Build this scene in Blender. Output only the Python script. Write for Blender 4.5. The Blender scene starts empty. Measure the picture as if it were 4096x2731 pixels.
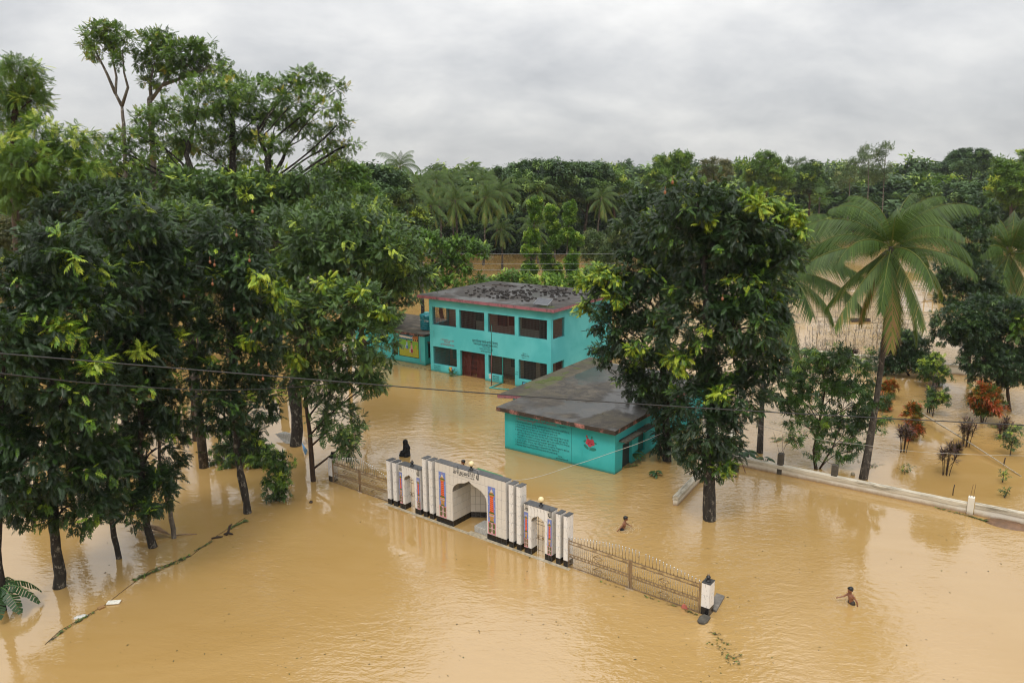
import bpy, bmesh, math, random
import numpy as np
from mathutils import Vector, Matrix

random.seed(7)
SC = bpy.context.scene
COL = SC.collection
R_ = math.radians
PI = math.pi

# ------------------------------------------------------------------ camera
FPX, CX, CY, CAMZ = 3072.0, 2048.0, 1365.5, 14.0
PITCH, ROLL = R_(12.12), R_(-0.44)
CAM_P = np.array([0.0, 0.0, CAMZ])
FW = np.array([0.0, math.cos(PITCH), -math.sin(PITCH)])
_r0 = np.array([1.0, 0.0, 0.0]); _u0 = np.cross(_r0, FW)
CR = _r0 * math.cos(ROLL) + _u0 * math.sin(ROLL)
CU = np.cross(CR, FW)
cam_data = bpy.data.cameras.new('camera')
cam_data.sensor_width = 36.0
cam_data.lens = FPX / 4096.0 * 36.0
cam_data.clip_start = 0.2
cam_data.clip_end = 9000.0
cam = bpy.data.objects.new('camera', cam_data)
COL.objects.link(cam)
cam.matrix_world = Matrix(((CR[0], CU[0], -FW[0], 0), (CR[1], CU[1], -FW[1], 0), (CR[2], CU[2], -FW[2], CAMZ), (0, 0, 0, 1)))
SC.camera = cam

# ------------------------------------------------------------------ sky and sun (overcast)
SUN_EL, SUN_AZ = 58.0, 205.0          # azimuth clockwise from +Y (the view direction)
world = bpy.data.worlds.new('World')
SC.world = world
world.use_nodes = True
wn, wl = world.node_tree.nodes, world.node_tree.links
wn.clear()
w_out = wn.new('ShaderNodeOutputWorld')
w_bg = wn.new('ShaderNodeBackground')
w_tc = wn.new('ShaderNodeTexCoord')
w_sep = wn.new('ShaderNodeSeparateXYZ')
wl.new(w_tc.outputs['Generated'], w_sep.inputs[0])
def wmath(op, a, b=None, clamp=False):
    n = wn.new('ShaderNodeMath'); n.operation = op; n.use_clamp = clamp
    for i, v in enumerate((a, b)):
        if v is None: continue
        if isinstance(v, (int, float)): n.inputs[i].default_value = v
        else: wl.new(v, n.inputs[i])
    return n.outputs[0]
zc = wmath('MAXIMUM', w_sep.outputs['Z'], 0.0)
den = wmath('ADD', zc, 0.50)
px_ = wmath('DIVIDE', w_sep.outputs['X'], den)
py_ = wmath('DIVIDE', w_sep.outputs['Y'], den)
comb = wn.new('ShaderNodeCombineXYZ')
wl.new(px_, comb.inputs[0]); wl.new(py_, comb.inputs[1])
wmap = wn.new('ShaderNodeMapping')
wmap.inputs['Rotation'].default_value = (0, 0, R_(-28))
wmap.inputs['Scale'].default_value = (1.5, 1.9, 1)
wl.new(comb.outputs[0], wmap.inputs[0])
wno = wn.new('ShaderNodeTexNoise'); wno.inputs['Scale'].default_value = 2.1
wno.inputs['Detail'].default_value = 9; wno.inputs['Roughness'].default_value = 0.56
wno.inputs['Distortion'].default_value = 0.15
wl.new(wmap.outputs[0], wno.inputs['Vector'])
wrm = wn.new('ShaderNodeMapRange')
wrm.inputs['From Min'].default_value = 0.30; wrm.inputs['From Max'].default_value = 0.70
wrm.inputs['To Min'].default_value = 0.76; wrm.inputs['To Max'].default_value = 1.16
wl.new(wno.outputs['Fac'], wrm.inputs['Value'])
# overcast sky: brighter towards the zenith, and a little towards the veiled sun
lum = wmath('ADD', wmath('MULTIPLY', zc, 1.40), 0.63)
cl = wmath('MULTIPLY', lum, wrm.outputs[0])
w_col = wn.new('ShaderNodeMix'); w_col.data_type = 'RGBA'
wfac = wn.new('ShaderNodeMapRange')
wfac.inputs['From Min'].default_value = 0.8; wfac.inputs['From Max'].default_value = 1.1
wl.new(wrm.outputs[0], wfac.inputs['Value'])
wl.new(wfac.outputs[0], w_col.inputs['Factor'])
w_col.inputs['A'].default_value = (0.955, 0.972, 1.0, 1)
w_col.inputs['B'].default_value = (1.0, 0.995, 0.98, 1)
w_mul = wn.new('ShaderNodeMix'); w_mul.data_type = 'RGBA'; w_mul.blend_type = 'MULTIPLY'
w_mul.inputs['Factor'].default_value = 1
wl.new(w_col.outputs['Result'], w_mul.inputs['A'])
w_l3 = wn.new('ShaderNodeCombineXYZ')
for i in range(3): wl.new(cl, w_l3.inputs[i])
wl.new(w_l3.outputs[0], w_mul.inputs['B'])
w_sky = wn.new('ShaderNodeTexSky'); w_sky.sky_type = 'NISHITA'; w_sky.sun_disc = False
w_sky.sun_elevation = R_(SUN_EL); w_sky.sun_rotation = R_(SUN_AZ)
w_s = wn.new('ShaderNodeMix'); w_s.data_type = 'RGBA'; w_s.blend_type = 'MULTIPLY'; w_s.inputs['Factor'].default_value = 1
wl.new(w_sky.outputs[0], w_s.inputs['A']); w_s.inputs['B'].default_value = (0.1, 0.1, 0.1, 1)
w_mix = wn.new('ShaderNodeMix'); w_mix.data_type = 'RGBA'; w_mix.inputs['Factor'].default_value = 0.93
wl.new(w_s.outputs['Result'], w_mix.inputs['A']); wl.new(w_mul.outputs['Result'], w_mix.inputs['B'])
wl.new(w_mix.outputs['Result'], w_bg.inputs['Color'])
w_bg.inputs['Strength'].default_value = 1.0
wl.new(w_bg.outputs[0], w_out.inputs['Surface'])

sun_data = bpy.data.lights.new('sun', 'SUN')
sun_data.energy = 1.5; sun_data.angle = R_(14); sun_data.color = (1.0, 0.95, 0.87)
sun = bpy.data.objects.new('sun', sun_data); COL.objects.link(sun)
sdir = Vector((math.sin(R_(SUN_AZ)) * math.cos(R_(SUN_EL)), math.cos(R_(SUN_AZ)) * math.cos(R_(SUN_EL)), math.sin(R_(SUN_EL))))
sun.rotation_euler = sdir.to_track_quat('Z', 'Y').to_euler()
sun.location = (0, -20, 60)

SC.view_settings.view_transform = 'Standard'
SC.view_settings.look = 'None'
SC.view_settings.gamma = 1.0
SC.view_settings.exposure = 0.0
SC.view_settings.use_curve_mapping = False
SC.render.engine = 'CYCLES'
SC.cycles.max_bounces = 6
SC.cycles.diffuse_bounces = 3
SC.cycles.glossy_bounces = 3
SC.cycles.transmission_bounces = 3
SC.cycles.caustics_reflective = False
SC.cycles.caustics_refractive = False
SC.cycles.use_denoising = True
SC.cycles.filter_width = 1.15

# ------------------------------------------------------------------ picture <-> place
def ray(x, y): return FW + CR * (x - CX) / FPX - CU * (y - CY) / FPX
def at(x, y, z=0.0):
    d = ray(x, y); return CAM_P + d * ((z - CAMZ) / d[2])
def atY(x, y, Y):
    d = ray(x, y); return CAM_P + d * (Y / d[1])
def proj(p):
    d = np.asarray(p, float) - CAM_P; z = d @ FW
    return CX + FPX * (d @ CR) / z, CY - FPX * (d @ CU) / z

# ------------------------------------------------------------------ objects
def tag(o, label=None, cat=None, group=None, kind=None):
    if label: o['label'] = label
    if cat: o['category'] = cat
    if group: o['group'] = group
    if kind: o['kind'] = kind
    return o
def thing(name, label, cat, loc=(0, 0, 0), rotz=0.0, group=None):
    o = bpy.data.objects.new(name, None); COL.objects.link(o)
    o.empty_display_size = 0.2
    o.location = loc; o.rotation_euler = (0, 0, rotz)
    return tag(o, label, cat, group)
def link_mesh(name, me, parent=None, loc=None):
    o = bpy.data.objects.new(name, me); COL.objects.link(o)
    if parent is not None: o.parent = parent
    if loc is not None: o.location = loc
    return o

class MB:
    """collects shapes; build() links them as ONE mesh object"""
    def __init__(self): self.v = []; self.f = []; self.mi = []; self.sm = []
    def add(self, vs, fs, mi=0, smooth=False):
        b = len(self.v)
        self.v += [tuple(map(float, p)) for p in vs]
        for f in fs:
            self.f.append([i + b for i in f]); self.mi.append(mi); self.sm.append(smooth)
        return self
    def box(self, x0, x1, y0, y1, z0, z1, mi=0):
        vs = [(x0,y0,z0),(x1,y0,z0),(x1,y1,z0),(x0,y1,z0),(x0,y0,z1),(x1,y0,z1),(x1,y1,z1),(x0,y1,z1)]
        return self.add(vs, [(0,3,2,1),(4,5,6,7),(0,1,5,4),(1,2,6,5),(2,3,7,6),(3,0,4,7)], mi)
    def prism(self, poly, z0, z1, mi=0, mi_top=None):
        n = len(poly)
        vs = [(p[0], p[1], z0) for p in poly] + [(p[0], p[1], z1) for p in poly]
        self.add(vs, [tuple(range(n - 1, -1, -1))] + [(i, (i+1) % n, n + (i+1) % n, n + i) for i in range(n)], mi)
        b = len(self.v) - n
        self.f.append(list(range(b, b + n))); self.mi.append(mi if mi_top is None else mi_top); self.sm.append(False)
        return self
    def tube(self, pts, rad, seg=8, mi=0, caps=True, smooth=True):
        pts = [np.asarray(p, float) for p in pts]; n = len(pts)
        if not hasattr(rad, '__len__'): rad = [rad] * n
        vs = []; prev = None
        for i, p in enumerate(pts):
            t = pts[min(i+1, n-1)] - pts[max(i-1, 0)]; t = t / (np.linalg.norm(t) + 1e-9)
            if prev is None:
                a = np.array([0, 0, 1.0]) if abs(t[2]) < .9 else np.array([1.0, 0, 0])
                u = np.cross(t, a)
            else: u = prev - t * (prev @ t)
            u /= np.linalg.norm(u) + 1e-9; prev = u; w = np.cross(t, u)
            for k in range(seg):
                an = 2 * PI * k / seg
                vs.append(p + rad[i] * (u * math.cos(an) + w * math.sin(an)))
        fs = [(i*seg + k, i*seg + (k+1) % seg, (i+1)*seg + (k+1) % seg, (i+1)*seg + k) for i in range(n-1) for k in range(seg)]
        self.add(vs, fs, mi, smooth)
        if caps:
            b = len(self.v) - len(vs)
            self.f.append([b + k for k in range(seg - 1, -1, -1)]); self.mi.append(mi); self.sm.append(False)
            self.f.append([b + (n-1)*seg + k for k in range(seg)]); self.mi.append(mi); self.sm.append(False)
        return self
    def lathe(self, prof, c=(0, 0, 0), seg=20, mi=0, smooth=True):
        vs = [(c[0] + r*math.cos(2*PI*k/seg), c[1] + r*math.sin(2*PI*k/seg), c[2] + z) for r, z in prof for k in range(seg)]
        n = len(prof)
        fs = [(i*seg + k, i*seg + (k+1) % seg, (i+1)*seg + (k+1) % seg, (i+1)*seg + k) for i in range(n-1) for k in range(seg)]
        self.add(vs, fs, mi, smooth)
        b = len(self.v) - len(vs)
        self.f.append([b + k for k in range(seg-1, -1, -1)]); self.mi.append(mi); self.sm.append(False)
        self.f.append([b + (n-1)*seg + k for k in range(seg)]); self.mi.append(mi); self.sm.append(False)
        return self
    def ball(self, c, r, seg=12, rings=8, mi=0, sc=(1, 1, 1)):
        vs = [(c[0], c[1], c[2] - r*sc[2])]
        for i in range(1, rings):
            th = PI * i / rings
            for k in range(seg):
                a = 2*PI*k/seg
                vs.append((c[0] + r*sc[0]*math.sin(th)*math.cos(a), c[1] + r*sc[1]*math.sin(th)*math.sin(a), c[2] - r*sc[2]*math.cos(th)))
        vs.append((c[0], c[1], c[2] + r*sc[2]))
        fs = [(0, 1 + (k+1) % seg, 1 + k) for k in range(seg)]
        for i in range(rings - 2):
            a = 1 + i*seg
            fs += [(a + k, a + (k+1) % seg, a + seg + (k+1) % seg, a + seg + k) for k in range(seg)]
        a = 1 + (rings-2)*seg; t = len(vs) - 1
        fs += [(a + k, a + (k+1) % seg, t) for k in range(seg)]
        return self.add(vs, fs, mi, True)
    def mesh(self, name, mats):
        me = bpy.data.meshes.new(name)
        me.from_pydata(self.v, [], self.f)
        for m in (mats if isinstance(mats, (list, tuple)) else [mats]): me.materials.append(m)
        me.polygons.foreach_set('material_index', self.mi)
        me.polygons.foreach_set('use_smooth', self.sm)
        me.update()
        return me
    def build(self, name, mats, parent=None, loc=None, bevel=0.0):
        o = link_mesh(name, self.mesh(name, mats), parent, loc)
        if bevel:
            m = o.modifiers.new('bevel', 'BEVEL'); m.width = bevel; m.segments = 1; m.limit_method = 'ANGLE'
        return o

# ------------------------------------------------------------------ materials
class NT:
    def __init__(self, name):
        self.m = bpy.data.materials.new(name); self.m.use_nodes = True
        self.n = self.m.node_tree.nodes; self.l = self.m.node_tree.links
        self.b = self.n['Principled BSDF']; self.out = self.n['Material Output']
        self.tc = None
    def coord(self, which='Object', scale=(1, 1, 1), rot=(0, 0, 0)):
        if self.tc is None: self.tc = self.n.new('ShaderNodeTexCoord')
        mp = self.n.new('ShaderNodeMapping'); mp.inputs['Scale'].default_value = scale; mp.inputs['Rotation'].default_value = rot
        self.l.new(self.tc.outputs[which], mp.inputs[0]); return mp.outputs[0]
    def geo(self, scale=(1, 1, 1), rot=(0, 0, 0)):
        g = self.n.new('ShaderNodeNewGeometry')
        mp = self.n.new('ShaderNodeMapping'); mp.inputs['Scale'].default_value = scale; mp.inputs['Rotation'].default_value = rot
        self.l.new(g.outputs['Position'], mp.inputs[0]); return mp.outputs[0]
    def noise(self, vec, scale, detail=4, rough=.55, dist=0.0):
        t = self.n.new('ShaderNodeTexNoise'); t.inputs['Scale'].default_value = scale; t.inputs['Detail'].default_value = detail
        t.inputs['Roughness'].default_value = rough; t.inputs['Distortion'].default_value = dist
        self.l.new(vec, t.inputs['Vector']); return t.outputs['Fac']
    def ramp(self, fac, stops, interp='LINEAR'):
        r = self.n.new('ShaderNodeValToRGB'); e = r.color_ramp.elements; r.color_ramp.interpolation = interp
        while len(e) < len(stops): e.new(0.5)
        for i, (p, c) in enumerate(stops):
            e[i].position = p; e[i].color = (c, c, c, 1) if isinstance(c, (int, float)) else (*c, 1)
        self.l.new(fac, r.inputs[0]); return r.outputs[0]
    def mix(self, fac, a, b, mode='MIX'):
        m = self.n.new('ShaderNodeMix'); m.data_type = 'RGBA'; m.blend_type = mode
        for k, v in (('Factor', fac), ('A', a), ('B', b)):
            if isinstance(v, (int, float)) and k == 'Factor': m.inputs[k].default_value = v
            elif isinstance(v, (tuple, list)): m.inputs[k].default_value = (*v[:3], 1)
            else: self.l.new(v, m.inputs[k])
        return m.outputs['Result']
    def math(self, op, a, b=0.0, clamp=False):
        m = self.n.new('ShaderNodeMath'); m.operation = op; m.use_clamp = clamp
        for i, v in enumerate((a, b)):
            if isinstance(v, (int, float)): m.inputs[i].default_value = v
            else: self.l.new(v, m.inputs[i])
        return m.outputs[0]
    def set(self, **k):
        for key, v in k.items():
            key = {'color': 'Base Color', 'rough': 'Roughness', 'metal': 'Metallic', 'ior': 'IOR', 'spec': 'Specular IOR Level', 'normal': 'Normal'}.get(key, key)
            i = self.b.inputs[key]
            if isinstance(v, (int, float)): i.default_value = v
            elif isinstance(v, (tuple, list)): i.default_value = (*v[:3], 1)
            else: self.l.new(v, i)
        return self
    def bump(self, h, strength=.3, dist=.02, normal=None):
        b = self.n.new('ShaderNodeBump'); b.inputs['Distance'].default_value = dist
        if isinstance(strength, (int, float)): b.inputs['Strength'].default_value = strength
        else: self.l.new(strength, b.inputs['Strength'])
        self.l.new(h, b.inputs['Height'])
        if normal is not None: self.l.new(normal, b.inputs['Normal'])
        return b.outputs[0]
def plain(name, c, rough=.6, var=.25, scale=6.0, metal=0.0, bump=0.0):
    t = NT(name); co = t.coord('Object')
    n = t.noise(co, scale, 5)
    lo = tuple(x * (1 - var) for x in c); hi = tuple(min(1, x * (1 + var)) for x in c)
    t.set(color=t.ramp(n, [(.3, lo), (.7, hi)]), rough=rough, metal=metal)
    if bump: t.set(normal=t.bump(t.noise(co, scale * 5, 4), bump, .01))
    return t.m

M = {}
def build_materials():
    # ---- flood water
    t = NT('flood_water')
    g = t.geo()
    big = t.noise(g, .045, 3, .5, .4)
    mud = t.noise(t.geo((.55, 1.5, 1), (0, 0, .6)), .30, 7, .65, 1.2)
    base = t.ramp(big, [(.3, (.375, .230, .076)), (.7, (.430, .270, .096))])
    base = t.mix(t.ramp(mud, [(.35, 0.0), (.75, .35)]), base, (.50, .335, .145))
    # ripple trains: broad calm areas, patches of wind ripples, long slow swells
    patch = t.ramp(t.noise(t.geo((1, .7, 1), (0, 0, .4)), .085, 2, .5, .5), [(.41, 0.05), (.58, 1.0)])
    r1 = t.noise(t.geo((1.0, 2.1, 1), (0, 0, .45)), 1.5, 3, .5, .45)
    r2 = t.noise(t.geo((1.0, 1.9, 1), (0, 0, .2)), 4.6, 2, .55, .6)
    r3 = t.noise(t.geo((1, 1.3, 1)), .42, 2, .5, .2)
    hsum = t.math('ADD', t.math('MULTIPLY', r1, .36), t.math('MULTIPLY', r2, .17))
    # sheltered water among the trees on the left lies calmer
    gp = t.n.new('ShaderNodeNewGeometry'); sx = t.n.new('ShaderNodeSeparateXYZ'); t.l.new(gp.outputs['Position'], sx.inputs[0])
    sh = t.n.new('ShaderNodeMapRange'); sh.inputs['From Min'].default_value = -10.5; sh.inputs['From Max'].default_value = -3.5; sh.inputs['To Min'].default_value = .14; sh.inputs['To Max'].default_value = 1.0
    t.l.new(t.math('ADD', sx.outputs['X'], t.math('MULTIPLY', big, 3.0)), sh.inputs['Value'])
    hsum = t.math('MULTIPLY', t.math('MULTIPLY', hsum, patch), sh.outputs[0])
    hsum = t.math('ADD', hsum, t.math('MULTIPLY', r3, .05))
    # ring ripples about the people wading
    for (cx, cy, wl_, amp, reach) in WAKES:
        vm = t.n.new('ShaderNodeVectorMath'); vm.operation = 'DISTANCE'
        gg = t.n.new('ShaderNodeNewGeometry'); t.l.new(gg.outputs['Position'], vm.inputs[0]); vm.inputs[1].default_value = (cx, cy, 0)
        d = vm.outputs['Value']
        s = t.math('SINE', t.math('ADD', t.math('MULTIPLY', d, 2*PI/wl_), t.math('MULTIPLY', r1, 5.0)))
        fall = t.math('SUBTRACT', 1.0, t.math('DIVIDE', d, reach), True)
        hsum = t.math('ADD', hsum, t.math('MULTIPLY', t.math('MULTIPLY', s, fall), amp))
    t.set(color=base, rough=.010, ior=1.95, normal=t.bump(hsum, 1.0, .13))
    M['water'] = t.m
    # ---- foliage: 'tint' is the age of each spray of leaves (0 old and dark ... 1 fresh flush)
    def leaf(name, stops, rough=.42, trans=.22, spec=.5):
        t = NT(name)
        a = t.n.new('ShaderNodeAttribute'); a.attribute_name = 'tint'
        c = t.ramp(a.outputs['Fac'], stops)
        t.set(color=c, rough=rough, spec=spec)
        tr = t.n.new('ShaderNodeBsdfTranslucent'); t.l.new(t.mix(.5, c, (.20, .34, .03)), tr.inputs['Color'])
        mx = t.n.new('ShaderNodeMixShader'); mx.inputs[0].default_value = trans
        t.l.new(t.b.outputs[0], mx.inputs[1]); t.l.new(tr.outputs[0], mx.inputs[2]); t.l.new(mx.outputs[0], t.out.inputs[0])
        M[name] = t.m
    leaf('leaf_mahogany', [(0, (0.008, 0.019, 0.006)), (.5, (0.018, 0.043, 0.012)), (.78, (0.035, 0.083, 0.013)), (.88, (0.117, 0.235, 0.014)), (1, (0.391, 0.468, 0.034))], .42, .13, .36)
    leaf('leaf_mid', [(0, (0.026, 0.054, 0.015)), (.5, (0.060, 0.124, 0.023)), (.8, (0.116, 0.202, 0.030)), (1, (0.450, 0.554, 0.054))], .48, .18)
    leaf('leaf_light', [(0, (0.050, 0.101, 0.013)), (.5, (0.109, 0.211, 0.020)), (.8, (0.194, 0.312, 0.032)), (1, (0.506, 0.562, 0.068))], .5, .26)
    leaf('leaf_albizia', [(0, (0.038, 0.083, 0.014)), (.5, (0.115, 0.215, 0.026)), (.8, (0.219, 0.341, 0.036)), (1, (0.547, 0.415, 0.050))], .5, .22)
    leaf('leaf_far', [(0, (0.024, 0.053, 0.020)), (.5, (0.052, 0.109, 0.029)), (.8, (0.091, 0.166, 0.040)), (1, (0.198, 0.302, 0.061))], .6, .12)
    leaf('leaf_pale', [(0, (.05, .085, .030)), (.5, (.10, .150, .052)), (.8, (.16, .21, .075)), (1, (.28, .30, .11))], .55, .22)
    leaf('leaf_olive', [(0, (.05, .055, .018)), (.5, (.10, .100, .028)), (.8, (.16, .140, .04)), (1, (.24, .19, .05))], .55, .18)
    leaf('leaf_palm', [(0, (0.020, 0.042, 0.013)), (.5, (0.058, 0.110, 0.020)), (.8, (0.10, 0.165, 0.030)), (.9, (0.237, 0.213, 0.050)), (1, (0.275, 0.163, 0.075))], .52, .20, .3)
    leaf('leaf_fresh', [(0, (0.042, 0.098, 0.014)), (.5, (0.102, 0.218, 0.022)), (.8, (0.186, 0.345, 0.035)), (1, (0.432, 0.552, 0.070))], .5, .28)
    leaf('leaf_evergreen', [(0, (.012, .030, .012)), (.5, (.028, .064, .020)), (.8, (.055, .110, .028)), (1, (.12, .2, .04))], .42, .15)
    leaf('leaf_mango', [(0, (.020, .046, .014)), (.5, (.050, .112, .022)), (.8, (.11, .21, .03)), (1, (.26, .38, .05))], .38, .2)
    leaf('leaf_croton', [(0, (.03, .06, .012)), (.36, (.075, .12, .015)), (.52, (.30, .13, .02)), (.72, (.48, .06, .022)), (1, (.58, .36, .05))], .45, .2)
    leaf('leaf_cordyline', [(0, (.025, .013, .012)), (.5, (.062, .026, .020)), (.8, (.12, .042, .026)), (1, (.20, .10, .04))], .45, .12)
    leaf('leaf_banana', [(0, (.012, .040, .016)), (.5, (.030, .085, .025)), (1, (.08, .17, .03))], .4, .25)
    leaf('weed', [(0, (.022, .020, .010)), (.5, (.060, .055, .022)), (.85, (.085, .12, .022)), (1, (.16, .24, .03))], .6, .1)
    leaf('dry_vine', [(0, (.04, .028, .016)), (.5, (.095, .066, .036)), (1, (.18, .13, .07))], .7, .1)
    # ---- bark
    def bark(name, c0, c1, lich, amt):
        t = NT(name); co = t.coord('Object', (1, 1, .35))
        n = t.noise(co, 9, 6, .65)
        c = t.ramp(n, [(.35, c0), (.65, c1)])
        l = t.ramp(t.noise(t.coord('Object', (1, 1, .7)), 5.5, 7, .75), [(amt, 0.0), (amt + .07, 1.0)])
        t.set(color=t.mix(l, c, lich), rough=.85, normal=t.bump(n, .6, .03)); M[name] = t.m
    bark('bark_dark', (.010, .008, .006), (.034, .027, .020), (.20, .18, .145), .545)
    bark('bark_brown', (.025, .015, .009), (.070, .042, .024), (.20, .17, .13), .64)
    bark('bark_pale', (.06, .05, .04), (.16, .135, .105), (.34, .32, .27), .56)
    bark('bark_palm', (.020, .016, .012), (.070, .056, .042), (.18, .155, .125), .54)
    # ---- painted walls
    def paint(name, c, c2, dirt, low):
        t = NT(name); co = t.coord('Object')
        n = t.noise(t.coord('Object', (1, 1, 1)), .55, 4, .5, .3)
        col = t.mix(t.ramp(n, [(.42, 0.0), (.60, 1.0)]), c, c2)
        sp = t.n.new('ShaderNodeSeparateXYZ'); t.l.new(co, sp.inputs[0])
        h = t.math('ADD', sp.outputs['Z'], t.math('MULTIPLY', t.math('SUBTRACT', t.noise(co, 2.2, 5, .6), .5), .5))
        lowm = t.ramp(h, [(0.0, 1.0), (low, 0.0)])
        col = t.mix(t.math('MULTIPLY', lowm, .6), col, dirt)
        tide = t.ramp(t.math('ADD', sp.outputs['Z'], t.math('MULTIPLY', t.noise(co, 5, 5, .7), .16)), [(.10, .75), (.24, 0.0)])
        col = t.mix(tide, col, (dirt[0]*.55 + .03, dirt[1]*.42, dirt[2]*.32))
        st = t.ramp(t.noise(t.coord('Object', (2.2, 2.2, .25)), 2.2, 6, .7), [(.62, 0.0), (.80, .45)])
        col = t.mix(st, col, (dirt[0]*.5, dirt[1]*.55, dirt[2]*.5))
        t.set(color=col, rough=.7, normal=t.bump(t.noise(co, 26, 4), .08, .01)); M[name] = t.m
    paint('teal_front', (.075, .475, .50), (.115, .55, .575), (.045, .37, .36), .5)
    paint('teal_low', (.018, .395, .410), (.050, .47, .48), (.016, .31, .29), .6)
    paint('teal_annex', (.060, .470, .45), (.10, .54, .53), (.04, .34, .30), .45)
    paint('cream_wall', (.40, .37, .29), (.34, .31, .24), (.20, .17, .11), .5)
    paint('white_wash', (.68, .64, .55), (.73, .69, .60), (.42, .34, .20), .22)
    t = NT('pink_fascia'); co = t.coord('Object')
    st = t.ramp(t.noise(t.coord('Object', (3, 3, 1)), 1.6, 7, .72), [(.50, 0.0), (.66, 1.0)])
    t.set(color=t.mix(st, (.34, .125, .150), (.08, .055, .05)), rough=.75); M['pink'] = t.m
    t = NT('pink_fascia_worn'); co = t.coord('Object')
    st = t.ramp(t.noise(t.coord('Object', (1.4, 1.4, 1)), 1.5, 7, .72), [(.36, 0.0), (.52, 1.0)])
    t.set(color=t.mix(st, (.52, .22, .18), (.045, .032, .022)), rough=.8); M['pink_worn'] = t.m
    # ---- wet concrete roofs
    def roof(name, c0, c1, moss, wet0, wet1, mossamt):
        t = NT(name); co = t.coord('Object')
        n = t.noise(co, 1.3, 9, .72, .5)
        col = t.ramp(n, [(.34, tuple(x*.55 for x in c0)), (.48, c0), (.62, c1)])
        m = t.ramp(t.noise(co, .35, 4, .6, .6), [(mossamt, 0.0), (mossamt + .12, 1.0)])
        col = t.mix(m, col, moss)
        pale = t.ramp(t.noise(co, 1.7, 8, .75, .5), [(.62, 0.0), (.70, .55)])
        col = t.mix(pale, col, tuple(min(1, x*2.4) for x in c1))
        gr = t.ramp(t.noise(t.coord('Object', (.5, 2.2, 1), (0, 0, .5)), 1.1, 8, .75, .8), [(.50, 0.0), (.66, .75)])
        col = t.mix(gr, col, (.022, .019, .014))
        w = t.ramp(t.noise(co, .33, 5, .55, .35), [(wet0, 1.0), (wet1, 0.0)])
        col = t.mix(t.math('MULTIPLY', w, .5), col, (.035, .033, .032))
        fl = t.ramp(t.noise(co, 24, 2, .5), [(.70, 0.0), (.74, .7)])
        col = t.mix(fl, col, (.34, .28, .15))
        rr = t.math('SUBTRACT', .75, t.math('MULTIPLY', w, .46))
        t.set(color=col, rough=rr, ior=1.5, normal=t.bump(t.noise(co, 14, 5, .6), t.math('SUBTRACT', .22, t.math('MULTIPLY', w, .20)), .01)); M[name] = t.m
    roof('roof_upper', (.022, .017, .013), (.052, .040, .030), (.044, .034, .024), .40, .50, .62)
    roof('roof_low', (.048, .040, .031), (.100, .083, .060), (.080, .066, .040), .45, .53, .58)
    roof('roof_veranda', (.060, .050, .030), (.105, .085, .052), (.070, .075, .022), .30, .36, .55)
    roof('roof_annex', (.085, .068, .048), (.13, .105, .072), (.080, .080, .034), .30, .36, .60)
    t = NT('roof_moss'); co = t.coord('Object'); t.set(color=t.ramp(t.noise(co, 9, 6, .7), [(.3, (.045, .055, .012)), (.7, (.085, .115, .016))]), rough=.9, normal=t.bump(t.noise(co, 40, 4), .8, .02)); M['moss'] = t.m
    # ---- wall tiles
    def tile(name, crack, c=(.77, .755, .73)):
        t = NT(name); co = t.coord('Object')
        if crack:
            wv = t.n.new('ShaderNodeTexWave'); wv.wave_type = 'BANDS'; wv.bands_direction = 'X'
            wv.inputs['Scale'].default_value = 1.9; wv.inputs['Distortion'].default_value = 3.2; wv.inputs['Detail'].default_value = 2; wv.inputs['Detail Scale'].default_value = 1.2
            t.l.new(t.coord('Object', (1, 1, .55), (0, R_(24), R_(20))), wv.inputs['Vector'])
            k = t.ramp(wv.outputs['Fac'], [(0.0, 1.0), (.05, 0.0)])
            gate = t.ramp(t.noise(co, 7, 2), [(.46, 0.0), (.54, 1.0)])
            col = t.mix(t.math('MULTIPLY', k, gate), c, (.40, .385, .37))
        else:
            col = t.ramp(t.noise(co, 3, 6, .6), [(.3, tuple(x*.93 for x in c)), (.7, c)])
        oi = t.n.new('ShaderNodeObjectInfo')
        col = t.mix(t.math('MULTIPLY', oi.outputs['Random'], .10), col, (.55, .50, .42))
        t.set(color=col, rough=.22); M[name] = t.m
    tile('tile_veined', True); tile('tile_plain', False, (.70, .665, .605)); 
    t = NT('tile_black'); co = t.coord('Object'); t.set(color=t.ramp(t.noise(co, 8, 5), [(.3, (.006, .006, .007)), (.7, (.016, .015, .015))]), rough=.18); M['tile_black'] = t.m
    M['grout'] = plain('grout', (.26, .245, .22), .85)
    t = NT('granite_cap'); co = t.coord('Object')
    col = t.ramp(t.noise(co, 3.2, 7, .7), [(.35, (.035, .035, .037)), (.6, (.065, .064, .062)), (.75, (.11, .085, .055))])
    fl = t.ramp(t.noise(co, 30, 2), [(.69, 0.0), (.72, 1.0)])
    t.set(color=t.mix(fl, col, (.30, .29, .26)), rough=.42); M['cap'] = t.m
    M['ledge'] = plain('wet_ledge', (.42, .36, .26), .35, .35, 7)
    M['step'] = plain('terrazzo_step', (.40, .39, .36), .4, .35, 22)
    M['steel'] = plain('stainless_steel', (.44, .38, .30), .28, .25, 3, 1.0)
    M['steel_ball'] = plain('polished_steel', (.66, .64, .62), .16, .08, 3, 1.0)
    M['brass'] = plain('weathered_frame', (.30, .21, .125), .40, .3, 4, .5)
    M['globe'] = plain('globe_plastic', (.78, .64, .36), .3, .05, 3)
    M['black'] = plain('black_metal', (.012, .012, .013), .4, .3, 8)
    M['green_sheet'] = plain('green_roof_sheet', (.045, .20, .065), .5, .2, 5)
    M['concrete'] = plain('grey_concrete', (.15, .135, .115), .85, .35, 5, 0, .4)
    M['concrete_dark'] = plain('mossy_concrete', (.075, .066, .050), .9, .4, 6, 0, .5)
    t = NT('coping_top'); co = t.coord('Object')
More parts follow.
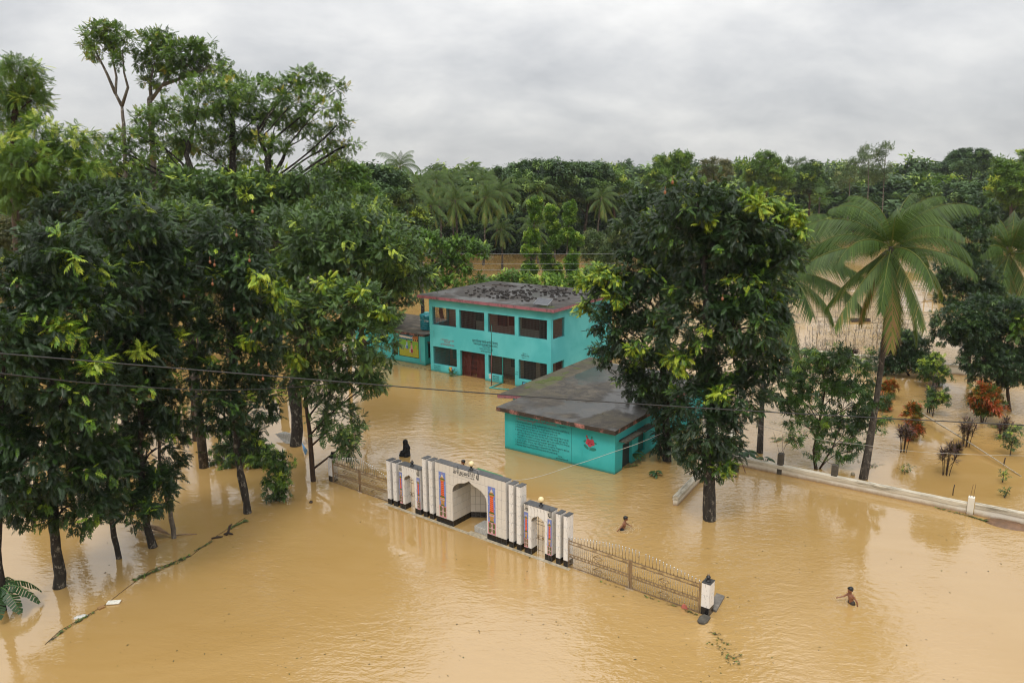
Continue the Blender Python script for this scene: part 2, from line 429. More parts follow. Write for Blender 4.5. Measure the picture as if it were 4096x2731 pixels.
    k = t.ramp(t.noise(t.coord('Object', (.35, 2.4, 2.4)), 4.0, 7, .72), [(.40, 1.0), (.62, 0.0)])
    k2 = t.ramp(t.noise(co, .35, 3), [(.40, .85), (.62, .12)])
    t.set(color=t.mix(t.math('MULTIPLY', k, k2), (.64, .58, .46), (.11, .09, .055)), rough=.85, normal=t.bump(t.noise(co, 20, 4), .2, .01)); M['coping'] = t.m
    M['rebar'] = plain('rusty_rebar', (.10, .045, .025), .8, .4, 12)
    M['rust'] = plain('red_oxide_paint', (.115, .028, .020), .55, .3, 6)
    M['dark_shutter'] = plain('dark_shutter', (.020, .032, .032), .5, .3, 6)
    M['maroon'] = plain('maroon_wood', (.085, .024, .020), .55, .3, 5)
    M['grille'] = plain('grille_wire', (.07, .065, .055), .5, .3, 10)
    M['floor_in'] = plain('veranda_floor', (.12, .075, .055), .5, .3, 4)
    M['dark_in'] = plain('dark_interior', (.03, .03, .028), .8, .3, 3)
    M['teal_frame'] = plain('teal_gloss', (.02, .30, .27), .4, .2, 5)
    M['ink'] = plain('ink_black', (.012, .016, .018), .7, .1, 5)
    M['ink_red'] = plain('ink_red', (.30, .030, .030), .7, .2, 5)
    M['ink_teal'] = plain('ink_dark_teal', (.012, .10, .10), .7, .2, 5)
    M['white'] = plain('white_paint', (.74, .73, .70), .6, .08, 5)
    M['tank'] = plain('tank_teal', (.012, .190, .225), .38, .12, 3)
    M['tank_lid'] = plain('tank_lid', (.07, .36, .36), .4, .1, 3)
    M['wood'] = plain('wet_wood', (.045, .028, .018), .8, .4, 8)
    M['bamboo'] = plain('bamboo', (.36, .30, .22), .6, .3, 9)
    M['brick'] = plain('soaked_brick', (.026, .021, .018), .75, .5, 12)
    M['cable'] = plain('cable_black', (.022, .022, .022), .6, .2, 5)
    M['cable_white'] = plain('cable_white', (.46, .43, .37), .6, .15, 5)
    M['skin'] = plain('skin', (.23, .098, .052), .48, .15, 9)
    M['skin_light'] = plain('skin_light', (.30, .16, .10), .5, .15, 9)
    M['hair'] = plain('hair', (.006, .005, .005), .45, .3, 20)
    M['shorts'] = plain('dark_shorts', (.012, .014, .018), .8, .3, 10)
    M['shorts_brown'] = plain('brown_shorts', (.035, .026, .020), .8, .3, 10)
    M['robe'] = plain('black_robe', (.0045, .0045, .005), .85, .3, 6)
    M['splash'] = plain('splash_water', (.62, .50, .30), .15, .15, 9)
    M['foam'] = plain('foam', (.62, .49, .30), .3, .1, 9)
    M['dead_leaf'] = plain('dead_palm_leaf', (.30, .19, .105), .7, .45, 5)
    M['styro'] = plain('styrofoam', (.72, .70, .62), .7, .1, 9)
    M['plastic'] = plain('plastic_bag', (.55, .54, .50), .35, .2, 9)
    M['blue_plastic'] = plain('blue_plastic', (.05, .20, .38), .4, .2, 6)
    M['net'] = plain('fishing_net', (.30, .29, .26), .8, .3, 8)
    M['mud'] = plain('wet_mud', (.155, .082, .040), .55, .3, 4, 0, .4)
    M['panel_dark'] = plain('panel_glass', (.07, .075, .085), .35)
    M['nut'] = plain('coconut_green', (.085, .095, .022), .5, .3, 5)
    M['fruit'] = plain('mahogany_fruit', (.22, .095, .045), .7, .2, 5)
    M['hill'] = plain('far_hill', (.030, .055, .026), .95, .35, .02)
    M['galv'] = plain('galvanised', (.30, .31, .32), .5, .15, 3, .6)
    M['ball_grey'] = plain('old_ball', (.26, .22, .15), .7, .25, 8)
WAKES = [(-5.2, 37.4, .85, .020, 9.0), (-2.3, 35.7, .45, .018, 4.5), (4.5, 28.7, .34, .034, 2.4), (11.2, 23.1, .42, .020, 2.6)]
build_materials()

# ------------------------------------------------------------------ water and far ground
def build_setting():
    mb = MB(); S = 4200.0
    mb.add([(-S, -300, 0), (S, -300, 0), (S, 5200, 0), (-S, 5200, 0)], [(0, 1, 2, 3)])
    tag(mb.build('water', M['water']), kind='structure')
    # low wooded ridge on the horizon
    mb = MB(); rng = np.random.default_rng(3)
    nx, ny = 90, 5
    vs = []
    for j in range(ny):
        for i in range(nx):
            x = -1500 + 3000 * i / (nx - 1); y = 900 + 160 * j
            h = (0, .75, 1.0, .7, 0)[j] * (9 + 6*math.sin(i*.55) + 4*math.sin(i*.23 + 1) + 2.5*rng.random()) - .4
            vs.append((x, y, h))
    mb.add(vs, [(j*nx + i, j*nx + i + 1, (j+1)*nx + i + 1, (j+1)*nx + i) for j in range(ny-1) for i in range(nx-1)], 0, True)
    tag(mb.build('hill', M['hill']), kind='structure')
build_setting()
def build_haze():
    m = bpy.data.materials.new('haze'); m.use_nodes = True; n = m.node_tree.nodes; n.clear()
    o = n.new('ShaderNodeOutputMaterial'); v = n.new('ShaderNodeVolumePrincipled')
    v.inputs['Color'].default_value = (.93, .96, 1, 1); v.inputs['Density'].default_value = .00013; v.inputs['Anisotropy'].default_value = 0
    m.node_tree.links.new(v.outputs[0], o.inputs['Volume'])
    mb = MB(); mb.box(-4300, 4300, -350, 5300, -1.5, 42)
    tag(mb.build('haze', m), kind='stuff')
build_haze()

# ------------------------------------------------------------------ shared builders
def holes_wall(mb, a0, a1, z0, z1, holes, t0, t1, axis='x', mi=0):
    """wall slab with rectangular openings; a = along the wall, t = thickness range"""
    cuts = sorted({a0, a1, *[h[0] for h in holes], *[h[1] for h in holes]})
    for p, q in zip(cuts[:-1], cuts[1:]):
        hs = sorted([(h[2], h[3]) for h in holes if h[0] <= p + 1e-6 and h[1] >= q - 1e-6])
        z = z0
        for lo, hi in hs + [(z1, z1)]:
            if lo > z + 1e-6:
                if axis == 'x': mb.box(p, q, t0, t1, z, lo, mi)
                else: mb.box(t0, t1, p, q, z, lo, mi)
            z = max(z, hi)
def grille(name, parent, a0, a1, z0, z1, t, axis='x', step=.115, r=.0055, mat='grille'):
    mb = MB()
    n = max(2, round((a1 - a0) / step)); m = max(2, round((z1 - z0) / step))
    for i in range(n + 1):
        a = a0 + (a1 - a0) * i / n
        if axis == 'x': mb.box(a - r, a + r, t - r, t + r, z0, z1)
        else: mb.box(t - r, t + r, a - r, a + r, z0, z1)
    for j in range(m + 1):
        z = z0 + (z1 - z0) * j / m
        if axis == 'x': mb.box(a0, a1, t - r*.8, t + r*.8, z - r, z + r)
        else: mb.box(t - r*.8, t + r*.8, a0, a1, z - r, z + r)
    return mb.build(name, M[mat], parent)
def visual(s):
    """Bengali vowel signs that stand before their consonant, put where they are written"""
    out = []
    for ch in s:
        if ch in '\u09bf\u09c7\u09c8\u09cb\u09cc' and out:
            i = len(out) - 1
            while i >= 2 and out[i-1] == '\u09cd': i -= 2
            pre = {'\u09cb': '\u09c7', '\u09cc': '\u09c7'}.get(ch, ch)
            out.insert(i, pre)
            if ch == '\u09cb': out.append('\u09be')
            if ch == '\u09cc': out.append('\u09d7')
        else: out.append(ch)
    return ''.join(out)
def text(parent, s, x, z, size, mat, y=-.006, width=None, align='LEFT', name='lettering', shear=0.0, bold=0.0):
    c = bpy.data.curves.new('lettering', 'FONT'); c.body = visual(s); c.size = size; c.align_x = align; c.resolution_u = 2
    c.extrude = 0.0; c.shear = shear; c.offset = bold if s.isascii() or ord(s[0]) > 0xF000 else 0.0
    o = bpy.data.objects.new('tmp', c); COL.objects.link(o)
    bpy.context.view_layer.update()
    me = bpy.data.meshes.new_from_object(o.evaluated_get(bpy.context.evaluated_depsgraph_get()))
    bpy.data.objects.remove(o); bpy.data.curves.remove(c)
    n = len(me.vertices)
    co = np.empty(n*3); me.vertices.foreach_get('co', co); co = co.reshape(-1, 3)
    k = 1.0
    if width and n:
        w = co[:, 0].max() - co[:, 0].min()
        k = width / max(w, 1e-6)
    out = np.empty_like(co)
    out[:, 0] = x + co[:, 0]*k; out[:, 1] = y; out[:, 2] = z + co[:, 1]
    me.vertices.foreach_set('co', out.ravel()); me.update()
    me.materials.clear(); me.materials.append(M[mat])
    return link_mesh(name, me, parent)
def flat(mb, poly, y, mi=0):
    """flat painted shape on a wall: poly in (x, z)"""
    mb.add([(p[0], y, p[1]) for p in poly], [tuple(range(len(poly)))], mi)
def ell(cx, cz, rx, rz, n=14, rot=0.0):
    return [(cx + rx*math.cos(2*PI*i/n)*math.cos(rot) - rz*math.sin(2*PI*i/n)*math.sin(rot), cz + rx*math.cos(2*PI*i/n)*math.sin(rot) + rz*math.sin(2*PI*i/n)*math.cos(rot)) for i in range(n)]

PC = {}
def pc(c, rough=.6):
    if c not in PC: PC[c] = plain('painted_colour', c, rough, .12, 9)
    return PC[c]

ANG = R_(-35.66)
# ------------------------------------------------------------------ two-storey school
def build_school():
    t = thing('school_building', 'two-storey turquoise school with pink-edged flat roof and wire-grilled verandas, standing in the flood', 'building', (-6.02, 55.18, 0), ANG)
    X = [(.28, 2.51), (2.83, 5.06), (5.37, 7.64), (7.95, 10.23)]
    holes = [(a, b, 3.50, 4.81) for a, b in X] + [(.28, 2.51, .57, 1.89), (2.83, 5.06, -1.3, 1.89), (5.37, 6.52, .55, 1.89), (6.52, 7.64, -1.3, 1.89), (7.95, 10.23, .55, 1.89)]
    mb = MB()
    holes_wall(mb, 0, 10.54, -1.3, 5.42, holes, 0, .2)
    sh = [(.25, 1.67, 3.51, 4.82), (.25, 1.67, .56, 1.9)]
    holes_wall(mb, .2, 8.3, -1.3, 5.42, sh, 10.34, 10.54, 'y')
    holes_wall(mb, .2, 8.3, -1.3, 5.42, [(.45, 1.9, 3.5, 4.8)], 0, .2, 'y')
    mb.box(.2, 10.34, 8.1, 8.3, -1.3, 5.42)
    mb.build('wall', M['teal_front'], t)
    mb = MB(); mb.box(.2, 10.34, .2, 8.1, 2.74, 2.90); mb.build('floor_slab', M['floor_in'], t)
    mb = MB(); mb.box(.2, 10.34, 2.0, 2.15, -1.3, 2.74); mb.box(.2, 10.34, 2.0, 2.15, 2.90, 5.42); mb.build('veranda_wall', M['cream_wall'], t)
    # roof slab with pink edge
    mb = MB(); mb.prism([(-.85, -.32), (10.95, -.32), (10.95, 8.8), (-.75, 8.8)], 5.42, 5.63, 0, 1)
    mb.build('roof', [M['pink'], M['roof_upper']], t)
    mb = MB()
    rng = random.Random(4)
    poly = ell(9.95, .42, .62, .34, 16)
    mb.prism([(x + rng.uniform(-.05, .05), y + rng.uniform(-.04, .04)) for x, y in poly], 5.632, 5.645); mb.build('moss_patch', M['moss'], t)
    # veranda shutters and doors behind the grilles
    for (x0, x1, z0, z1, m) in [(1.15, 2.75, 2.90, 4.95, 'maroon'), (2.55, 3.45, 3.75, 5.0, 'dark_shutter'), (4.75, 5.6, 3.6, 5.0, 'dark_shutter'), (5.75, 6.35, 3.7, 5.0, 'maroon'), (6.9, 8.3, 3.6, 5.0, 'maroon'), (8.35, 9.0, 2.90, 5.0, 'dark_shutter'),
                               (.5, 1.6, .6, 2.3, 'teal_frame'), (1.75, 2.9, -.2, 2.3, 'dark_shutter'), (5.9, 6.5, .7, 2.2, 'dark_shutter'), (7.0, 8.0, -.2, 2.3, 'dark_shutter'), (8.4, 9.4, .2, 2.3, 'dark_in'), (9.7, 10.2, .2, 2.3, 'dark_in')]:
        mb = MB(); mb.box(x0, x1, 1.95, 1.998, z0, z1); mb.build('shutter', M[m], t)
    for i, (a, b) in enumerate(X):
        grille('window_grille', t, a, b, 3.50, 4.81, .10, mat=('rust' if i in (0, 2) else 'grille'))
    grille('window_grille', t, .28, 2.51, .57, 1.89, .10)
    grille('window_grille', t, 5.37, 6.52, .55, 1.89, .10)
    grille('window_grille', t, 7.95, 10.23, .55, 1.89, .10)
    for z0, z1 in ((3.51, 4.82), (.56, 1.9)): grille('window_grille', t, .25, 1.67, z0, z1, 10.44, 'y', mat='rust')
    grille('window_grille', t, .45, 1.9, 3.5, 4.8, .10, 'y', mat='rust')
    g = grille('door', t, 6.55, 7.61, -1.2, 1.87, .08, mat='grille')
    mb = MB(); mb.box(6.53, 6.57, .05, .11, -1.2, 1.88); mb.box(7.59, 7.63, .05, .11, -1.2, 1.88); mb.box(6.57, 7.59, .05, .11, 1.84, 1.88); mb.build('door_frame', M['teal_frame'], g)
    # folding steel gate
    n = 20
    gate = MB(); gate.box(2.84, 2.88, .24, .30, -1.3, 1.87); gate.box(5.01, 5.05, .24, .30, -1.3, 1.87); gate.box(2.88, 5.01, .24, .30, 1.83, 1.87)
    gt = gate.build('folding_gate', M['rust'], t)
    bar = MB(); bar.box(-.014, .014, -.014, .014, -1.3, 1.83); bme = bar.mesh('bar', M['rust'])
    for i in range(n):
        link_mesh('bar', bme, gt, (2.93 + (5.0 - 2.93)*i/(n-1), .27, 0))
    lat = MB()
    for i in range(n - 1):
        x0 = 2.93 + (5.0 - 2.93)*i/(n-1); x1 = x0 + (5.0 - 2.93)/(n-1)
        for z in (-.1, .32, .74, 1.16, 1.58):
            lat.tube([(x0, .27, z), (x1, .27, z + .2)], .008, 4, 0, False); lat.tube([(x0, .27, z + .2), (x1, .27, z)], .008, 4, 0, False)
    lat.build('lattice', M['rust'], gt)
    mb = MB()
    for x0, x1 in ((2.86, 3.5), (4.0, 4.95)): mb.box(x0, x1, .42, .45, -1.3, 1.85)
    mb.build('gate_sheet', M['rust'], gt)
    # low panel beside the grille door, with its notices
    text(t, 'পূর্ব ফাজিলপুর সরকারি প্রাথমিক বিদ্যালয়', 3.97, 2.66, .26, 'ink', width=2.23, bold=.004)
    text(t, 'PURBO FAZILPUR GOVERNMENT PRIMARY SCHOOL', 4.10, 2.49, .17, 'ink', width=2.08, bold=.002)
    text(t, 'স্থাপিত ১৯২১ খ্রিষ্টাব্দ', 4.85, 2.36, .14, 'ink', width=.72)
    text(t, 'উপজেলাঃ ফেনী সদর, জেলাঃ ফেনী', 4.62, 2.20, .14, 'ink', width=1.15)
    text(t, 'প্রাথমিক শিক্ষা অধিদপ্তর।', 4.72, 2.03, .14, 'ink', width=.92)
    text(t, '১ লা জানুয়ারি, ২০২৪ হতে', 1.02, 2.42, .17, 'ink_red', width=1.25)
    text(t, 'বিদ্যালয়টি', 1.36, 2.26, .17, 'ink_red', width=.55)
    text(t, 'এক শিফটে পরিচালিত হচ্ছে।', 1.00, 2.08, .17, 'ink_red', width=1.32)
    text(t, 'ভবন নং- ২', 8.27, 2.31, .13, 'ink', width=.42)
    text(t, 'স্বাধীনতা ভবন', 8.16, 2.14, .18, 'ink', width=.66, bold=.004)
    text(t, 'নির্মিত-২০০৩-০৪', 8.24, 2.02, .10, 'ink_teal', width=.52)
    for k, s in enumerate(('বিদ্যালয়ের সময়সূচীঃ', 'গ্রীষ্মকাল সকাল ৯টা', 'শীতকাল বিকাল ৪টা', 'শুক্রবার সরকারি ছুটি')):
        text(t, s, .33, .42 - .11*k, .10, 'ink_teal', width=.62)
    for k, s in enumerate(('আপনি আচরি', 'ধর্ম শিখাও অপরে', 'নিয়ম মেনে')):
        text(t, s, 5.72, .40 - .12*k, .12, 'ink', width=.56)
    mb = MB(); flat(mb, [(5.40, .22), (5.66, .22), (5.66, .52), (5.40, .52)], -.004); nt = mb.build('notice', M['white'], t)
    for k in range(4): text(t, 'ছাত্র ছাত্রী', 5.43, .45 - .06*k, .05, 'ink', y=-.008, width=.2)
    text(t, 'NO MASK', 7.67, .98, .08, 'ink', width=.24); text(t, 'NO ENTRY', 7.67, .82, .08, 'ink', width=.24)
    mb = MB(); flat(mb, [(8.24, -.1), (8.95, -.1), (8.95, .40), (8.24, .40)], -.004, 0); flat(mb, [(8.29, -.1), (8.90, -.1), (8.90, .36), (8.29, .36)], -.007, 1)
    mb.build('notice_board', [M['black'], pc((.04, .30, .55))], t)
    # painted flower by the ground floor window
    mb = MB()
    cols = [(.05, .25, .42), (.62, .12, .05), (.66, .42, .04), (.05, .28, .10), (.66, .42, .04), (.62, .12, .05)]
    for k, c in enumerate(cols):
        a = k*PI/3; flat(mb, ell(1.92 + .13*math.cos(a), .34 + .12*math.sin(a), .10, .075, 10, a), -.004, k)
    flat(mb, ell(1.92, .34, .07, .07, 12), -.007, 2)
    mb.build('painted_flower', [pc(c) for c in cols], t)
    # lamp conduit down the front
    mb = MB(); mb.box(.40, .415, -.012, -.002, 2.58, 3.05); mb.build('conduit', M['black'], t)
    return t
school = build_school()

def build_annex():
    t = thing('annex_building', 'single-storey turquoise annex with painted mural wall, left of the two-storey school', 'building', (-6.62, 56.73, 0), ANG)
    mb = MB()
    holes_wall(mb, -7.5, 0, -1.3, 2.22, [(-3.46, -2.82, .43, 1.42)], 0, .2)
    holes_wall(mb, .2, 5.6, -1.3, 2.22, [(.40, 1.9, .45, 1.70)], -.2, 0, 'y')
    mb.box(-7.5, -.2, 5.4, 5.6, -1.3, 2.22); mb.box(-7.5, -7.3, .2, 5.4, -1.3, 2.22)
    mb.build('wall', M['teal_annex'], t)
    mb = MB(); mb.prism([(-7.7, -.06), (.06, -.06), (.06, 6.0), (-7.7, 6.0)], 2.22, 2.38, 0, 1); mb.build('roof', [M['pink_worn'], M['roof_annex']], t)
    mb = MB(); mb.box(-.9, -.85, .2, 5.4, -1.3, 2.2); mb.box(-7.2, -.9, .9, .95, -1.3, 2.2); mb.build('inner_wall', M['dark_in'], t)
    grille('window_grille', t, -3.46, -2.82, .43, 1.42, .1, mat='rust')
    grille('window_grille', t, .40, 1.9, .45, 1.70, -.1, 'y')
    mb = MB(); mb.box(0, .34, .25, 2.05, 1.72, 1.78); mb.build('sunshade', M['concrete_dark'], t)
    mb = MB(); mb.box(-.36, 0.06, -.03, 0, -.3, 2.22); mb.build('pilaster', M['teal_annex'], t)
    mb = MB(); mb.tube([(-.42, -.05, 2.3), (-.42, -.05, .25), (.05, -.06, .25)], .015, 6); mb.tube([(-.62, -.07, 2.20), (-.62, -.07, 2.50), (.9, .35, 2.55)], .02, 6); mb.build('pipe', M['galv'], t)
    # the mural: fields, hills, a house, a winding path and two plain small figures
    x0, x1, z0, z1 = -2.67, -.57, .45, 2.21
    cs = [(.012, .012, .014), (.20, .42, .045), (.42, .42, .03), (.015, .16, .26), (.66, .60, .48), (.42, .40, .035), (.34, .10, .03), (.52, .26, .05), (.02, .03, .02), (.40, .22, .13), (.28, .52, .56), (.06, .20, .50), (.62, .32, .30), (.33, .05, .08), (.72, .70, .66), (.03, .20, .14)]
    mb = MB()
    flat(mb, [(x0, z0), (x1, z0), (x1, z1), (x0, z1)], -.004, 0)
    a, b, c, d = x0 + .05, x1 - .05, z0 + .05, z1 - .05
    flat(mb, [(a, c), (b, c), (b, d), (a, d)], -.006, 1)
    flat(mb, [(a, c), (b, c), (b, c + .62), (b - .5, c + .66), (b - 1.0, c + .58), (a, c + .62)], -.008, 2)
    flat(mb, [(a, d - .34), (b - .5, d - .40), (b - .5, d), (a, d)], -.008, 3)
    sc = [(a, d - .22)]
    for k in range(9):
        xk = a + .05 + k*.16
        sc += [(xk, d - .20 + .02*(k % 2)), (xk + .08, d - .27)]
    sc += [(a + 1.45, d - .06), (a + 1.3, d - .12), (a, d - .04)]
    flat(mb, sc, -.010, 4)
    flat(mb, [(a + .72, d - .38), (a + 1.0, d - .22), (a + 1.28, d - .40)], -.011, 15)
    pth = [(b - .28, c + 1.05), (b - .16, c + .90), (b - .22, c + .66), (b - .30, c + .42), (b - .10, c + .30), (b - .04, c + .10), (b - .22, c + .02), (b - .40, c + .20), (b - .62, c + .42), (b - .44, c + .66), (b - .34, c + .90)]
    flat(mb, pth, -.011, 5)
    flat(mb, [(b - .58, d - .42), (b, d - .42), (b, d - .16), (b - .54, d - .16)], -.012, 7); flat(mb, [(b - .64, d - .18), (b, d - .20), (b, d - .01), (b - .50, d - .01)], -.014, 6)
    for k in range(3): flat(mb, [(b - .50 + .19*k, d - .38), (b - .40 + .19*k, d - .38), (b - .40 + .19*k, d - .24), (b - .50 + .19*k, d - .24)], -.016, 8)
    for (hx, hz, s, shirt, low) in ((a + .82, c + 1.22, .9, 10, 11), (a + 1.30, c + 1.08, 1.1, 12, 13)):
        for k in (-1, 1): flat(mb, [(hx + k*.05*s - .02, hz - .82*s), (hx + k*.05*s + .03, hz - .82*s), (hx + k*.05*s + .03, hz - .5*s), (hx + k*.05*s - .02, hz - .5*s)], -.016, 9)
        flat(mb, [(hx - .11*s, hz - .45*s), (hx + .11*s, hz - .45*s), (hx + .08*s, hz - .12*s), (hx - .08*s, hz - .12*s)], -.018, shirt)
        flat(mb, [(hx - .12*s, hz - .66*s), (hx + .14*s, hz - .66*s), (hx + .10*s, hz - .42*s), (hx - .10*s, hz - .42*s)], -.019, low)
        for k in range(4): flat(mb, [(hx - .22*s, hz - (.40 + .07*k)*s), (hx - .08*s, hz - (.42 + .07*k)*s), (hx - .08*s, hz - (.455 + .07*k)*s), (hx - .22*s, hz - (.435 + .07*k)*s)], -.020, 14)
        flat(mb, ell(hx, hz, .085*s, .10*s, 12), -.018, 9); flat(mb, [p for p in ell(hx - .01, hz + .04*s, .095*s, .085*s, 12) if p[1] > hz + .005], -.021, 8)
    mb.build('mural', [pc(c) for c in cs], t)
build_annex()

def build_low_school():
    t = thing('low_building', 'single-storey turquoise building with rules painted on its wall and a wet flat roof', 'building', (-.4125, 38.442, 0), ANG)
    mb = MB()
    mb.box(0, 6.5, 0, .2, -1.4, 2.10)
    holes_wall(mb, .2, 11.0, -1.4, 2.10, [(.77, 1.77, -1.4, 1.28), (2.45, 3.2, .33, 1.5), (4.4, 5.3, .33, 1.5)], 6.3, 6.5, 'y')
    mb.box(0, .2, .2, 11.0, -1.4, 2.10); mb.box(.2, 6.3, 10.8, 11.0, -1.4, 2.10)
    mb.box(-1.2, -.002, 2.42, 2.6, -1.4, 2.08); mb.box(-1.2, -1.05, 2.6, 11.5, -1.4, 2.08)
    mb.build('wall', M['teal_low'], t)
    mb = MB(); mb.prism([(-.27, -.37), (6.68, -.37), (6.68, 11.4), (-.27, 11.4)], 2.10, 2.31, 0, 1); mb.build('roof', [M['pink_worn'], M['roof_low']], t)
    mb = MB(); mb.prism([(-1.66, 1.60), (-.274, 2.28), (-.274, 12.2), (-1.9, 12.2)], 2.085, 2.285, 0, 1); mb.build('veranda_roof', [M['pink'], M['roof_veranda']], t)
    mb = MB(); rng = random.Random(9)
    for cx, cy, rx, ry in [(-.95 + rng.gauss(0, .22), 6.0 + rng.gauss(0, .95), rng.uniform(.06, .24), rng.uniform(.1, .42)) for _ in range(26)]:
        mb.prism([(x + rng.uniform(-.04, .04), y + rng.uniform(-.06, .06)) for x, y in ell(cx, cy, rx, ry, 14)], 2.286, 2.288 + .008*rng.random())
    tag(mb.build('moss_patch', M['moss'], t), kind='stuff')
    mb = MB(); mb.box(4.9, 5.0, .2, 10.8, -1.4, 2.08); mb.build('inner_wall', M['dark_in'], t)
    d = MB(); d.box(6.32, 6.36, .79, 1.75, -1.3, 1.26); d.build('door', M['dark_shutter'], t)
    for y0, y1 in ((2.45, 3.2), (4.4, 5.3)):
        w = MB(); w.box(6.36, 6.39, y0, y1, .33, 1.5); ww = w.build('window', M['dark_shutter'], t)
        b = MB()
        for k in range(6): b.box(6.42, 6.435, y0 + (y1-y0)*(k+.5)/6 - .008, y0 + (y1-y0)*(k+.5)/6 + .008, .33, 1.5)
        b.build('window_bars', M['teal_frame'], ww)
    for y0, y1 in ((.35, 2.1), (2.3, 3.5), (4.2, 5.6)):
        mb = MB(); mb.box(6.502, 6.92, y0, y1, 1.55, 1.62); mb.build('sunshade', M['concrete_dark'], t)
    # the painted rules
    text(t, 'ভর্তি চলছে.......', 1.95, 1.90, .26, 'ink_red', width=1.35)
    text(t, 'আপনার সন্তানের বয়স ৪+ হলেই', .72, 1.86, .115, 'ink', width=1.05)
    text(t, 'পূর্ব ফাজিলপুর সরকারি প্রাথমিক বিদ্যালয়', 1.86, 1.78, .12, 'ink_red', width=1.35)
    text(t, '-এ ভর্তি করে দিন।', 3.24, 1.78, .12, 'ink', width=.56)
    text(t, 'এ বিদ্যালয়ের সুবিধাসমূহঃ', .72, 1.70, .17, 'ink_red', width=1.15, bold=.004)
    rows = ['১. ভর্তি হতে কোন টাকা লাগে না, শুধু শিশুর জন্মনিবন্ধন সনদের ফটোকপি, পিতা মাতার ফটোকপি দিতে হয়,',
            '২. বছরের যে কোন সময় প্রাক-প্রাথমিক হতে ৫ম শ্রেণি পর্যন্ত ভর্তি হওয়া যায়,',
            '৩. নীতিমালা অনুযায়ী সকল শিশুর উপবৃত্তি এবং সরকার বিনামূল্যে বই প্রদান করা হয়,',
            '৪. প্রত্যেক শিশুর বিদ্যালয়ে আসার জন্য পোশাক, জুতা, ব্যাগ কেনার টাকা দেওয়া হয়,',
            'সকল শিশুকে বিনামূল্যে সততা স্টোর, মজা করে খাবার ও শিক্ষা-সামগ্রী প্রদান করা হয়,',
            '৫. অভিভাবকদের অংশগ্রহণে খেলাধুলার আয়োজন করা হয় এবং জাতীয় দিবস উদযাপন',
            'উপস্থিতি ও ভালো ফলাফলের জন্য শিশুদের পুরস্কার প্রদান করা হয়,',
            '৬. বাংলা, ইংরেজি, গণিতসহ সকল বিষয়ের সাথে সাংস্কৃতিক শিক্ষাদান করা হয়,',
            '৭. বিদ্যালয়টি অভিজ্ঞ ও প্রশিক্ষণপ্রাপ্ত শিক্ষকমণ্ডলী দ্বারা পরিচালিত হয়,',
            '৮. বিদ্যালয়ের সার্বিক উন্নয়নে শিশুর মা/অভিভাবকের মতামত সাদরে গ্রহণ করা হয়,']
    wid = [3.28, 2.75, 2.60, 3.25, 3.20, 3.30, 2.55, 3.30, 2.70, 2.60]
    ind = [0, 0, 0, 0, .14, 0, .14, 0, 0, 0]
    for k, s in enumerate(rows):
        text(t, s, .67 + ind[k], 1.55 - .137*k, .128, 'ink', width=wid[k] - ind[k], bold=.0035)
    text(t, 'নিবেদক-', 3.30, .22, .09, 'ink', width=.26)
    text(t, 'প্রধান শিক্ষক/শিক্ষকমণ্ডলী।', 3.18, .10, .11, 'ink', width=.72)
    text(t, 'জন্ম নিবন্ধন', -1.0, 1.80, .2, 'ink', y=2.41, width=.7)
    mb = MB(); mb.box(4.07, 4.085, -.004, 0, .02, 1.90); mb.build('painted_line', M['ink_teal'], t)
    # painted rose
    mb = MB()
    red, dred, grn = 0, 1, 2
    flat(mb, [(5.10, .92), (5.14, .92), (5.16, 1.20), (5.12, 1.20)], -.004, grn)
    for cx, cz, rx, rz, ro in ((4.92, 1.08, .17, .07, 2.5), (5.30, 1.02, .19, .085, .15), (4.84, 1.36, .09, .05, .6), (5.42, 1.36, .09, .05, -.4), (5.22, 1.60, .08, .05, 1.2), (4.98, 1.56, .07, .04, 2.0)): flat(mb, ell(cx, cz, rx, rz, 12, ro), -.005, grn)
    for cx, cz, r in ((4.98, 1.30, .10), (5.28, 1.30, .11), (5.12, 1.22, .12), (5.02, 1.44, .10), (5.25, 1.44, .10), (5.13, 1.36, .15)): flat(mb, ell(cx, cz, r, r*.92, 14), -.008 - .0004*cx, red)
    for cx, cz, r in ((5.13, 1.39, .085), (5.05, 1.28, .05), (5.22, 1.28, .05)): flat(mb, ell(cx, cz, r, r*.7, 12), -.013, dred)
    flat(mb, ell(5.13, 1.40, .05, .04, 10), -.015, red); flat(mb, ell(4.94, 1.62, .06, .045, 10, 1.1), -.008, red)
    mb.build('painted_rose', [pc((.44, .055, .085)), pc((.22, .015, .03)), pc((.015, .19, .15))], t)
build_low_school()

# ------------------------------------------------------------------ tiled prayer-ground gateway
GROT = R_(-37.68)
GO = (-8.709, 34.159, 0.0)
def gpos(t, n=0.0, z=0.0):
    c, s = math.cos(GROT), math.sin(GROT)
    return (GO[0] + t*c - n*s, GO[1] + t*s + n*c, z)
TCACHE = {}
def tile_mesh(w, h, mat):
    k = (round(w, 3), round(h, 3), mat)
    if k not in TCACHE:
        mb = MB(); g = .004; b = .004
        # slightly cushioned tile: front face inset from the edges
        vs = [(g, 0, g), (w-g, 0, g), (w-g, 0, h-g), (g, 0, h-g), (g+b, -.010, g+b), (w-g-b, -.010, g+b), (w-g-b, -.010, h-g-b), (g+b, -.010, h-g-b)]
        mb.add(vs, [(4, 5, 6, 7), (0, 1, 5, 4), (1, 2, 6, 5), (2, 3, 7, 6), (3, 0, 4, 7)])
        TCACHE[k] = mb.mesh('tile', M[mat])
    return TCACHE[k]
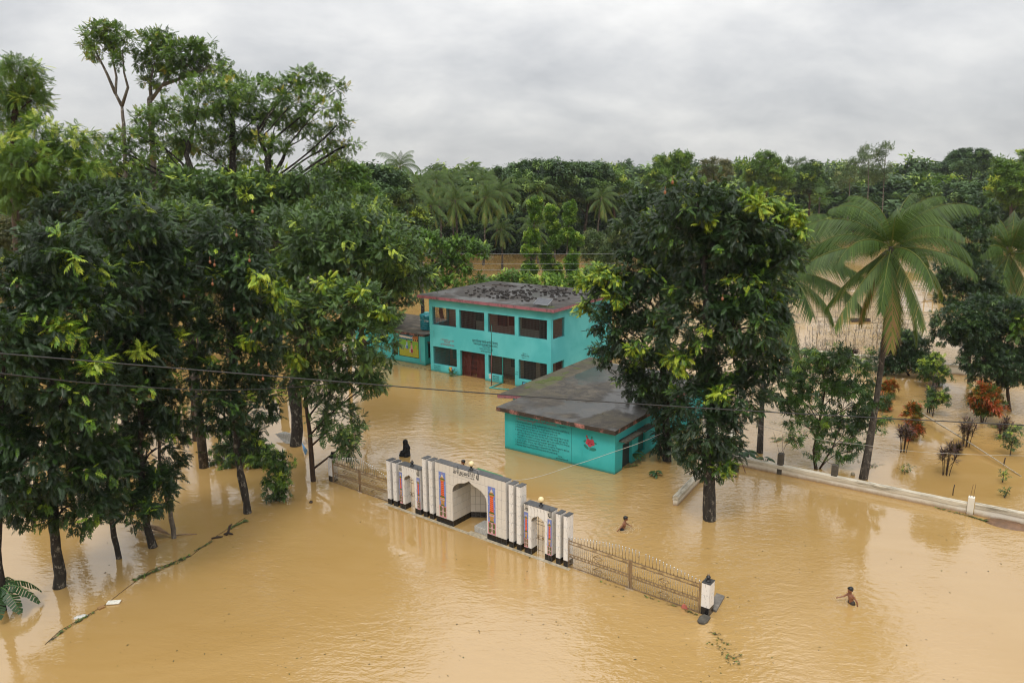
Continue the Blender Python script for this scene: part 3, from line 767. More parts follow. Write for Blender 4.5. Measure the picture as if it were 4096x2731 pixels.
def tile_face(parent, o, rz, width, z0, z1, tw, th, mat, hfun=None, skip=None):
    """lay tiles one by one on a face: o = lower left corner, rz = turn of the face about z (0 faces -y)"""
    n = max(1, round(width / tw)); m = max(1, round((z1 - z0) / th))
    tw = width / n; th = (z1 - z0) / m
    for j in range(m):
        for i in range(n):
            a, b = i*tw, i*tw + tw; lo, hi = z0 + j*th, z0 + (j+1)*th
            if skip and skip(a, b, lo, hi): continue
            me = None
            if hfun:
                us = sorted({a, b, *[a + (b-a)*k/8 for k in range(9)], *[e for e in hfun.edges if a < e < b]})
                segs = []; cur = []
                for p, q in zip(us[:-1], us[1:]):
                    mid = hfun((p+q)/2)
                    if mid >= hi - .01:
                        if cur: segs.append(cur); cur = []
                        continue
                    if not cur: cur = [(p, max(lo, hfun(p + 1e-4)))]
                    cur.append((q, max(lo, hfun(q - 1e-4))))
                if cur: segs.append(cur)
                if not segs: continue
                full = len(segs) == 1 and abs(segs[0][0][0]-a) < 1e-6 and abs(segs[0][-1][0]-b) < 1e-6 and all(abs(s[1]-lo) < 1e-6 for s in segs[0])
                if not full:
                    mb = MB(); g = .004
                    for s in segs:
                        bot = [(min(max(u, a+g), b-g) - a, min(z, hi-.008) + g - lo) for u, z in s]
                        top = [(bot[-1][0], hi - g - lo), (bot[0][0], hi - g - lo)]
                        poly = bot + top; k = len(poly)
                        mb.add([(p[0], 0, p[1]) for p in poly] + [(p[0], -.010, p[1]) for p in poly], [tuple(range(k, 2*k))] + [(i2, (i2+1) % k, k + (i2+1) % k, k + i2) for i2 in range(k)])
                    me = mb.mesh('tile', M[mat])
            if me is None: me = tile_mesh(tw, th, mat)
            ob = link_mesh('tile', me, parent, (o[0] + a*math.cos(rz), o[1] + a*math.sin(rz), lo))
            ob.rotation_euler = (0, 0, rz)
class Arch:
    """ogee arch: straight jambs a..b up to spring, then up to a pointed crown"""
    def __init__(s, a, b, spring, crown): s.a, s.b, s.sp, s.cr = a, b, spring, crown; s.edges = (a, b)
    def __call__(s, u):
        if u <= s.a or u >= s.b: return -9.0
        x = abs((u - (s.a+s.b)/2) / ((s.b-s.a)/2))
        body = math.sqrt(max(0, 1 - x**2.2)) * .80
        tip = max(0, 1 - x/.34)**1.7 * .20
        return s.sp + (s.cr - s.sp) * min(1, body + tip)
def arch_core(mb, w, depth, top, arch, z0, mi=0):
    us = sorted({0, w, arch.a, arch.b, *[arch.a + (arch.b-arch.a)*k/28 for k in range(29)]})
    for p, q in zip(us[:-1], us[1:]):
        zp = arch(p + 1e-5); zq = arch(q - 1e-5)
        if zp < 0: zp = z0
        if zq < 0: zq = z0
        vs = [(p, 0, zp), (q, 0, zq), (q, depth, zq), (p, depth, zp), (p, 0, top), (q, 0, top), (q, depth, top), (p, depth, top)]
        mb.add(vs, [(0,3,2,1), (4,5,6,7), (0,1,5,4), (2,3,7,6)] + ([(3,0,4,7)] if p == 0 or abs(p-arch.b) < 1e-9 else []) + ([(1,2,6,5)] if q == w or abs(q-arch.a) < 1e-9 else []), mi)
    mb.box(arch.a - .0, arch.a + .001, 0.001, depth - .001, z0, arch.sp, mi); mb.box(arch.b - .001, arch.b, 0.001, depth - .001, z0, arch.sp, mi)

def minaret_picture(parent, x, z0, z1, w):
    H = z1 - z0; mb = MB(); y = -.012
    cs = [(.17, .24, .55), (.62, .07, .03), (.48, .24, .08), (.07, .14, .03), (.60, .42, .42), (.64, .20, .26), (.10, .13, .05), (.66, .60, .50), (.50, .55, .70), (.80, .30, .12)]
    F = lambda pts, k, m: flat(mb, [(x + p[0]*w, z0 + p[1]*H) for p in pts], y - .002*k, m)
    F([(0, 0), (1, 0), (1, 1), (0, 1)], 0, 0)
    F([(0, 0), (1, 0), (1, .26), (0, .26)], 1, 5)
    for a, b in ((.08, .36), (.64, .92)): F([(a, .03), (b, .03), (b, .24), (a, .24)], 2, 6)
    F([(.40, .02), (.60, .02), (.60, .25), (.40, .25)], 2, 4)
    for k in (.06, .16): F([(.44, k), (.56, k), (.56, k + .06), (.44, k + .06)], 3, 6)
    F([(0, .12), (1, .12), (1, .135), (0, .135)], 4, 4); F([(0, 0), (1, 0), (1, .012), (0, .012)], 4, 4)
    F([(.22, .26), (.78, .26), (.72, .36), (.28, .36)], 1, 2); F([(.22, .255), (.80, .255), (.74, .285), (.26, .285)], 2, 3)
    F([(.12, .36), (.88, .36), (.82, .42), (.18, .42)], 1, 2)
    for k in range(5): F([(.20 + .13*k, .385), (.27 + .13*k, .385), (.27 + .13*k, .41), (.20 + .13*k, .41)], 3, 8)
    F([(.08, .44), (.92, .44), (.80, .475), (.20, .475)], 2, 3); F([(.14, .425), (.86, .425), (.86, .44), (.14, .44)], 2, 9)
    F([(.24, .475), (.76, .475), (.72, .80), (.28, .80)], 1, 1)
    for k in range(7): F([(.30, .50 + .042*k), (.70, .50 + .042*k), (.70, .512 + .042*k), (.30, .512 + .042*k)], 2, 9)
    F([(.18, .80), (.82, .80), (.88, .835), (.12, .835)], 1, 2); F([(.10, .835), (.90, .835), (.84, .86), (.16, .86)], 2, 3)
    F([(.24, .86), (.76, .86), (.70, .89), (.30, .89)], 1, 2)
    F([(.34, .89), (.66, .89), (.62, .925), (.50, .95), (.38, .925)], 1, 7); F([(.46, .945), (.54, .945), (.52, .985), (.48, .985)], 2, 5)
    for cx, cz in ((.12, .90), (.88, .72), (.10, .62), (.90, .56)): F([(cx - .05, cz), (cx + .05, cz), (cx + .03, cz + .018), (cx - .03, cz + .015)], 1, 8)
    mb.build('minaret_picture', [pc(c, .25) for c in cs], parent)
def word_tile(parent, x, z, w, h, s, size):
    mb = MB(); mb.box(x, x + w, -.0135, 0, z, z + h); tb = mb.build('word_tile', M['tile_plain'], parent)
    text(tb, s, x + .02, z + h*.24, size, 'ink', y=-.0165, width=w - .02, bold=.012)
def globe_lamp(label, pos):
    t = thing('globe_lamp', label, 'lamp', pos, 0, 'globe lamps along the tiled gateway')
    mb = MB(); mb.lathe([(.085, 0), (.085, .02), (.045, .03), (.035, .10), (.055, .12), (.055, .15)], seg=14); mb.build('base', M['black'], t)
    mb = MB(); mb.ball((0, 0, .245), .112, 20, 14); mb.build('globe', M['globe'], t)
    return t
def lamp_socket(label, pos):
    t = thing('lamp_socket', label, 'lamp', pos, 0, 'globe lamps along the tiled gateway')
    mb = MB(); mb.lathe([(.09, 0), (.09, .025), (.045, .04), (.04, .11), (.075, .13), (.075, .16), (.05, .17), (.035, .22)], seg=14); mb.build('base', M['black'], t)
    mb = MB(); mb.lathe([(.034, .22), (.04, .24), (.02, .255)], seg=12); mb.build('bulb_holder', M['brass'], t)

BLK = .24
def pier(label, t0, t1, top, n0=-.12, dep=.36):
    w = t1 - t0
    t = thing('tiled_pillar', label, 'pillar', gpos(t0, n0), GROT, 'tiled pillars of the gateway')
    mb = MB(); mb.box(0, w, 0, dep, -1.2, top - .02); mb.build('core', M['grout'], t)
    mb = MB(); mb.box(-.012, w + .012, -.012, dep + .012, top - .02, top); mb.build('cap', M['cap'], t)
    for (o, rz, ww) in (((0, 0), 0, w), ((w, 0), PI/2, dep)):
        tile_face(t, o, rz, ww, -.16, BLK, ww, .4, 'tile_black')
        tile_face(t, o, rz, ww, BLK, top - .02, w if rz == 0 else dep/2, .40, 'tile_veined')
    return t
pier('low tiled pillar next to the left steel gate, first from the left', 4.15, 4.36, 2.02)
pier('low tiled pillar against the left small archway', 4.51, 4.72, 2.02)
pier('tall tiled pillar right of the left small archway', 6.31, 6.50, 2.60)
pier('tall tiled pillar touching the left flank of the big niche arch', 6.67, 6.87, 2.60)
pier('tall tiled pillar touching the right flank of the big niche arch', 10.88, 11.09, 2.60)
pier('tall tiled pillar left of the right small archway', 11.25, 11.45, 2.60)
pier('low tiled pillar against the right small archway', 13.07, 13.25, 2.00)
pier('low tiled pillar behind the hinge of the right steel gate', 13.40, 13.58, 2.00)

def side_arch(label, t0, t1, a, b, top):
    w = t1 - t0; dep = .36
    t = thing('tiled_archway', label, 'archway', gpos(t0, -.12), GROT, 'small tiled archways with steel grilles')
    ar = Arch(a - t0, b - t0, 1.34, 1.66)
    mb = MB(); arch_core(mb, w, dep, top - .02, ar, -1.2); mb.build('core', M['grout'], t)
    mb = MB(); mb.box(-.012, w + .012, -.012, dep + .012, top - .02, top); mb.build('cap', M['cap'], t)
    pw = .185
    for s0, s1 in ((0, a - t0), (b - t0, w)): tile_face(t, (s0, 0), 0, s1 - s0, -.16, BLK, (s1-s0)/2, .4, 'tile_black')
    sk = lambda p, q, lo, hi: (q <= pw + .02 or p >= w - pw - .02)
    tile_face(t, (pw, 0), 0, w - 2*pw, BLK, top - .02, .15, .44, 'tile_veined', type('S', (), {'__call__': lambda s, u: ar(u + pw), 'edges': (ar.a - pw, ar.b - pw)})())
    for x in (0, w - pw):
        minaret_picture(t, x + .004, BLK, 1.66, pw - .008)
    word_tile(t, .004, 1.67, pw - .008, top - 1.70, '\ufdf4', .34); word_tile(t, w - pw + .004, 1.67, pw - .008, top - 1.70, '\ufdf2', .34)
    tile_face(t, (w, 0), PI/2, dep, -.16, BLK, dep/2, .4, 'tile_black'); tile_face(t, (w, 0), PI/2, dep, BLK, top - .02, dep/2, .44, 'tile_veined')
    tile_face(t, (a - t0, 0), PI/2, dep, -.16, BLK, dep/2, .4, 'tile_black'); tile_face(t, (a - t0, 0), PI/2, dep, BLK, 1.34, dep/2, .37, 'tile_veined')
    # steel grille in the opening
    mb = MB(); x0, x1 = a - t0, b - t0; y = dep - .05
    for z in (.10, .55, .70, 1.15, 1.28): mb.tube([(x0, y, z), (x1, y, z)], .011, 6)
    gr = mb.build('grille', M['brass'], t)
    nb = 3
    for k in range(nb):
        xk = x0 + (x1-x0)*(k+.5)/nb
        mb = MB(); mb.tube([(xk, y, -.2), (xk, y, min(1.60, ar(xk) - .01))], .010, 6)
        for z in (.30, .92, 1.40): mb.ball((xk, y, z), .022, 8, 6)
        mb.build('bar', M['steel'], gr)
        mb = MB(); mb.tube([(xk, y - .004, .62), (xk, y + .004, .62)], .05, 12); mb.build('rosette', M['brass'], gr)
    return t
side_arch('small tiled archway left of the big niche arch, with a bare lamp socket on top', 4.91, 6.15, 5.22, 5.82, 2.02)
side_arch('small tiled archway right of the big niche arch, with a globe lamp on top', 11.62, 12.88, 11.95, 12.57, 2.00)

def big_niche():
    t0, t1, a, b, top, dep = 7.05, 10.74, 7.98, 9.79, 2.63, .36
    w = t1 - t0
    t = thing('niche_archway', 'big white tiled prayer niche with an ogee arch and two minaret pictures', 'archway', gpos(t0, -.12), GROT)
    ar = Arch(a - t0, b - t0, 1.52, 2.20)
    mb = MB(); arch_core(mb, w, dep, top - .02, ar, -1.2); mb.build('core', M['grout'], t)
    mb = MB(); mb.box(-.012, w + .012, -.012, dep + .012, top - .02, top); mb.build('cap', M['cap'], t, bevel=.006)
    for s0, s1 in ((0, a - t0), (b - t0, w)): tile_face(t, (s0, 0), 0, s1 - s0, -.16, BLK, .23, .4, 'tile_black')
    pics = [(.205, .375), (2.805, .375)]
    sk = lambda p, q, lo, hi: lo > .2 and hi < 2.3 and any(p > x - .06 and q < x + ww + .06 for x, ww in pics)
    tile_face(t, (0, 0), 0, w, BLK, top - .02, .205, .395, 'tile_plain', ar)
    for x, ww in pics: minaret_picture(t, x, .26, 2.25, ww)
    word_tile(t, .99, 2.30, .17, .29, '\ufdf4', .36); word_tile(t, 2.20, 2.30, .17, .29, '\ufdf2', .36)
    mb = MB(); mb.box(1.17, 2.19, -.0135, 0, 2.30, 2.59); bd = mb.build('word_tile', M['tile_plain'], t)
    text(bd, '\ufdf2 \ufedd\ufeee\ufeb3\ufead \ufeaa\ufee4\ufea4\ufee3 \ufdf2 \ufefb\ufe87 \ufeea\ufedf\ufe87 \ufefb', 1.20, 2.41, .30, 'ink', y=-.0165, width=.96, bold=.010)
    text(bd, 'লা ইলাহা ইল্লাল্লাহু মুহাম্মাদুর রাসুলুল্লাহ', 1.22, 2.33, .055, 'ink', y=-.0165, width=.92)
    tile_face(t, (w, 0), PI/2, dep, -.16, BLK, dep/2, .4, 'tile_black'); tile_face(t, (w, 0), PI/2, dep, BLK, top - .02, dep/2, .395, 'tile_veined')
    # the recess behind the arch: jambs, slanted corners and back wall, tiled inside
    L, R2 = a - t0, b - t0; y1, y2 = 1.12, 1.47; cx0, cx1 = L + .52, R2 - .52
    out = .12
    poly = [(L, dep), (L, y1), (cx0, y2), (cx1, y2), (R2, y1), (R2, dep)]
    outp = [(L - out, dep), (L - out, y1 + .06), (cx0 - .05, y2 + out), (cx1 + .05, y2 + out), (R2 + out, y1 + .06), (R2 + out, dep)]
    zt = 2.0
    mb = MB()
    for i in range(5):
        p, q, oq, op = poly[i], poly[i+1], outp[i+1], outp[i]
        mb.add([(*p, -1.2), (*q, -1.2), (*oq, -1.2), (*op, -1.2), (*p, zt), (*q, zt), (*oq, zt), (*op, zt)], [(4,5,6,7), (0,1,5,4), (1,2,6,5), (2,3,7,6), (3,0,4,7)])
    mb.build('niche_wall', M['grout'], t)
    for p, q in zip(poly[:-1], poly[1:]):
        wd = math.hypot(q[0]-p[0], q[1]-p[1]); rz = math.atan2(q[1]-p[1], q[0]-p[0])
        st = p
        if p == poly[0]: st = (L, 0); wd = y1; 
        if q == poly[-1]: wd = y1
        tile_face(t, st, rz, wd, -.16, BLK, .23, .4, 'tile_black'); tile_face(t, st, rz, wd, BLK, 1.52 if st == (L, 0) or q == poly[-1] else 1.99, .24, .33, 'tile_plain')
    mb = MB(); ap = ((L+R2)/2 - .12, .74, 2.50); n = len(outp)
    vs = [(p[0]*1.0, p[1], zt + .002) for p in outp] + [ap] + [(p[0], p[1], zt + .03) for p in outp]
    mb.add(vs, [(n + 1 + i, n + 1 + (i+1) % n, n) for i in range(n)] + [(i, (i+1) % n, n+1+(i+1) % n, n+1+i) for i in range(n)] + [tuple(range(n-1, -1, -1))])
    mb.build('niche_roof', M['green_sheet'], t)
    # pulpit steps
    mb = MB(); mb.box(1.93, R2 - .015, .16, .80, -1.0, .27); mb.box(2.06, R2 - .015, .80, 1.15, -1.0, .50); mb.build('step', M['step'], t, bevel=.01)
    mb = MB(); mb.box(1.80, R2 + .02, -.16, .10, -.6, .03); mb.build('threshold', M['ledge'], t)
big_niche()
globe_lamp('cream globe lamp on top of the big niche arch', gpos(8.87, .06, 2.63))
globe_lamp('cream globe lamp on the right small archway', gpos(12.27, .06, 2.00))
lamp_socket('bare black lamp socket on the left small archway', gpos(5.55, .06, 2.02))

# footing ledge just awash
mb = MB(); mb.box(4.05, 13.75, -.30, -.14, -1.0, .012)
rng = random.Random(2)
for k in range(34):
    x = 4.1 + 9.5*rng.random(); mb.box(x, x + rng.uniform(.1, .35), -.29 + .1*rng.random(), -.16, .013, .016 + .012*rng.random())
tag(mb.build('footing_ledge', M['ledge'], None), 'pale concrete footing ledge just awash along the foot of the tiled gateway', 'ledge')
bpy.data.objects['footing_ledge'].location = GO; bpy.data.objects['footing_ledge'].rotation_euler = (0, 0, GROT)

def end_post(label, t0, t1, top, n0, dep, nm='gate_post'):
    w = t1 - t0
    t = thing(nm, label, 'gate post', gpos(t0, n0), GROT, 'white tiled gate posts with black lamp sockets')
    mb = MB(); mb.box(0, w, 0, dep, -1.2, top - .02); mb.build('core', M['grout'], t)
    mb = MB(); mb.box(-.012, w + .012, -.012, dep + .012, top - .02, top); mb.build('cap', M['cap'], t)
    for (o, rz, ww) in (((0, 0), 0, w), ((w, 0), PI/2, dep), ((0, dep), -PI/2, dep)):
        tile_face(t, o, rz, ww, -.16, .27, ww, .43, 'tile_black'); tile_face(t, o, rz, ww, .27, top - .02, ww, .43, 'tile_veined')
end_post('tiled gate post with black lamp socket at the far left end of the steel gate', 0.0, .30, 1.20, 0, .30)
end_post('tiled gate post with black lamp socket at the near right end of the steel gate', 18.74, 19.02, 1.13, -.05, .36)
lamp_socket('black lamp socket on the left gate post', gpos(.15, .15, 1.20))
lamp_socket('black lamp socket on the right gate post', gpos(18.88, .12, 1.13))

# ------------------------------------------------------------------ steel gates
GC = {}
def gmesh(key, fn, mats):
    if key not in GC:
        mb = MB(); fn(mb); GC[key] = mb.mesh(key[0], mats)
    return GC[key]
def scroll_pts(x, z, r, sgn=1):
    return [(x + sgn*r*(1 - .11*k)*math.cos(k*.75), 0, z + r*(1 - .11*k)*math.sin(k*.75)) for k in range(8)]
def steel_gate(label, t0, t1, peak_mid, spikes, n0=-.02):
    t = thing('steel_gate', label, 'gate', gpos(t0, n0), GROT, 'stainless steel double gates')
    mid = (t1 - t0) / 2
    for side, (x0, x1) in enumerate(((0, mid - .012), (mid + .012, t1 - t0))):
        w = x1 - x0
        mb = MB()
        mb.box(0, .055, -.02, .02, -.35, 1.08); mb.box(w - .055, w, -.02, .02, -.35, 1.08)
        for z in (1.04, .92, .52, .42, .05, -.07): mb.box(.055, w - .055, -.016, .016, z - .013, z + .013)
        leaf = mb.build('gate_leaf', M['brass'], t, (x0, 0, 0))
        # balusters with two small balls, upper and lower panel
        nb = 28
        for pz, (zb, zt) in enumerate(((.53, .91), (.06, .41))):
            for k in range(nb):
                x = .055 + (w - .11)*(k + .5)/nb; ph = k % 4
                fr = (.25, .40, .55, .70)[ph] if k % 8 < 4 else (.70, .55, .40, .25)[ph]
                def f(mb, zb=zb, zt=zt, fr=fr):
                    mb.tube([(0, 0, zb), (0, 0, zt)], .007, 5)
                    zc = zb + (zt-zb)*fr; mb.ball((0, 0, zc), .019, 7, 5); mb.ball((0, 0, zb + (zt-zb)*(1-fr)*.9), .014, 6, 4)
                link_mesh('baluster', gmesh(('baluster', pz, fr), f, M['steel']), leaf, (x, 0, 0))
        # top spikes with ball tips
        for k in range(spikes):
            if side == 1 and label.endswith('missing spike') and k in (3,): continue
            u = (k + .4) / (spikes - .2); x = u*w
            g_ = (x0 + x) / (t1 - t0); z = 1.10 + (peak_mid - 1.10)*math.sin(PI*min(1, max(0, g_)))**1.15 + .06
            zq = round(z, 2)
            def f(mb, zq=zq):
                mb.tube([(0, 0, 1.05), (0, 0, zq - .02)], .012, 5); mb.ball((0, 0, zq), .026, 9, 6, 1)
            link_mesh('spike', gmesh(('spike', zq), f, [M['steel'], M['steel_ball']]), leaf, (x, 0, 0))
        # ornament bands: scrolls and lattice above and below, ringed stars in the middle
        for zb in (.98, -.01):
            mb = MB(); nrep = 8
            for k in range(nrep):
                xc = .055 + (w - .11)*(k + .5)/nrep
                if k % 2 == 0:
                    for s in (-1, 1): mb.tube([(xc + s*.05 + p[0]*1.0 - 0, 0, zb + p[2]) for p in scroll_pts(0, 0, .045, s)], .0055, 4)
                else:
                    for d in (-.08, -.04, 0, .04, .08): mb.tube([(xc + d - .045, 0, zb - .045), (xc + d + .045, 0, zb + .045)], .005, 4); mb.tube([(xc + d - .045, 0, zb + .045), (xc + d + .045, 0, zb - .045)], .005, 4)
            mb.build('scroll_band', M['brass'], leaf)
        nr = 16
        def fr_(mb):
            mb.tube([(.042*math.cos(2*PI*k/12), 0, .47 + .042*math.sin(2*PI*k/12)) for k in range(13)], .006, 4, caps=False)
            for k in range(3): mb.tube([(-.03*math.cos(k*PI/3), 0, .47 - .03*math.sin(k*PI/3)), (.03*math.cos(k*PI/3), 0, .47 + .03*math.sin(k*PI/3))], .006, 4)
        for k in range(nr): link_mesh('ring', gmesh(('ring',), fr_, M['brass']), leaf, (.055 + (w - .11)*(k + .5)/nr, 0, 0))
        def fd(mb):
            mb.tube([(-.19, 0, 0), (0, 0, .14), (.19, 0, 0), (0, 0, -.14), (-.19, 0, 0)], .012, 5)
            for z in (-.04, .04): mb.tube([(-.11, 0, z), (.11, 0, z)], .009, 5); mb.ball((0, 0, z), .02, 7, 5)
        for z in (.72, .235): link_mesh('diamond', gmesh(('diamond',), fd, M['brass']), leaf, (w*.5, -.012, z))
    mb = MB(); mb.box(mid - .05, mid - .015, -.05, -.02, -.3, .30); mb.box(mid - .16, mid + .16, -.04, -.022, .0, .03); mb.build('bolt', M['steel_ball'], t)
    return t
steel_gate('stainless steel double gate left of the tiled gateway', .33, 4.12, 1.50, 16)
steel_gate('longer stainless steel double gate right of the tiled gateway, with a missing spike', 13.55, 18.71, 1.42, 20, -.06)
# slab and broken footing by the right post
mb = MB(); mb.prism([(6.62, 22.72), (7.14, 23.62), (6.92, 23.82), (6.38, 22.92)], -1.0, .075)
tag(mb.build('concrete_slab', M['concrete'], None, bevel=.012), 'flat grey concrete slab at water level behind the right gate post', 'slab')
mb = MB(); rr = random.Random(5)
mb.prism([(5.86 + .02*rr.random(), 22.20), (5.90, 22.06), (6.05, 22.02), (6.18, 22.12), (6.36, 22.40), (6.18, 22.55), (6.02, 22.46)], -1.0, .07)
tag(mb.build('broken_footing', M['concrete_dark'], None, bevel=.02), 'rough dark lump of broken footing in front of the right gate post', 'concrete lump')
mb = MB()
_p = gpos(18.2, -.1, .05)
mb.add([(_p[0] + dx, _p[1] + dy, dz) for dx, dy, dz in ((-.10, .06, .02), (.01, -.01, .0), (.08, -.06, .03), (.06, -.04, .13), (-.02, .02, .18), (-.08, .05, .11))] +
       [(_p[0] + dx, _p[1] + dy - .03, dz) for dx, dy, dz in ((-.10, .06, .02), (.01, -.01, .0), (.08, -.06, .03), (.06, -.04, .13), (-.02, .02, .18), (-.08, .05, .11))],
       [(0, 1, 4, 5), (1, 2, 3, 4), (11, 10, 7, 6), (10, 9, 8, 7), (0, 6, 7, 1), (1, 7, 8, 2), (3, 9, 10, 4), (4, 10, 11, 5)])
tag(mb.build('plastic_scrap', plain('red_plastic', (.42, .12, .09), .5), None), 'scrap of red plastic caught at the foot of the right steel gate', 'plastic scrap')

# ------------------------------------------------------------------ boundary walls on the right
def low_wall(name, label, pts, h=.52, th=.20, ends=(True, True)):
    p0, p1 = Vector(pts[0]), Vector(pts[1]); d = (p1 - p0); L = d.length; ang = math.atan2(d.y, d.x)
    t = thing(name, label, 'wall', (p0.x, p0.y, 0), ang)
    mb = MB(); mb.box(0, L, 0, th, -1.3, h - .22); mb.build('wall_face', M['white_wash'], t)
    n = max(2, int(L / .4)); rng = random.Random(int(L*10)); sec = []
    for i in range(n + 1):
        x = L*i/n; jz = rng.uniform(-.014, .014)
        sec.append([(x, -.035, h - .22 + jz), (x, -.035, h - .06 + jz*.4), (x, th*.42, h + jz*.3), (x, th + .03, h - .05), (x, th + .03, h - .22)])
    vs = [p for s in sec for p in s]; fs = [(i*5 + k, (i+1)*5 + k, (i+1)*5 + (k+1) % 5, i*5 + (k+1) % 5) for i in range(n) for k in range(5)]
    fs += [(4, 3, 2, 1, 0), tuple(n*5 + k for k in range(5))]
    mb = MB(); mb.add(vs, fs); mb.build('coping', M['coping'], t)
    return t
low_wall('boundary_wall', 'long low whitewashed boundary wall with stained coping, running off to the right', ((10.45, 36.10, 0), (19.05, 30.06, 0)), .50)
low_wall('boundary_wall', 'right-hand length of the low whitewashed wall beyond its white pillar', ((19.28, 29.90, 0), (24.5, 26.3, 0)), .55)
low_wall('wall_stub', 'short whitewashed return wall pointing towards the boys, behind the big tree trunk', ((7.10, 31.0, 0), (9.35, 34.7, 0)), .46)
def column_stub(label, x, y, h, w, mat, bars, lean=0):
    t = thing('column_stub', label, 'post', (x, y, 0), R_(-35))
    mb = MB(); mb.box(-w/2, w/2, -w/2, w/2, -1.2, h); mb.build('post', M[mat], t, bevel=.015)
    for dx, dy, tx, ty, hh in bars:
        mb = MB(); mb.tube([(dx, dy, h - .05), (dx + tx*.5, dy + ty*.5, h + hh*.55), (dx + tx, dy + ty, h + hh)], .007, 5); mb.build('rebar', M['rebar'], t)
column_stub('dark concrete column stub with a fan of rebar, on the boundary wall', 12.78, 34.62, 1.02, .26, 'concrete_dark', [(-.06, -.06, -.35, 0, 1.0), (.06, -.06, -.05, 0, .98), (.06, .06, .25, .1, 1.05), (-.06, .06, .55, .05, .9)])
column_stub('dark mossy column stub right of the mango trunk, on the boundary wall', 14.78, 33.22, .98, .26, 'concrete_dark', [(-.06, 0, -1.2, .1, .25)])
column_stub('white pillar with two rusty rebars between the wall lengths', 19.16, 29.98, .78, .24, 'white_wash', [(-.05, 0, .05, 0, .55), (.06, 0, .03, 0, .58)])
# far cross wall of the garden
low_wall('garden_wall', 'pale low wall at the far side of the flooded garden', ((20.0, 59.5, 0), (46.0, 44.5, 0)), .75)
low_wall('garden_wall', 'pale low wall behind the big right tree', ((11.0, 36.6, 0), (18.5, 58.5, 0)), .48)
# hand pump
t = thing('hand_pump', 'rusty hand pump standing in the water beside the boundary wall', 'hand pump', (10.80, 34.85, 0), R_(-40))
mb = MB(); mb.lathe([(.05, -1.2), (.05, .05), (.085, .07), (.085, .32), (.06, .34), (.06, .40)], seg=12); mb.tube([(-.05, 0, .22), (-.20, 0, .20), (-.22, 0, .10)], .03, 8); mb.build('body', M['rust'], t)
mb = MB(); mb.tube([(-.04, 0, .44), (0, 0, .58), (.18, 0, .60), (.46, -.10, .10)], .018, 6); mb.tube([(0, 0, .38), (0, 0, .58)], .012, 6); mb.build('handle', M['rust'], t)
# float ball, iron stake, brown dome
mb = MB(); mb.ball((0, 0, .05), .10, 14, 10); o = mb.build('float_ball', M['ball_grey'], None, tuple(at(3411, 1900))); tag(o, 'round grey ball floating behind the boundary wall', 'ball')
def stake(label, x, y, h, r=.022, mat='wood', lean=.03):
    p = at(x, y); mb = MB(); mb.tube([(0, 0, -1.0), (0, 0, h*.5), (lean, 0, h)], [r, r, r*.9], 7)
    return tag(mb.build('stake', M[mat], None, tuple(p)), label, 'stake')
stake('bare wooden stake left of the white wall pillar', 3811, 1980, .50)
stake('dark stake beside the fallen bamboo pole', 4015, 1862, .42, .03)
stake('thin stake in the garden, left one of the upright pair', 3591, 1350, 1.2, .03)
stake('thin taller stake in the garden, right one of the upright pair', 3603, 1345, 1.6, .03)
mb = MB(); rr = random.Random(8); p = at(4030, 2098)
mb.lathe([(.80, -.15), (.72, .0), (.55, .07), (.3, .10), (.02, .115)], seg=28)
mb.v = [(x*(1.15 + .05*rr.random()), y*(.62 + .05*rr.random()), z) for x, y, z in mb.v]
o = mb.build('mud_mound', M['mud'], None, tuple(p)); o.rotation_euler = (0, 0, R_(-32)); tag(o, 'brown mud mound just above the water at the right edge by the wall', 'mound')
# fallen bamboo
a_, b_ = at(3674, 1645, .55), at(4086, 1905, .02)
mb = MB(); n = 14
mb.tube([a_ + (b_ - a_)*k/n + np.array([0, 0, .05*math.sin(PI*k/n)]) for k in range(n + 1)], [.055 - .0025*k for k in range(n + 1)], 9)
for k in range(1, n): mb.tube([a_ + (b_ - a_)*(k/n) + np.array([0, 0, .05*math.sin(PI*k/n)]), a_ + (b_ - a_)*(k/n + .006) + np.array([0, 0, .05*math.sin(PI*k/n)])], .060 - .0025*k, 9)
tag(mb.build('bamboo_pole', M['bamboo']), 'long pale bamboo pole slanting into the water among the garden shrubs', 'bamboo pole')

# ------------------------------------------------------------------ things round the school
def spos(x, y, z, base=(-6.02, 55.18)):
    c, s = math.cos(ANG), math.sin(ANG); return (base[0] + x*c - y*s, base[1] + x*s + y*c, z)
t = thing('water_tank', 'teal ribbed plastic water tank on the annex roof', 'water tank', (-6.62 + 0, 58.95, 2.38), R_(-20))
prof = [(.50, 0), (.545, .04)]
for k in range(6): prof += [(.545, .10 + .15*k), (.525, .14 + .15*k), (.525, .19 + .15*k), (.545, .22 + .15*k)]
prof += [(.545, 1.02), (.52, 1.12), (.42, 1.22), (.22, 1.26)]
mb = MB(); mb.lathe(prof, seg=32); mb.build('tank_body', M['tank'], t)
mb = MB(); mb.lathe([(.24, 1.25), (.24, 1.31), (.20, 1.34), (.05, 1.35)], seg=24)
for k in range(6): mb.ball((.15*math.cos(k*PI/3), .15*math.sin(k*PI/3), 1.34), .03, 6, 4)
mb.build('lid', M['tank_lid'], t)
mb = MB(); mb.box(.49, .60, -.06, .06, .95, 1.18); mb.box(-.60, -.49, -.06, .06, .95, 1.18); mb.box(-.06, .06, -.60, -.49, .95, 1.18); mb.build('lug', M['tank'], t)
tx = text(t, 'সেরা', .05, .66, .24, 'white', y=-.56, width=.36)
text(t, 'সেরা', -.40, .74, .12, 'white', y=-.47, width=.16)

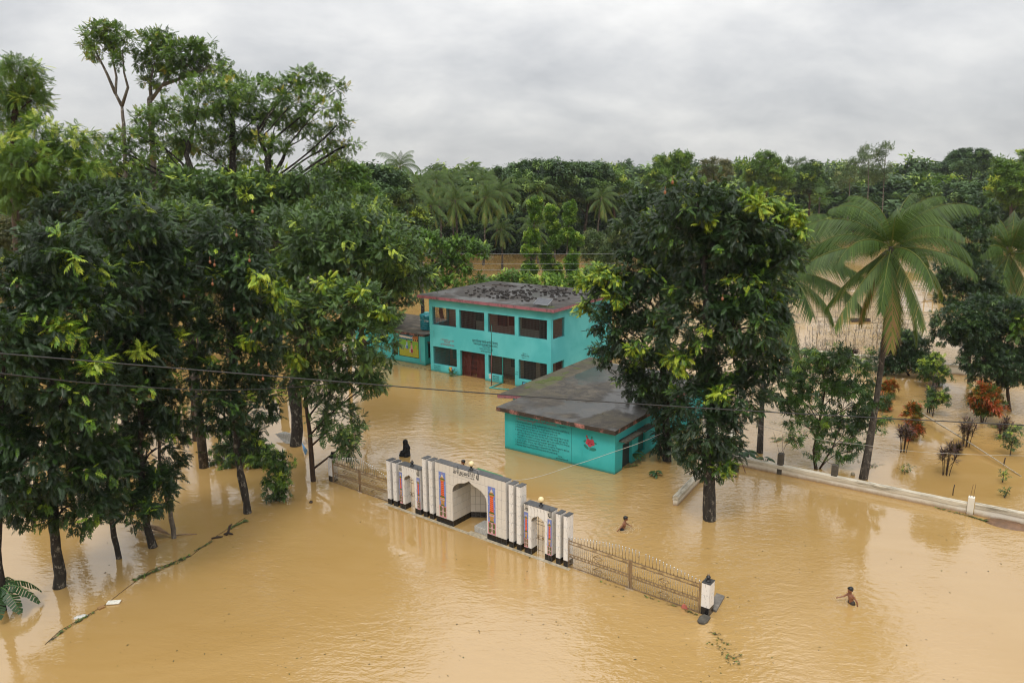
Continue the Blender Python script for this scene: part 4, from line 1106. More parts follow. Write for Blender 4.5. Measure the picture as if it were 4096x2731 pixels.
o = None
t = thing('flag_pole', 'thin flag pole, red below and green above, standing in the flood before the school', 'flag pole', tuple(at(1965, 1541)), 0)
mb = MB(); mb.tube([(0, 0, -1.2), (.05, 0, 2.3)], .03, 8); mb.build('lower_pole', M['rust'], t)
mb = MB(); mb.tube([(.05, 0, 2.3), (.08, 0, 4.2)], .026, 8); mb.ball((.08, 0, 4.22), .035); mb.build('upper_pole', pc((.02, .12, .09)), t)
mb = MB(); q = [np.array(at(1957.7, 1553)), np.array(at(2006, 1534)), np.array(at(2037, 1560))]
for a_, b_ in ((q[0], q[1]), (q[0], q[2])): mb.tube([a_ + (0, 0, .04), b_ + (0, 0, .04)], .05, 6)
tag(mb.build('pipe_frame', pc((.05, .30, .28))), 'bent teal pipe frame lying at water level below the flag pole', 'pipe frame')
# zigzag fence top in front of the annex
mb = MB()
for k in range(10):
    x, y = 1563 + 17.3*k, 1447 + 3.35*k
    p, q, r = at(x - 5, y + 3), at(x, y, .16), at(x + 5, y + 4)
    mb.tube([p, (q[0], q[1], .14), r], .012, 5)
tag(mb.build('fence_top', M['rebar']), 'row of little pointed fence tops just above the water before the annex', 'fence')
t = thing('solar_panel', 'small pale tilted panel on the front right corner of the school roof', 'panel', spos(9.6, .45, 5.63), ANG + .05)
mb = MB()
mb.add([(-.55, -.3, .12), (.55, -.3, .12), (.55, .35, .42), (-.55, .35, .42), (-.55, -.3, .15), (.55, -.3, .15), (.55, .35, .45), (-.55, .35, .45)], [(0,3,2,1), (4,5,6,7), (0,1,5,4), (1,2,6,5), (2,3,7,6), (3,0,4,7)])
mb.build('panel', M['panel_dark'], t)
mb = MB()
for x in (-.5, .5): mb.tube([(x, -.28, 0), (x, -.28, .12)], .018, 5); mb.tube([(x, .33, 0), (x, .33, .42)], .018, 5)
for a_, b_ in (((-.56, -.31, .155), (.56, -.31, .155)), ((.56, -.31, .155), (.56, .36, .455)), ((.56, .36, .455), (-.56, .36, .455)), ((-.56, .36, .455), (-.56, -.31, .155))): mb.tube([a_, b_], .02, 5)
mb.build('panel_frame', M['galv'], t)
# broken bricks on the wet roof
rb = random.Random(21); bms = []
for k in range(7):
    mb = MB(); L, W, Hh = .24*rb.uniform(.5, 1.05), .115*rb.uniform(.8, 1.1), .075*rb.uniform(.8, 1.1)
    mb.box(-L/2, L/2, -W/2, W/2, 0, Hh); mb.v = [(x + rb.uniform(-.015, .015), y + rb.uniform(-.015, .015), z + rb.uniform(-.008, .008)) for x, y, z in mb.v]
    bms.append(mb.mesh('brick', M['brick']))
n = 0; spots = [(rb.uniform(.8, 9.8), rb.uniform(1.3, 8.2)) for _ in range(60)]
while n < 250:
    cx, cy = rb.choice(spots); x, y = cx + rb.gauss(0, .75), cy + rb.gauss(0, .42)
    if not (.2 < x < 10.4 and 1.2 < y < 8.5): continue
    if y < 4.6 - 1.5*x + 1.2*rb.random() or (x > 8.6 and y < 2.2): continue
    o = link_mesh('brick', rb.choice(bms), None, spos(x, y, 5.632 + (.07 if rb.random() < .12 else 0)))
    o.rotation_euler = (rb.uniform(-.1, .1), rb.uniform(-.1, .1), ANG + rb.gauss(0, .55)); s = rb.uniform(.75, 1.25); o.scale = (s, s, s)
    tag(o, 'soaked dark brick lying loose on the wet roof of the two-storey school', 'brick', 'loose bricks on the school roof'); n += 1
mb = MB(); mb.box(-.9, .9, -.04, .04, 0, .05); o = mb.build('wooden_plank', M['wood'], None, spos(1.6, 6.9, 5.635)); o.rotation_euler = (0, 0, ANG + .3); tag(o, 'dark plank lying among the bricks at the left of the school roof', 'plank')
t = thing('wooden_post', 'dark upright post behind the water tank, left of the school roof', 'post', tuple(atY(1692, 1290, 66.0) * np.array([1, 1, 0])), 0)
mb = MB(); mb.tube([(0, 0, -1), (.02, 0, 3.0), (-.05, .0, 5.6)], [.17, .16, .14], 8); mb.build('post_shaft', M['bark_dark'], t)
mb = MB(); mb.tube([(0, 0, 5.0), (.5, 0, 4.1), (1.2, -.1, 3.8)], [.10, .09, .07], 7); mb.build('limb', M['bark_dark'], t)

# ------------------------------------------------------------------ people
def capsule(mb, p0, p1, r0, r1, seg=14):
    p0, p1 = np.asarray(p0, float), np.asarray(p1, float); d = p1 - p0; L = np.linalg.norm(d) + 1e-9; d = d / L
    pts, rad = [], []
    for k in range(6):
        a = PI/2 * k/5; pts.append(p0 - d*r0*math.cos(a)); rad.append(max(1e-4, r0*math.sin(a)))
    for k in range(1, 6):
        a = PI/2 * k/5; pts.append(p1 + d*r1*math.sin(a)); rad.append(max(1e-4, r1*math.cos(a)))
    mb.tube(pts, rad, seg)
def body_mesh(name, parts, mat, parent, voxel=.007, smooth=3):
    mb = MB()
    for q in parts:
        if q[0] == 'c': capsule(mb, *q[1:])
        else: mb.ball(q[1], q[2], 18, 12, sc=q[3] if len(q) > 3 else (1, 1, 1))
    o = mb.build(name, M[mat], parent)
    m = o.modifiers.new('skin', 'REMESH'); m.mode = 'VOXEL'; m.voxel_size = voxel; m.use_smooth_shade = True
    s = o.modifiers.new('smooth', 'SMOOTH'); s.factor = .5; s.iterations = smooth
    return o
def hand(w, d, r=.0075, spread=1.0, side=1):
    """palm and five fingers: w wrist, d pointing direction"""
    w = np.asarray(w, float); d = np.asarray(d, float); d /= np.linalg.norm(d)
    s = np.cross(d, (0, 0, 1.0)); s /= np.linalg.norm(s) + 1e-9; dn = np.cross(s, d); L = .052
    out = [('c', tuple(w), tuple(w + d*L*.8 + s*.012), .016, .015), ('c', tuple(w), tuple(w + d*L*.8 - s*.012), .016, .015)]
    for k, (off, ln) in enumerate(((-.021, .042), (-.007, .05), (.008, .047), (.022, .036))):
        a = w + d*L*.9 + s*off; b = a + d*ln*.55 + s*off*.35*spread; c = b + d*ln*.5 - dn*.016
        out += [('c', tuple(a), tuple(b), r, r*.95), ('c', tuple(b), tuple(c), r*.95, r*.8)]
    a = w + d*.012 + s*.016*side; b = a + d*.022 + s*.026*side; out += [('c', tuple(a), tuple(b), r*1.15, r), ('c', tuple(b), tuple(b + d*.022 + s*.004*side), r, r*.85)]
    return out
def boy(label, loc, yaw, arms, lean=(.06, 0), head_yaw=0.0, shorts='shorts', hz=.50, scale=1.0):
    """x forward, y left, z up; origin at the water surface"""
    t = thing('person', label, 'person', loc, yaw, 'boys wading in the flood'); t.scale = (scale,)*3
    P = np.array([0, 0, -.02]); ch = P + np.array([lean[0], lean[1], .26]); nk = ch + np.array([lean[0]*.35, lean[1]*.3, .115]); hd = nk + np.array([.025, 0, .125])
    sl, sr = ch + np.array([-.0, .105, .055]), ch + np.array([-.0, -.105, .055])
    B = [('c', tuple(P + (0, .05, 0)), tuple(P + (0, -.05, 0)), .072, .072), ('c', tuple(P), tuple(ch - (0, 0, .05)), .076, .088),
         ('c', tuple(ch + (0, .055, 0)), tuple(ch + (0, -.055, 0)), .076, .076), ('c', tuple(sl), tuple(sr), .042, .042), ('c', tuple(ch + (0, 0, .05)), tuple(nk + (.01, 0, .03)), .042, .034)]
    c, s = math.cos(head_yaw), math.sin(head_yaw)
    hx = lambda x, y, z: tuple(hd + np.array([x*c - y*s, x*s + y*c, z]))
    B += [('s', tuple(hd), .086, (1.02, .84, 1.08)), ('c', hx(.03, 0, -.05), hx(.052, 0, -.072), .05, .026), ('c', hx(.078, 0, .005), hx(.092, 0, -.022), .010, .014),
          ('s', hx(.0, .074, -.015), .020, (.7, .45, 1.2)), ('s', hx(.0, -.074, -.015), .020, (.7, .45, 1.2)), ('c', hx(.070, .016, -.052), hx(.070, -.016, -.052), .011, .011)]
    for sgn, sh, (el, wr) in ((1, sl, arms[0]), (-1, sr, arms[1])):
        e, w = sh + np.array(el), sh + np.array(el) + np.array(wr)
        B += [('c', tuple(sh), tuple(e), .036, .028), ('c', tuple(e), tuple(w), .028, .019)] + hand(w, w - e, side=-sgn)
    for sgn, fx in ((1, .10), (-1, -.08)):
        h = P + np.array([0, .058*sgn, -.03]); k = h + np.array([fx, 0, -.30]); f = k + np.array([-.05, 0, -.30])
        B += [('c', tuple(h), tuple(k), .066, .045), ('c', tuple(k), tuple(f), .043, .028), ('c', tuple(f), tuple(f + (.10, 0, -.03)), .028, .022)]
    bo = body_mesh('body', B, 'skin', t)
    body_mesh('hair', [('s', hx(-.012, 0, .026), .094, (1.0, .90, .92)), ('s', hx(-.040, 0, -.010), .068, (.8, 1.0, 1.0)), ('c', hx(.052, .040, .052), hx(.052, -.040, .052), .030, .030)], 'hair', t, .008, 2)
    for sgn in (1, -1):
        mb = MB(); mb.ball(hx(.076, .031*sgn, .004), .010, 8, 6, 0, (.6, 1.2, .7)); mb.build('eye', M['hair'], t)
    S = [('c', tuple(P + (0, .052, .035)), tuple(P + (0, -.052, .035)), .083, .083), ('c', tuple(P + (0, .055, -.02)), tuple(P + (0, -.055, -.02)), .088, .088)]
    for sgn, fx in ((1, .10), (-1, -.08)):
        h = P + np.array([0, .06*sgn, -.04]); k = h + np.array([fx*.7, 0, -.20]); S.append(('c', tuple(h), tuple(k), .080, .068))
    body_mesh('shorts', S, shorts, t, .008, 2)
    return t
b1 = at(2488, 2117)
boy('bare-chested boy in black shorts wading and splashing to the right beside the right archway', tuple(b1 + (0, 0, .02)), R_(-14), (((.10, .05, -.12), (.12, .02, -.06)), ((-.12, -.07, -.15), (-.13, -.03, -.15))), (.085, -.01), -.1, 'shorts', scale=1.0)
b2 = at(3406, 2412)
boy('bare-chested boy in brown shorts wading left, alone in open water at lower right', tuple(b2 + (0, 0, .03)), R_(193), (((-.10, .09, -.18), (-.03, .02, -.17)), ((.14, -.06, -.13), (.16, -.02, -.02))), (.05, .0), .0, 'shorts_brown', scale=1.0)
b0 = at(1858, 1885)
boy('boy standing behind the big niche arch, only his head showing beside the globe lamp', (b0[0], b0[1], -.02), R_(196), (((.04, .05, -.20), (.10, -.02, -.16)), ((.04, -.05, -.20), (.10, .02, -.16))), (.02, 0), 0, 'shorts', scale=1.08)

def woman():
    wp = at(1626, 1822)
    t = thing('person', 'woman in a black robe and veil wading left with both hands held in front', 'person', (wp[0], wp[1], 0), R_(186))
    B = [('c', (0, .08, -.75), (0, .08, .05), .15, .19), ('c', (0, -.08, -.75), (0, -.08, .05), .15, .19), ('c', (0, 0, .0), (.0, 0, .36), .215, .185), ('c', (.0, .13, .49), (.0, -.13, .49), .105, .105), ('c', (0, 0, .3), (0, 0, .48), .18, .16),
         ('c', (.06, 0, -.05), (.24, .02, .06), .17, .14), ('c', (.02, .16, .46), (.07, .20, .25), .072, .062), ('c', (.07, .20, .25), (.27, .08, .21), .06, .048),
         ('c', (.02, -.16, .46), (.07, -.20, .25), .072, .062), ('c', (.07, -.20, .25), (.27, -.06, .21), .06, .048), ('c', (0, 0, .50), (.03, 0, .64), .11, .09)]
    body_mesh('robe', B, 'robe', t, .014, 4)
    body_mesh('veil', [('s', (.035, 0, .745), .130, (1.04, .92, 1.12)), ('c', (.01, 0, .66), (-.05, 0, .44), .105, .17), ('c', (.06, 0, .64), (.07, 0, .50), .085, .11)], 'robe', t, .011, 3)
    body_mesh('face', [('s', (.098, 0, .745), .072, (.85, .8, 1.0)), ('c', (.155, 0, .745), (.165, 0, .728), .010, .013)], 'skin_light', t, .007, 2)
    mb = MB(); mb.box(.130, .166, -.062, .062, .66, .725); mb.build('face_veil', M['robe'], t)
    for s in (1, -1): body_mesh('hand', hand((.27, .03*s, .205), (1, -.35*s, -.12), .0085, side=s), 'skin_light', t, .006, 1)
    mb = MB(); mb.box(.28, .37, -.06, .06, .10, .135); mb.build('white_packet', M['white'], t)
woman()

# thrown-up water round the boys: droplets and thin crests
def splash(label, px, py, rx, ry, n, seed, hh=.10):
    rg = np.random.default_rng(seed); c = at(px, py); mb = MB()
    for k in range(n):
        a = rg.random()*2*PI; q = .25 + .75*rg.random()
        x, y = rx*q*math.cos(a), ry*q*math.sin(a); r = .004 + .011*rg.random()**3
        if rg.random() < .72:
            l = .03 + .10*rg.random(); th = a + PI/2 + rg.normal(0, .5)
            p = [(x + l*u*math.cos(th) , y + l*u*math.sin(th), .002 + .012*math.sin(PI*(u+.5))*rg.random()) for u in (-.5, -.2, .1, .5)]
            mb.tube(p, [.003, r*.7, r*.7, .003], 5)
        else: mb.ball((x, y, hh*rg.random()**2), r*.7, 6, 4)
    return tag(mb.build('splash', M['foam'], None, (c[0], c[1], 0)), label, 'splash', kind='stuff')
splash('white splash drops round the wading boy beside the archway', 2506, 2114, .60, .46, 190, 1, .16)
splash('small splash in front of the lone boy', 3372, 2396, .40, .34, 110, 2, .14)

# ------------------------------------------------------------------ cables
def cable(label, pts, r, mat='cable', group='overhead cables'):
    pts = [np.array(p, float) for p in pts]; P = [pts[0]] + pts + [pts[-1]]; out = []
    for i in range(1, len(P) - 2):
        for k in range(10):
            u = k/10; a, b, c, d = P[i-1], P[i], P[i+1], P[i+2]
            out.append(.5*((2*b) + (-a + c)*u + (2*a - 5*b + 4*c - d)*u*u + (-a + 3*b - 3*c + d)*u**3))
    out.append(pts[-1]); mb = MB(); mb.tube(out, r, 6)
    return tag(mb.build('cable', M[mat]), label, 'cable', group)
cable('thick black cable crossing the whole scene in front of trees and roofs', [atY(-500, 1368, 17), atY(0, 1413, 17.2), atY(1000, 1497, 17.8), atY(2000, 1577, 18.6), atY(3000, 1643, 19.4), atY(4096, 1700, 20.3), atY(4600, 1722, 20.7)], .0145)
cable('thin double black cable sagging across the left trees into the slim tree', [atY(-400, 1440, 16.2), atY(0, 1493, 17), atY(460, 1540, 20), atY(900, 1560, 25), atY(1250, 1542, 31), atY(1420, 1515, 34.4)], .016)
g1 = np.array(gpos(8.87, .10, 2.66))
cable('loose white wire from the niche lamp to the corner of the low building', [g1, at(2077, 1919, 2.45), at(2311, 1855, 2.35), at(2460, 1805, 2.35), at(2560, 1770, 2.6), atY(2650, 1731, 36.0)], .009, 'cable_white')
cable('thin white wire from the dark palm trunk across the garden to the right edge', [atY(3000, 1690, 37.2), atY(3231, 1749, 33.6), atY(3480, 1782, 32.0), atY(3700, 1808, 31.0), atY(4096, 1822, 30.0), atY(4500, 1818, 29)], .007, 'cable_white')
for y0, nm in ((1014, 'topmost'), (1053, 'middle'), (1078, 'lowest')):
    cable(nm + ' of three thin grey wires behind the school roof', [atY(1300, y0 - 12, 78), atY(1800, y0, 78), atY(2300, y0 + 2, 78), atY(2800, y0 - 4, 78)], .014, 'galv')

# ------------------------------------------------------------------ floating things on the left
def quads_mesh(name, V, tint, mat, parent=None, loc=None):
    """V: (n,4,3) leaf quads, tint (n,)"""
    n, q = V.shape[:2]; me = bpy.data.meshes.new(name)
    me.vertices.add(n*q); me.vertices.foreach_set('co', V.astype(np.float32).ravel())
    me.loops.add(n*q); me.loops.foreach_set('vertex_index', np.arange(n*q, dtype=np.int32))
    me.polygons.add(n); me.polygons.foreach_set('loop_start', np.arange(0, n*q, q, dtype=np.int32))
    a = me.attributes.new('tint', 'FLOAT', 'POINT'); a.data.foreach_set('value', np.repeat(tint, q).astype(np.float32))
    me.update(calc_edges=True); me.materials.append(M[mat] if isinstance(mat, str) else mat)
    return me
def weed_strip(label, path, width, n, seed, leafy=.25):
    rg = np.random.default_rng(seed); path = np.array([at(*p) for p in path])
    V = np.zeros((n, 4, 3)); seg = len(path) - 1
    u = rg.random(n)*seg; i = np.minimum(u.astype(int), seg - 1); f = (u - i)[:, None]
    c = path[i]*(1-f) + path[i+1]*f; d = path[i+1] - path[i]; d /= np.linalg.norm(d, axis=1)[:, None]; s = np.stack([-d[:, 1], d[:, 0], d[:, 2]*0], 1)
    ks = rg.random((9, 2))*seg; u = np.where(rg.random(n) < .6, np.clip(ks[rg.integers(0, 9, n), 0] + rg.normal(size=n)*.07, 0, seg - 1e-3), u); i = np.minimum(u.astype(int), seg - 1); f = (u - i)[:, None]
    c = path[i]*(1-f) + path[i+1]*f; d = path[i+1] - path[i]; d /= np.linalg.norm(d, axis=1)[:, None]; s = np.stack([-d[:, 1], d[:, 0], d[:, 2]*0], 1)
    wv = width*(.25 + .9*np.abs(np.sin(u*7.3 + seed)*np.sin(u*3.1 + 2*seed)))
    c = c + s*(rg.normal(0, .45, n)*wv)[:, None]; c[:, 2] = .006 + .022*rg.random(n)
    th = rg.normal(0, 1.1, n); lf = rg.random(n) < leafy
    a = d*np.cos(th)[:, None] + s*np.sin(th)[:, None]; b = np.cross(a, (0, 0, 1.0))
    L = np.where(lf, .05, .10*rg.random(n) + .04)[:, None]; W = np.where(lf, .032, .008)[:, None]
    up = np.zeros((n, 3)); up[:, 2] = rg.random(n)*.05*np.where(lf, 1.2, .6)
    V[:, 0] = c - a*L; V[:, 1] = c + b*W + up*.5; V[:, 2] = c + a*L + up; V[:, 3] = c - b*W + up*.5
    tint = np.where(lf, .72 + .28*rg.random(n), .1 + .5*rg.random(n))
    return tag(link_mesh('floating_weed', quads_mesh('floating_weed', V, tint, 'weed')), label, 'floating weed', 'strands of weed caught on the rope', kind='stuff')
mb = MB(); pr = [(180, 2576), (240, 2520), (330, 2470), (420, 2418), (520, 2340), (600, 2280), (760, 2225), (870, 2140), (980, 2070)]
mb.tube([at(*p, .008) for p in pr], .008, 5); tag(mb.build('rope', M['wood']), 'dark rope lying on the water from the lower left up to the slim trunk', 'rope')
weed_strip('narrow strand of floating weed at the lower left end of the rope', [(195, 2570), (250, 2525), (330, 2475), (375, 2450)], .06, 120, 1)
weed_strip('thick mat of floating weed in the middle of the rope', [(535, 2320), (620, 2285), (690, 2255), (765, 2220)], .16, 420, 2)
weed_strip('thin strand of weed between the mat and the driftwood', [(780, 2205), (850, 2165)], .05, 50, 3)
weed_strip('green water hyacinth at the upper end of the rope', [(915, 2115), (985, 2083)], .10, 170, 4, .6)
weed_strip('weed and plants stranded along the foot of the boundary wall', [(3740, 2030), (3880, 2065), (3960, 2090)], .10, 160, 6, .5)
weed_strip('scraps of weed caught under the right steel gate', [(2400, 2325), (2560, 2378), (2700, 2425), (2790, 2460)], .05, 60, 7, .35)
weed_strip('faint scraps of weed drifting at the bottom of the picture', [(2860, 2530), (2890, 2600), (2960, 2660)], .5, 90, 9, .2)
t = at(455, 2410, .02); mb = MB()
mb.box(-.21, .21, -.11, .11, 0, .045); mb.box(-.16, .16, -.08, -.05, .0455, .06); mb.box(-.16, .16, .05, .08, .0455, .06); mb.box(-.03, .03, -.04, .04, .0455, .06)
o = mb.build('foam_board', M['styro'], None, tuple(t), bevel=.008); o.rotation_euler = (0, 0, .15); tag(o, 'white foam packing board floating on the rope', 'foam board')
t = at(325, 2466, .0); rr = random.Random(3); mb = MB(); mb.ball((0, 0, .0), .22, 16, 8, 0, (1, .40, .32)); mb.v = [(x + rr.uniform(-.02, .02), y + rr.uniform(-.02, .02), z + rr.uniform(-.012, .012)) for x, y, z in mb.v]
o = mb.build('plastic_bag', M['plastic'], None, tuple(t)); o.rotation_euler = (0, 0, .45); tag(o, 'crumpled white plastic bag floating against the rope', 'plastic bag')
t = at(405, 2432, .0); mb = MB(); mb.box(-.10, .10, -.06, .06, 0, .07); o = mb.build('wood_block', pc((.30, .17, .07)), None, tuple(t)); o.rotation_euler = (.2, 0, .9); tag(o, 'small brown block of wood between the bag and the foam board', 'wood block')
mb = MB(); c0 = at(868, 2150, .0)
mb.tube([c0 + np.array(p) for p in ((-.18, -.10, .03), (.05, -.03, .05), (.22, .05, .03))], [.03, .045, .02], 7); mb.tube([c0 + np.array(p) for p in ((.30, .18, .02), (.36, .30, .14), (.42, .33, .34), (.50, .36, .42))], [.05, .045, .05, .02], 7); mb.tube([c0 + np.array(p) for p in ((.18, .25, .03), (.36, .28, .08), (.55, .24, .03))], [.03, .05, .03], 7)
tag(mb.build('driftwood', M['wood']), 'dark forked driftwood beside the rope', 'driftwood')
mb = MB(); c0 = at(1128, 2010, 0); mb.ball((0, 0, .03), .08, 10, 7); o = mb.build('floating_husk', M['wood'], None, tuple(at(1244, 2010))); tag(o, 'small dark husk floating by the left gate', 'husk')
# bits of leaf and twig drifting over the open water, and litter on the low roof
def litter(name, label, pts, seed, lmin, lmax, mat, tl):
    rg = np.random.default_rng(seed); n = len(pts); V = np.zeros((n, 4, 3)); a = rg.random(n)*2*PI
    d = np.stack([np.cos(a), np.sin(a), 0*a], 1); w = np.stack([-np.sin(a), np.cos(a), 0*a], 1); L = (lmin + (lmax - lmin)*rg.random(n)**2)[:, None]; W = L*(.12 + .4*rg.random(n)[:, None])
    up = np.zeros((n, 3)); up[:, 2] = .008 + .012*rg.random(n)
    V[:, 0] = pts - d*L; V[:, 1] = pts + w*W + up; V[:, 2] = pts + d*L; V[:, 3] = pts - w*W + up
    return tag(link_mesh(name, quads_mesh(name, V, tl[0] + (tl[1] - tl[0])*rg.random(n), mat)), label, name.replace('_', ' '), kind='stuff')
rg = np.random.default_rng(12); P = []
for k in range(210):
    c = at(rg.uniform(300, 4000), 1950 + 760*rg.random()**.8, .004)
    for j in range(rg.integers(1, 4)): P.append(c + np.array([rg.normal()*.25, rg.normal()*.25, 0]))
litter('floating_litter', 'tiny leaves and twigs drifting scattered over the open water', np.array(P), 1, .012, .055, 'weed', (.0, .8))
rg = np.random.default_rng(14); P = [spos(rg.uniform(-.1, 6.5), rg.uniform(-.2, 11)**1.0, 2.314, (-.4125, 38.442)) for k in range(900)]
litter('roof_litter', 'fallen leaves and twigs scattered over the wet low roof', np.array(P), 2, .012, .05, 'dry_vine', (.2, 1.0))
rg = np.random.default_rng(15); P = [spos(rg.uniform(-.6, 10.8), rg.uniform(-.2, 8.6), 5.634) for k in range(500)]
litter('roof_grit', 'small dark crumbs of brick and leaf over the school roof', np.array(P), 3, .012, .045, 'weed', (.0, .35))
# dead fan palm leaf
t = thing('dead_palm_leaf', 'big brown dead palm leaf lying on the water behind two trunks', 'dead leaf', tuple(at(680, 2150)), 0); c0 = np.zeros(3)
base = np.array([.05, .1, .05]); segm = MB()
for k in range(15):
    an = R_(148 + 58*k/14); L = 1.55 + .25*math.sin(k*1.7)
    e = base + np.array([math.cos(an)*L, math.sin(an)*L*.55 + .15, .12 + .34*math.sin(PI*k/14)]); m_ = base*.5 + e*.5 + np.array([0, 0, .12]); sd = np.array([-math.sin(an), math.cos(an), 0])*.05
    sg = MB(); z_ = np.array([0, 0, .03])
    sg.add([base, m_ + sd, e + sd*.5, e - sd*.5, m_ - sd, m_ + z_], [(0, 4, 5), (0, 5, 1), (1, 5, 3, 2), (5, 4, 3)])
    sg.build('leaf_segment', M['dead_leaf'], t)
mb = MB(); mb.tube([base, base + np.array([.5, .12, 0]), base + np.array([.9, .2, -.05])], .025, 6); mb.build('leaf_stalk', M['dead_leaf'], t)
# net hung on the thick trunk, blue plastic
mb = MB(); P = [at(1100, 1735, .25), at(1140, 1772, .0), at(1180, 1778, .05), at(1172, 1735, .55), at(1140, 1725, .45)]
mb.add(P, [(0, 1, 2), (0, 2, 3), (0, 3, 4)]); o = mb.build('fishing_net', M['net']); m_ = o.modifiers.new('thick', 'SOLIDIFY'); m_.thickness = .02; tag(o, 'grey fishing net bundled beside the thick dark trunk', 'net')
mb = MB(); P = [at(1208, 1770, .45), at(1214, 1800, .3), at(1222, 1818, .0), at(1231, 1800, .05), at(1222, 1790, .3)]
mb.add(P, [(0, 1, 4), (1, 2, 3, 4)]); o = mb.build('blue_plastic', M['blue_plastic']); m_ = o.modifiers.new('thick', 'SOLIDIFY'); m_.thickness = .015; tag(o, 'blue plastic sheet caught between the thick trunk and the slim tree', 'plastic sheet')

# ------------------------------------------------------------------ vegetation
def leaflet(x, y, z, dx, dy, dz, l, w, fold=.0):
    """one rhombic leaflet from (x,y,z) along (dx,dy,dz)"""
    d = np.array([dx, dy, dz], float); d /= np.linalg.norm(d)
    s = np.cross(d, (0, 0, 1.0)); s /= np.linalg.norm(s) + 1e-9
    p = np.array([x, y, z]); m = p + d*l*.14
    return np.array([m + s*w*.5, p + d*l - np.array([0, 0, .14*l]), m - s*w*.5])
def T_pinnate(pairs, L, l, w, ang=55, droop=.25, sag=.18):
    out = []
    for i in range(pairs):
        u = (i + .6)/(pairs + .4); x = L*u; z = -sag*L*u*u
        for s in (-1, 1):
            a = R_(ang - 18*u); out.append(leaflet(x, 0, z, math.cos(a), s*math.sin(a), -droop, l*(1 - .25*abs(u - .55)), w))
    out.append(leaflet(L*.97, 0, -sag*L, 1, 0, -droop, l*.9, w))
    return np.array(out)
def T_whorl(n, l, w, droop=.35, seed=0):
    r = np.random.default_rng(seed); out = []
    for k in range(n):
        a = 2.4*k; el = .9 - 1.5*(k + .5)/n
        out.append(leaflet(.02*k, 0, 0, math.cos(el)*.55 + .25, math.cos(el)*math.sin(a), math.cos(el)*math.cos(a)*.8 - droop*.4, l*(.8 + .3*r.random()), w))
    return np.array(out)
def T_clump(n, size, seed=0, thin=.55):
    r = np.random.default_rng(seed); out = []
    for k in range(n):
        d = r.normal(size=3); d[2] = d[2]*.5; p = r.normal(size=3)*size*.55
        out.append(leaflet(p[0], p[1], p[2], d[0], d[1], d[2], size*(.7 + .6*r.random()), size*thin*(.7 + .5*r.random())))
    return np.array(out)
KIND = {
    # template, clump spacing, sprays per clump, droop, flush share, leaf material, bark
    'mahogany': (T_pinnate(4, .27, .122, .064, 54, .35), .37, 12, -.26, .035, 'leaf_mahogany', 'bark_dark'),
    'mid': (T_pinnate(4, .30, .130, .070, 55, .25), .42, 11, -.12, .05, 'leaf_mid', 'bark_brown'),
    'mid_far': (T_pinnate(4, .44, .21, .115, 55, .25), .62, 10, -.15, .05, 'leaf_mid', 'bark_brown'),
    'albizia': (T_pinnate(4, .36, .16, .085, 60, .10, .12), .48, 9, -.06, .06, 'leaf_albizia', 'bark_dark'),
    'albizia_dark': (T_pinnate(4, .38, .17, .095, 60, .15, .12), .47, 10, -.06, .02, 'leaf_albizia', 'bark_pale'),
    'feather': (T_pinnate(5, .42, .15, .070, 62, .20, .25), .44, 10, -.20, .20, 'leaf_light', 'bark_brown'),
    'light': (T_pinnate(4, .36, .17, .095, 55, .25), .46, 10, -.15, .16, 'leaf_fresh', 'bark_brown'),
    'pale': (T_clump(9, .24, 3, .5), .44, 6, -.1, .06, 'leaf_pale', 'bark_pale'),
    'olive': (T_clump(10, .22, 5, .5), .44, 6, -.1, .10, 'leaf_olive', 'bark_brown'),
    'column': (T_clump(9, .19, 4, .6), .28, 6, .1, .22, 'leaf_fresh', 'bark_pale'),
    'mango': (T_whorl(12, .27, .062), .42, 5, -.2, .04, 'leaf_mango', 'bark_brown'),
    'bush': (T_whorl(10, .16, .058), .29, 8, -.1, .05, 'leaf_mid', 'bark_brown'),
    'evergreen': (T_whorl(10, .17, .060), .31, 8, -.1, .02, 'leaf_evergreen', 'bark_brown'),
    'flush': (T_pinnate(4, .30, .15, .070, 50, .55), .30, 9, -.35, .0, 'leaf_mahogany', 'bark_dark'),
    'sprout': (T_whorl(8, .10, .036), .16, 4, 0, .1, 'leaf_mid', 'bark_brown'),
    'croton': (T_whorl(10, .23, .070, .1), .26, 7, .25, .0, 'leaf_croton', 'bark_brown'),
    'far': (T_clump(12, .48, 6, .6), 1.0, 9, -.05, .06, 'leaf_far', 'bark_dark'),
    'far_light': (T_clump(12, .44, 7, .6), .95, 9, -.05, .06, 'leaf_light', 'bark_brown'),
    'far_mid': (T_clump(12, .46, 8, .6), .95, 9, -.05, .06, 'leaf_mid', 'bark_brown'),
    'far_thin': (T_clump(8, .42, 9, .35), 1.0, 6, -.2, .05, 'leaf_pale', 'bark_pale'),
    'far_olive': (T_clump(8, .42, 10, .45), 1.0, 6, .1, .12, 'leaf_olive', 'bark_brown'),
    'wood': (T_clump(10, .85, 6, .62), 1.6, 7, -.05, .06, 'leaf_far', 'bark_dark'),
    'wood_light': (T_clump(10, .80, 7, .62), 1.6, 7, -.05, .06, 'leaf_light', 'bark_brown'),
    'wood_mid': (T_clump(10, .85, 8, .62), 1.6, 7, -.05, .06, 'leaf_mid', 'bark_dark'),
}
NTRI = [0]
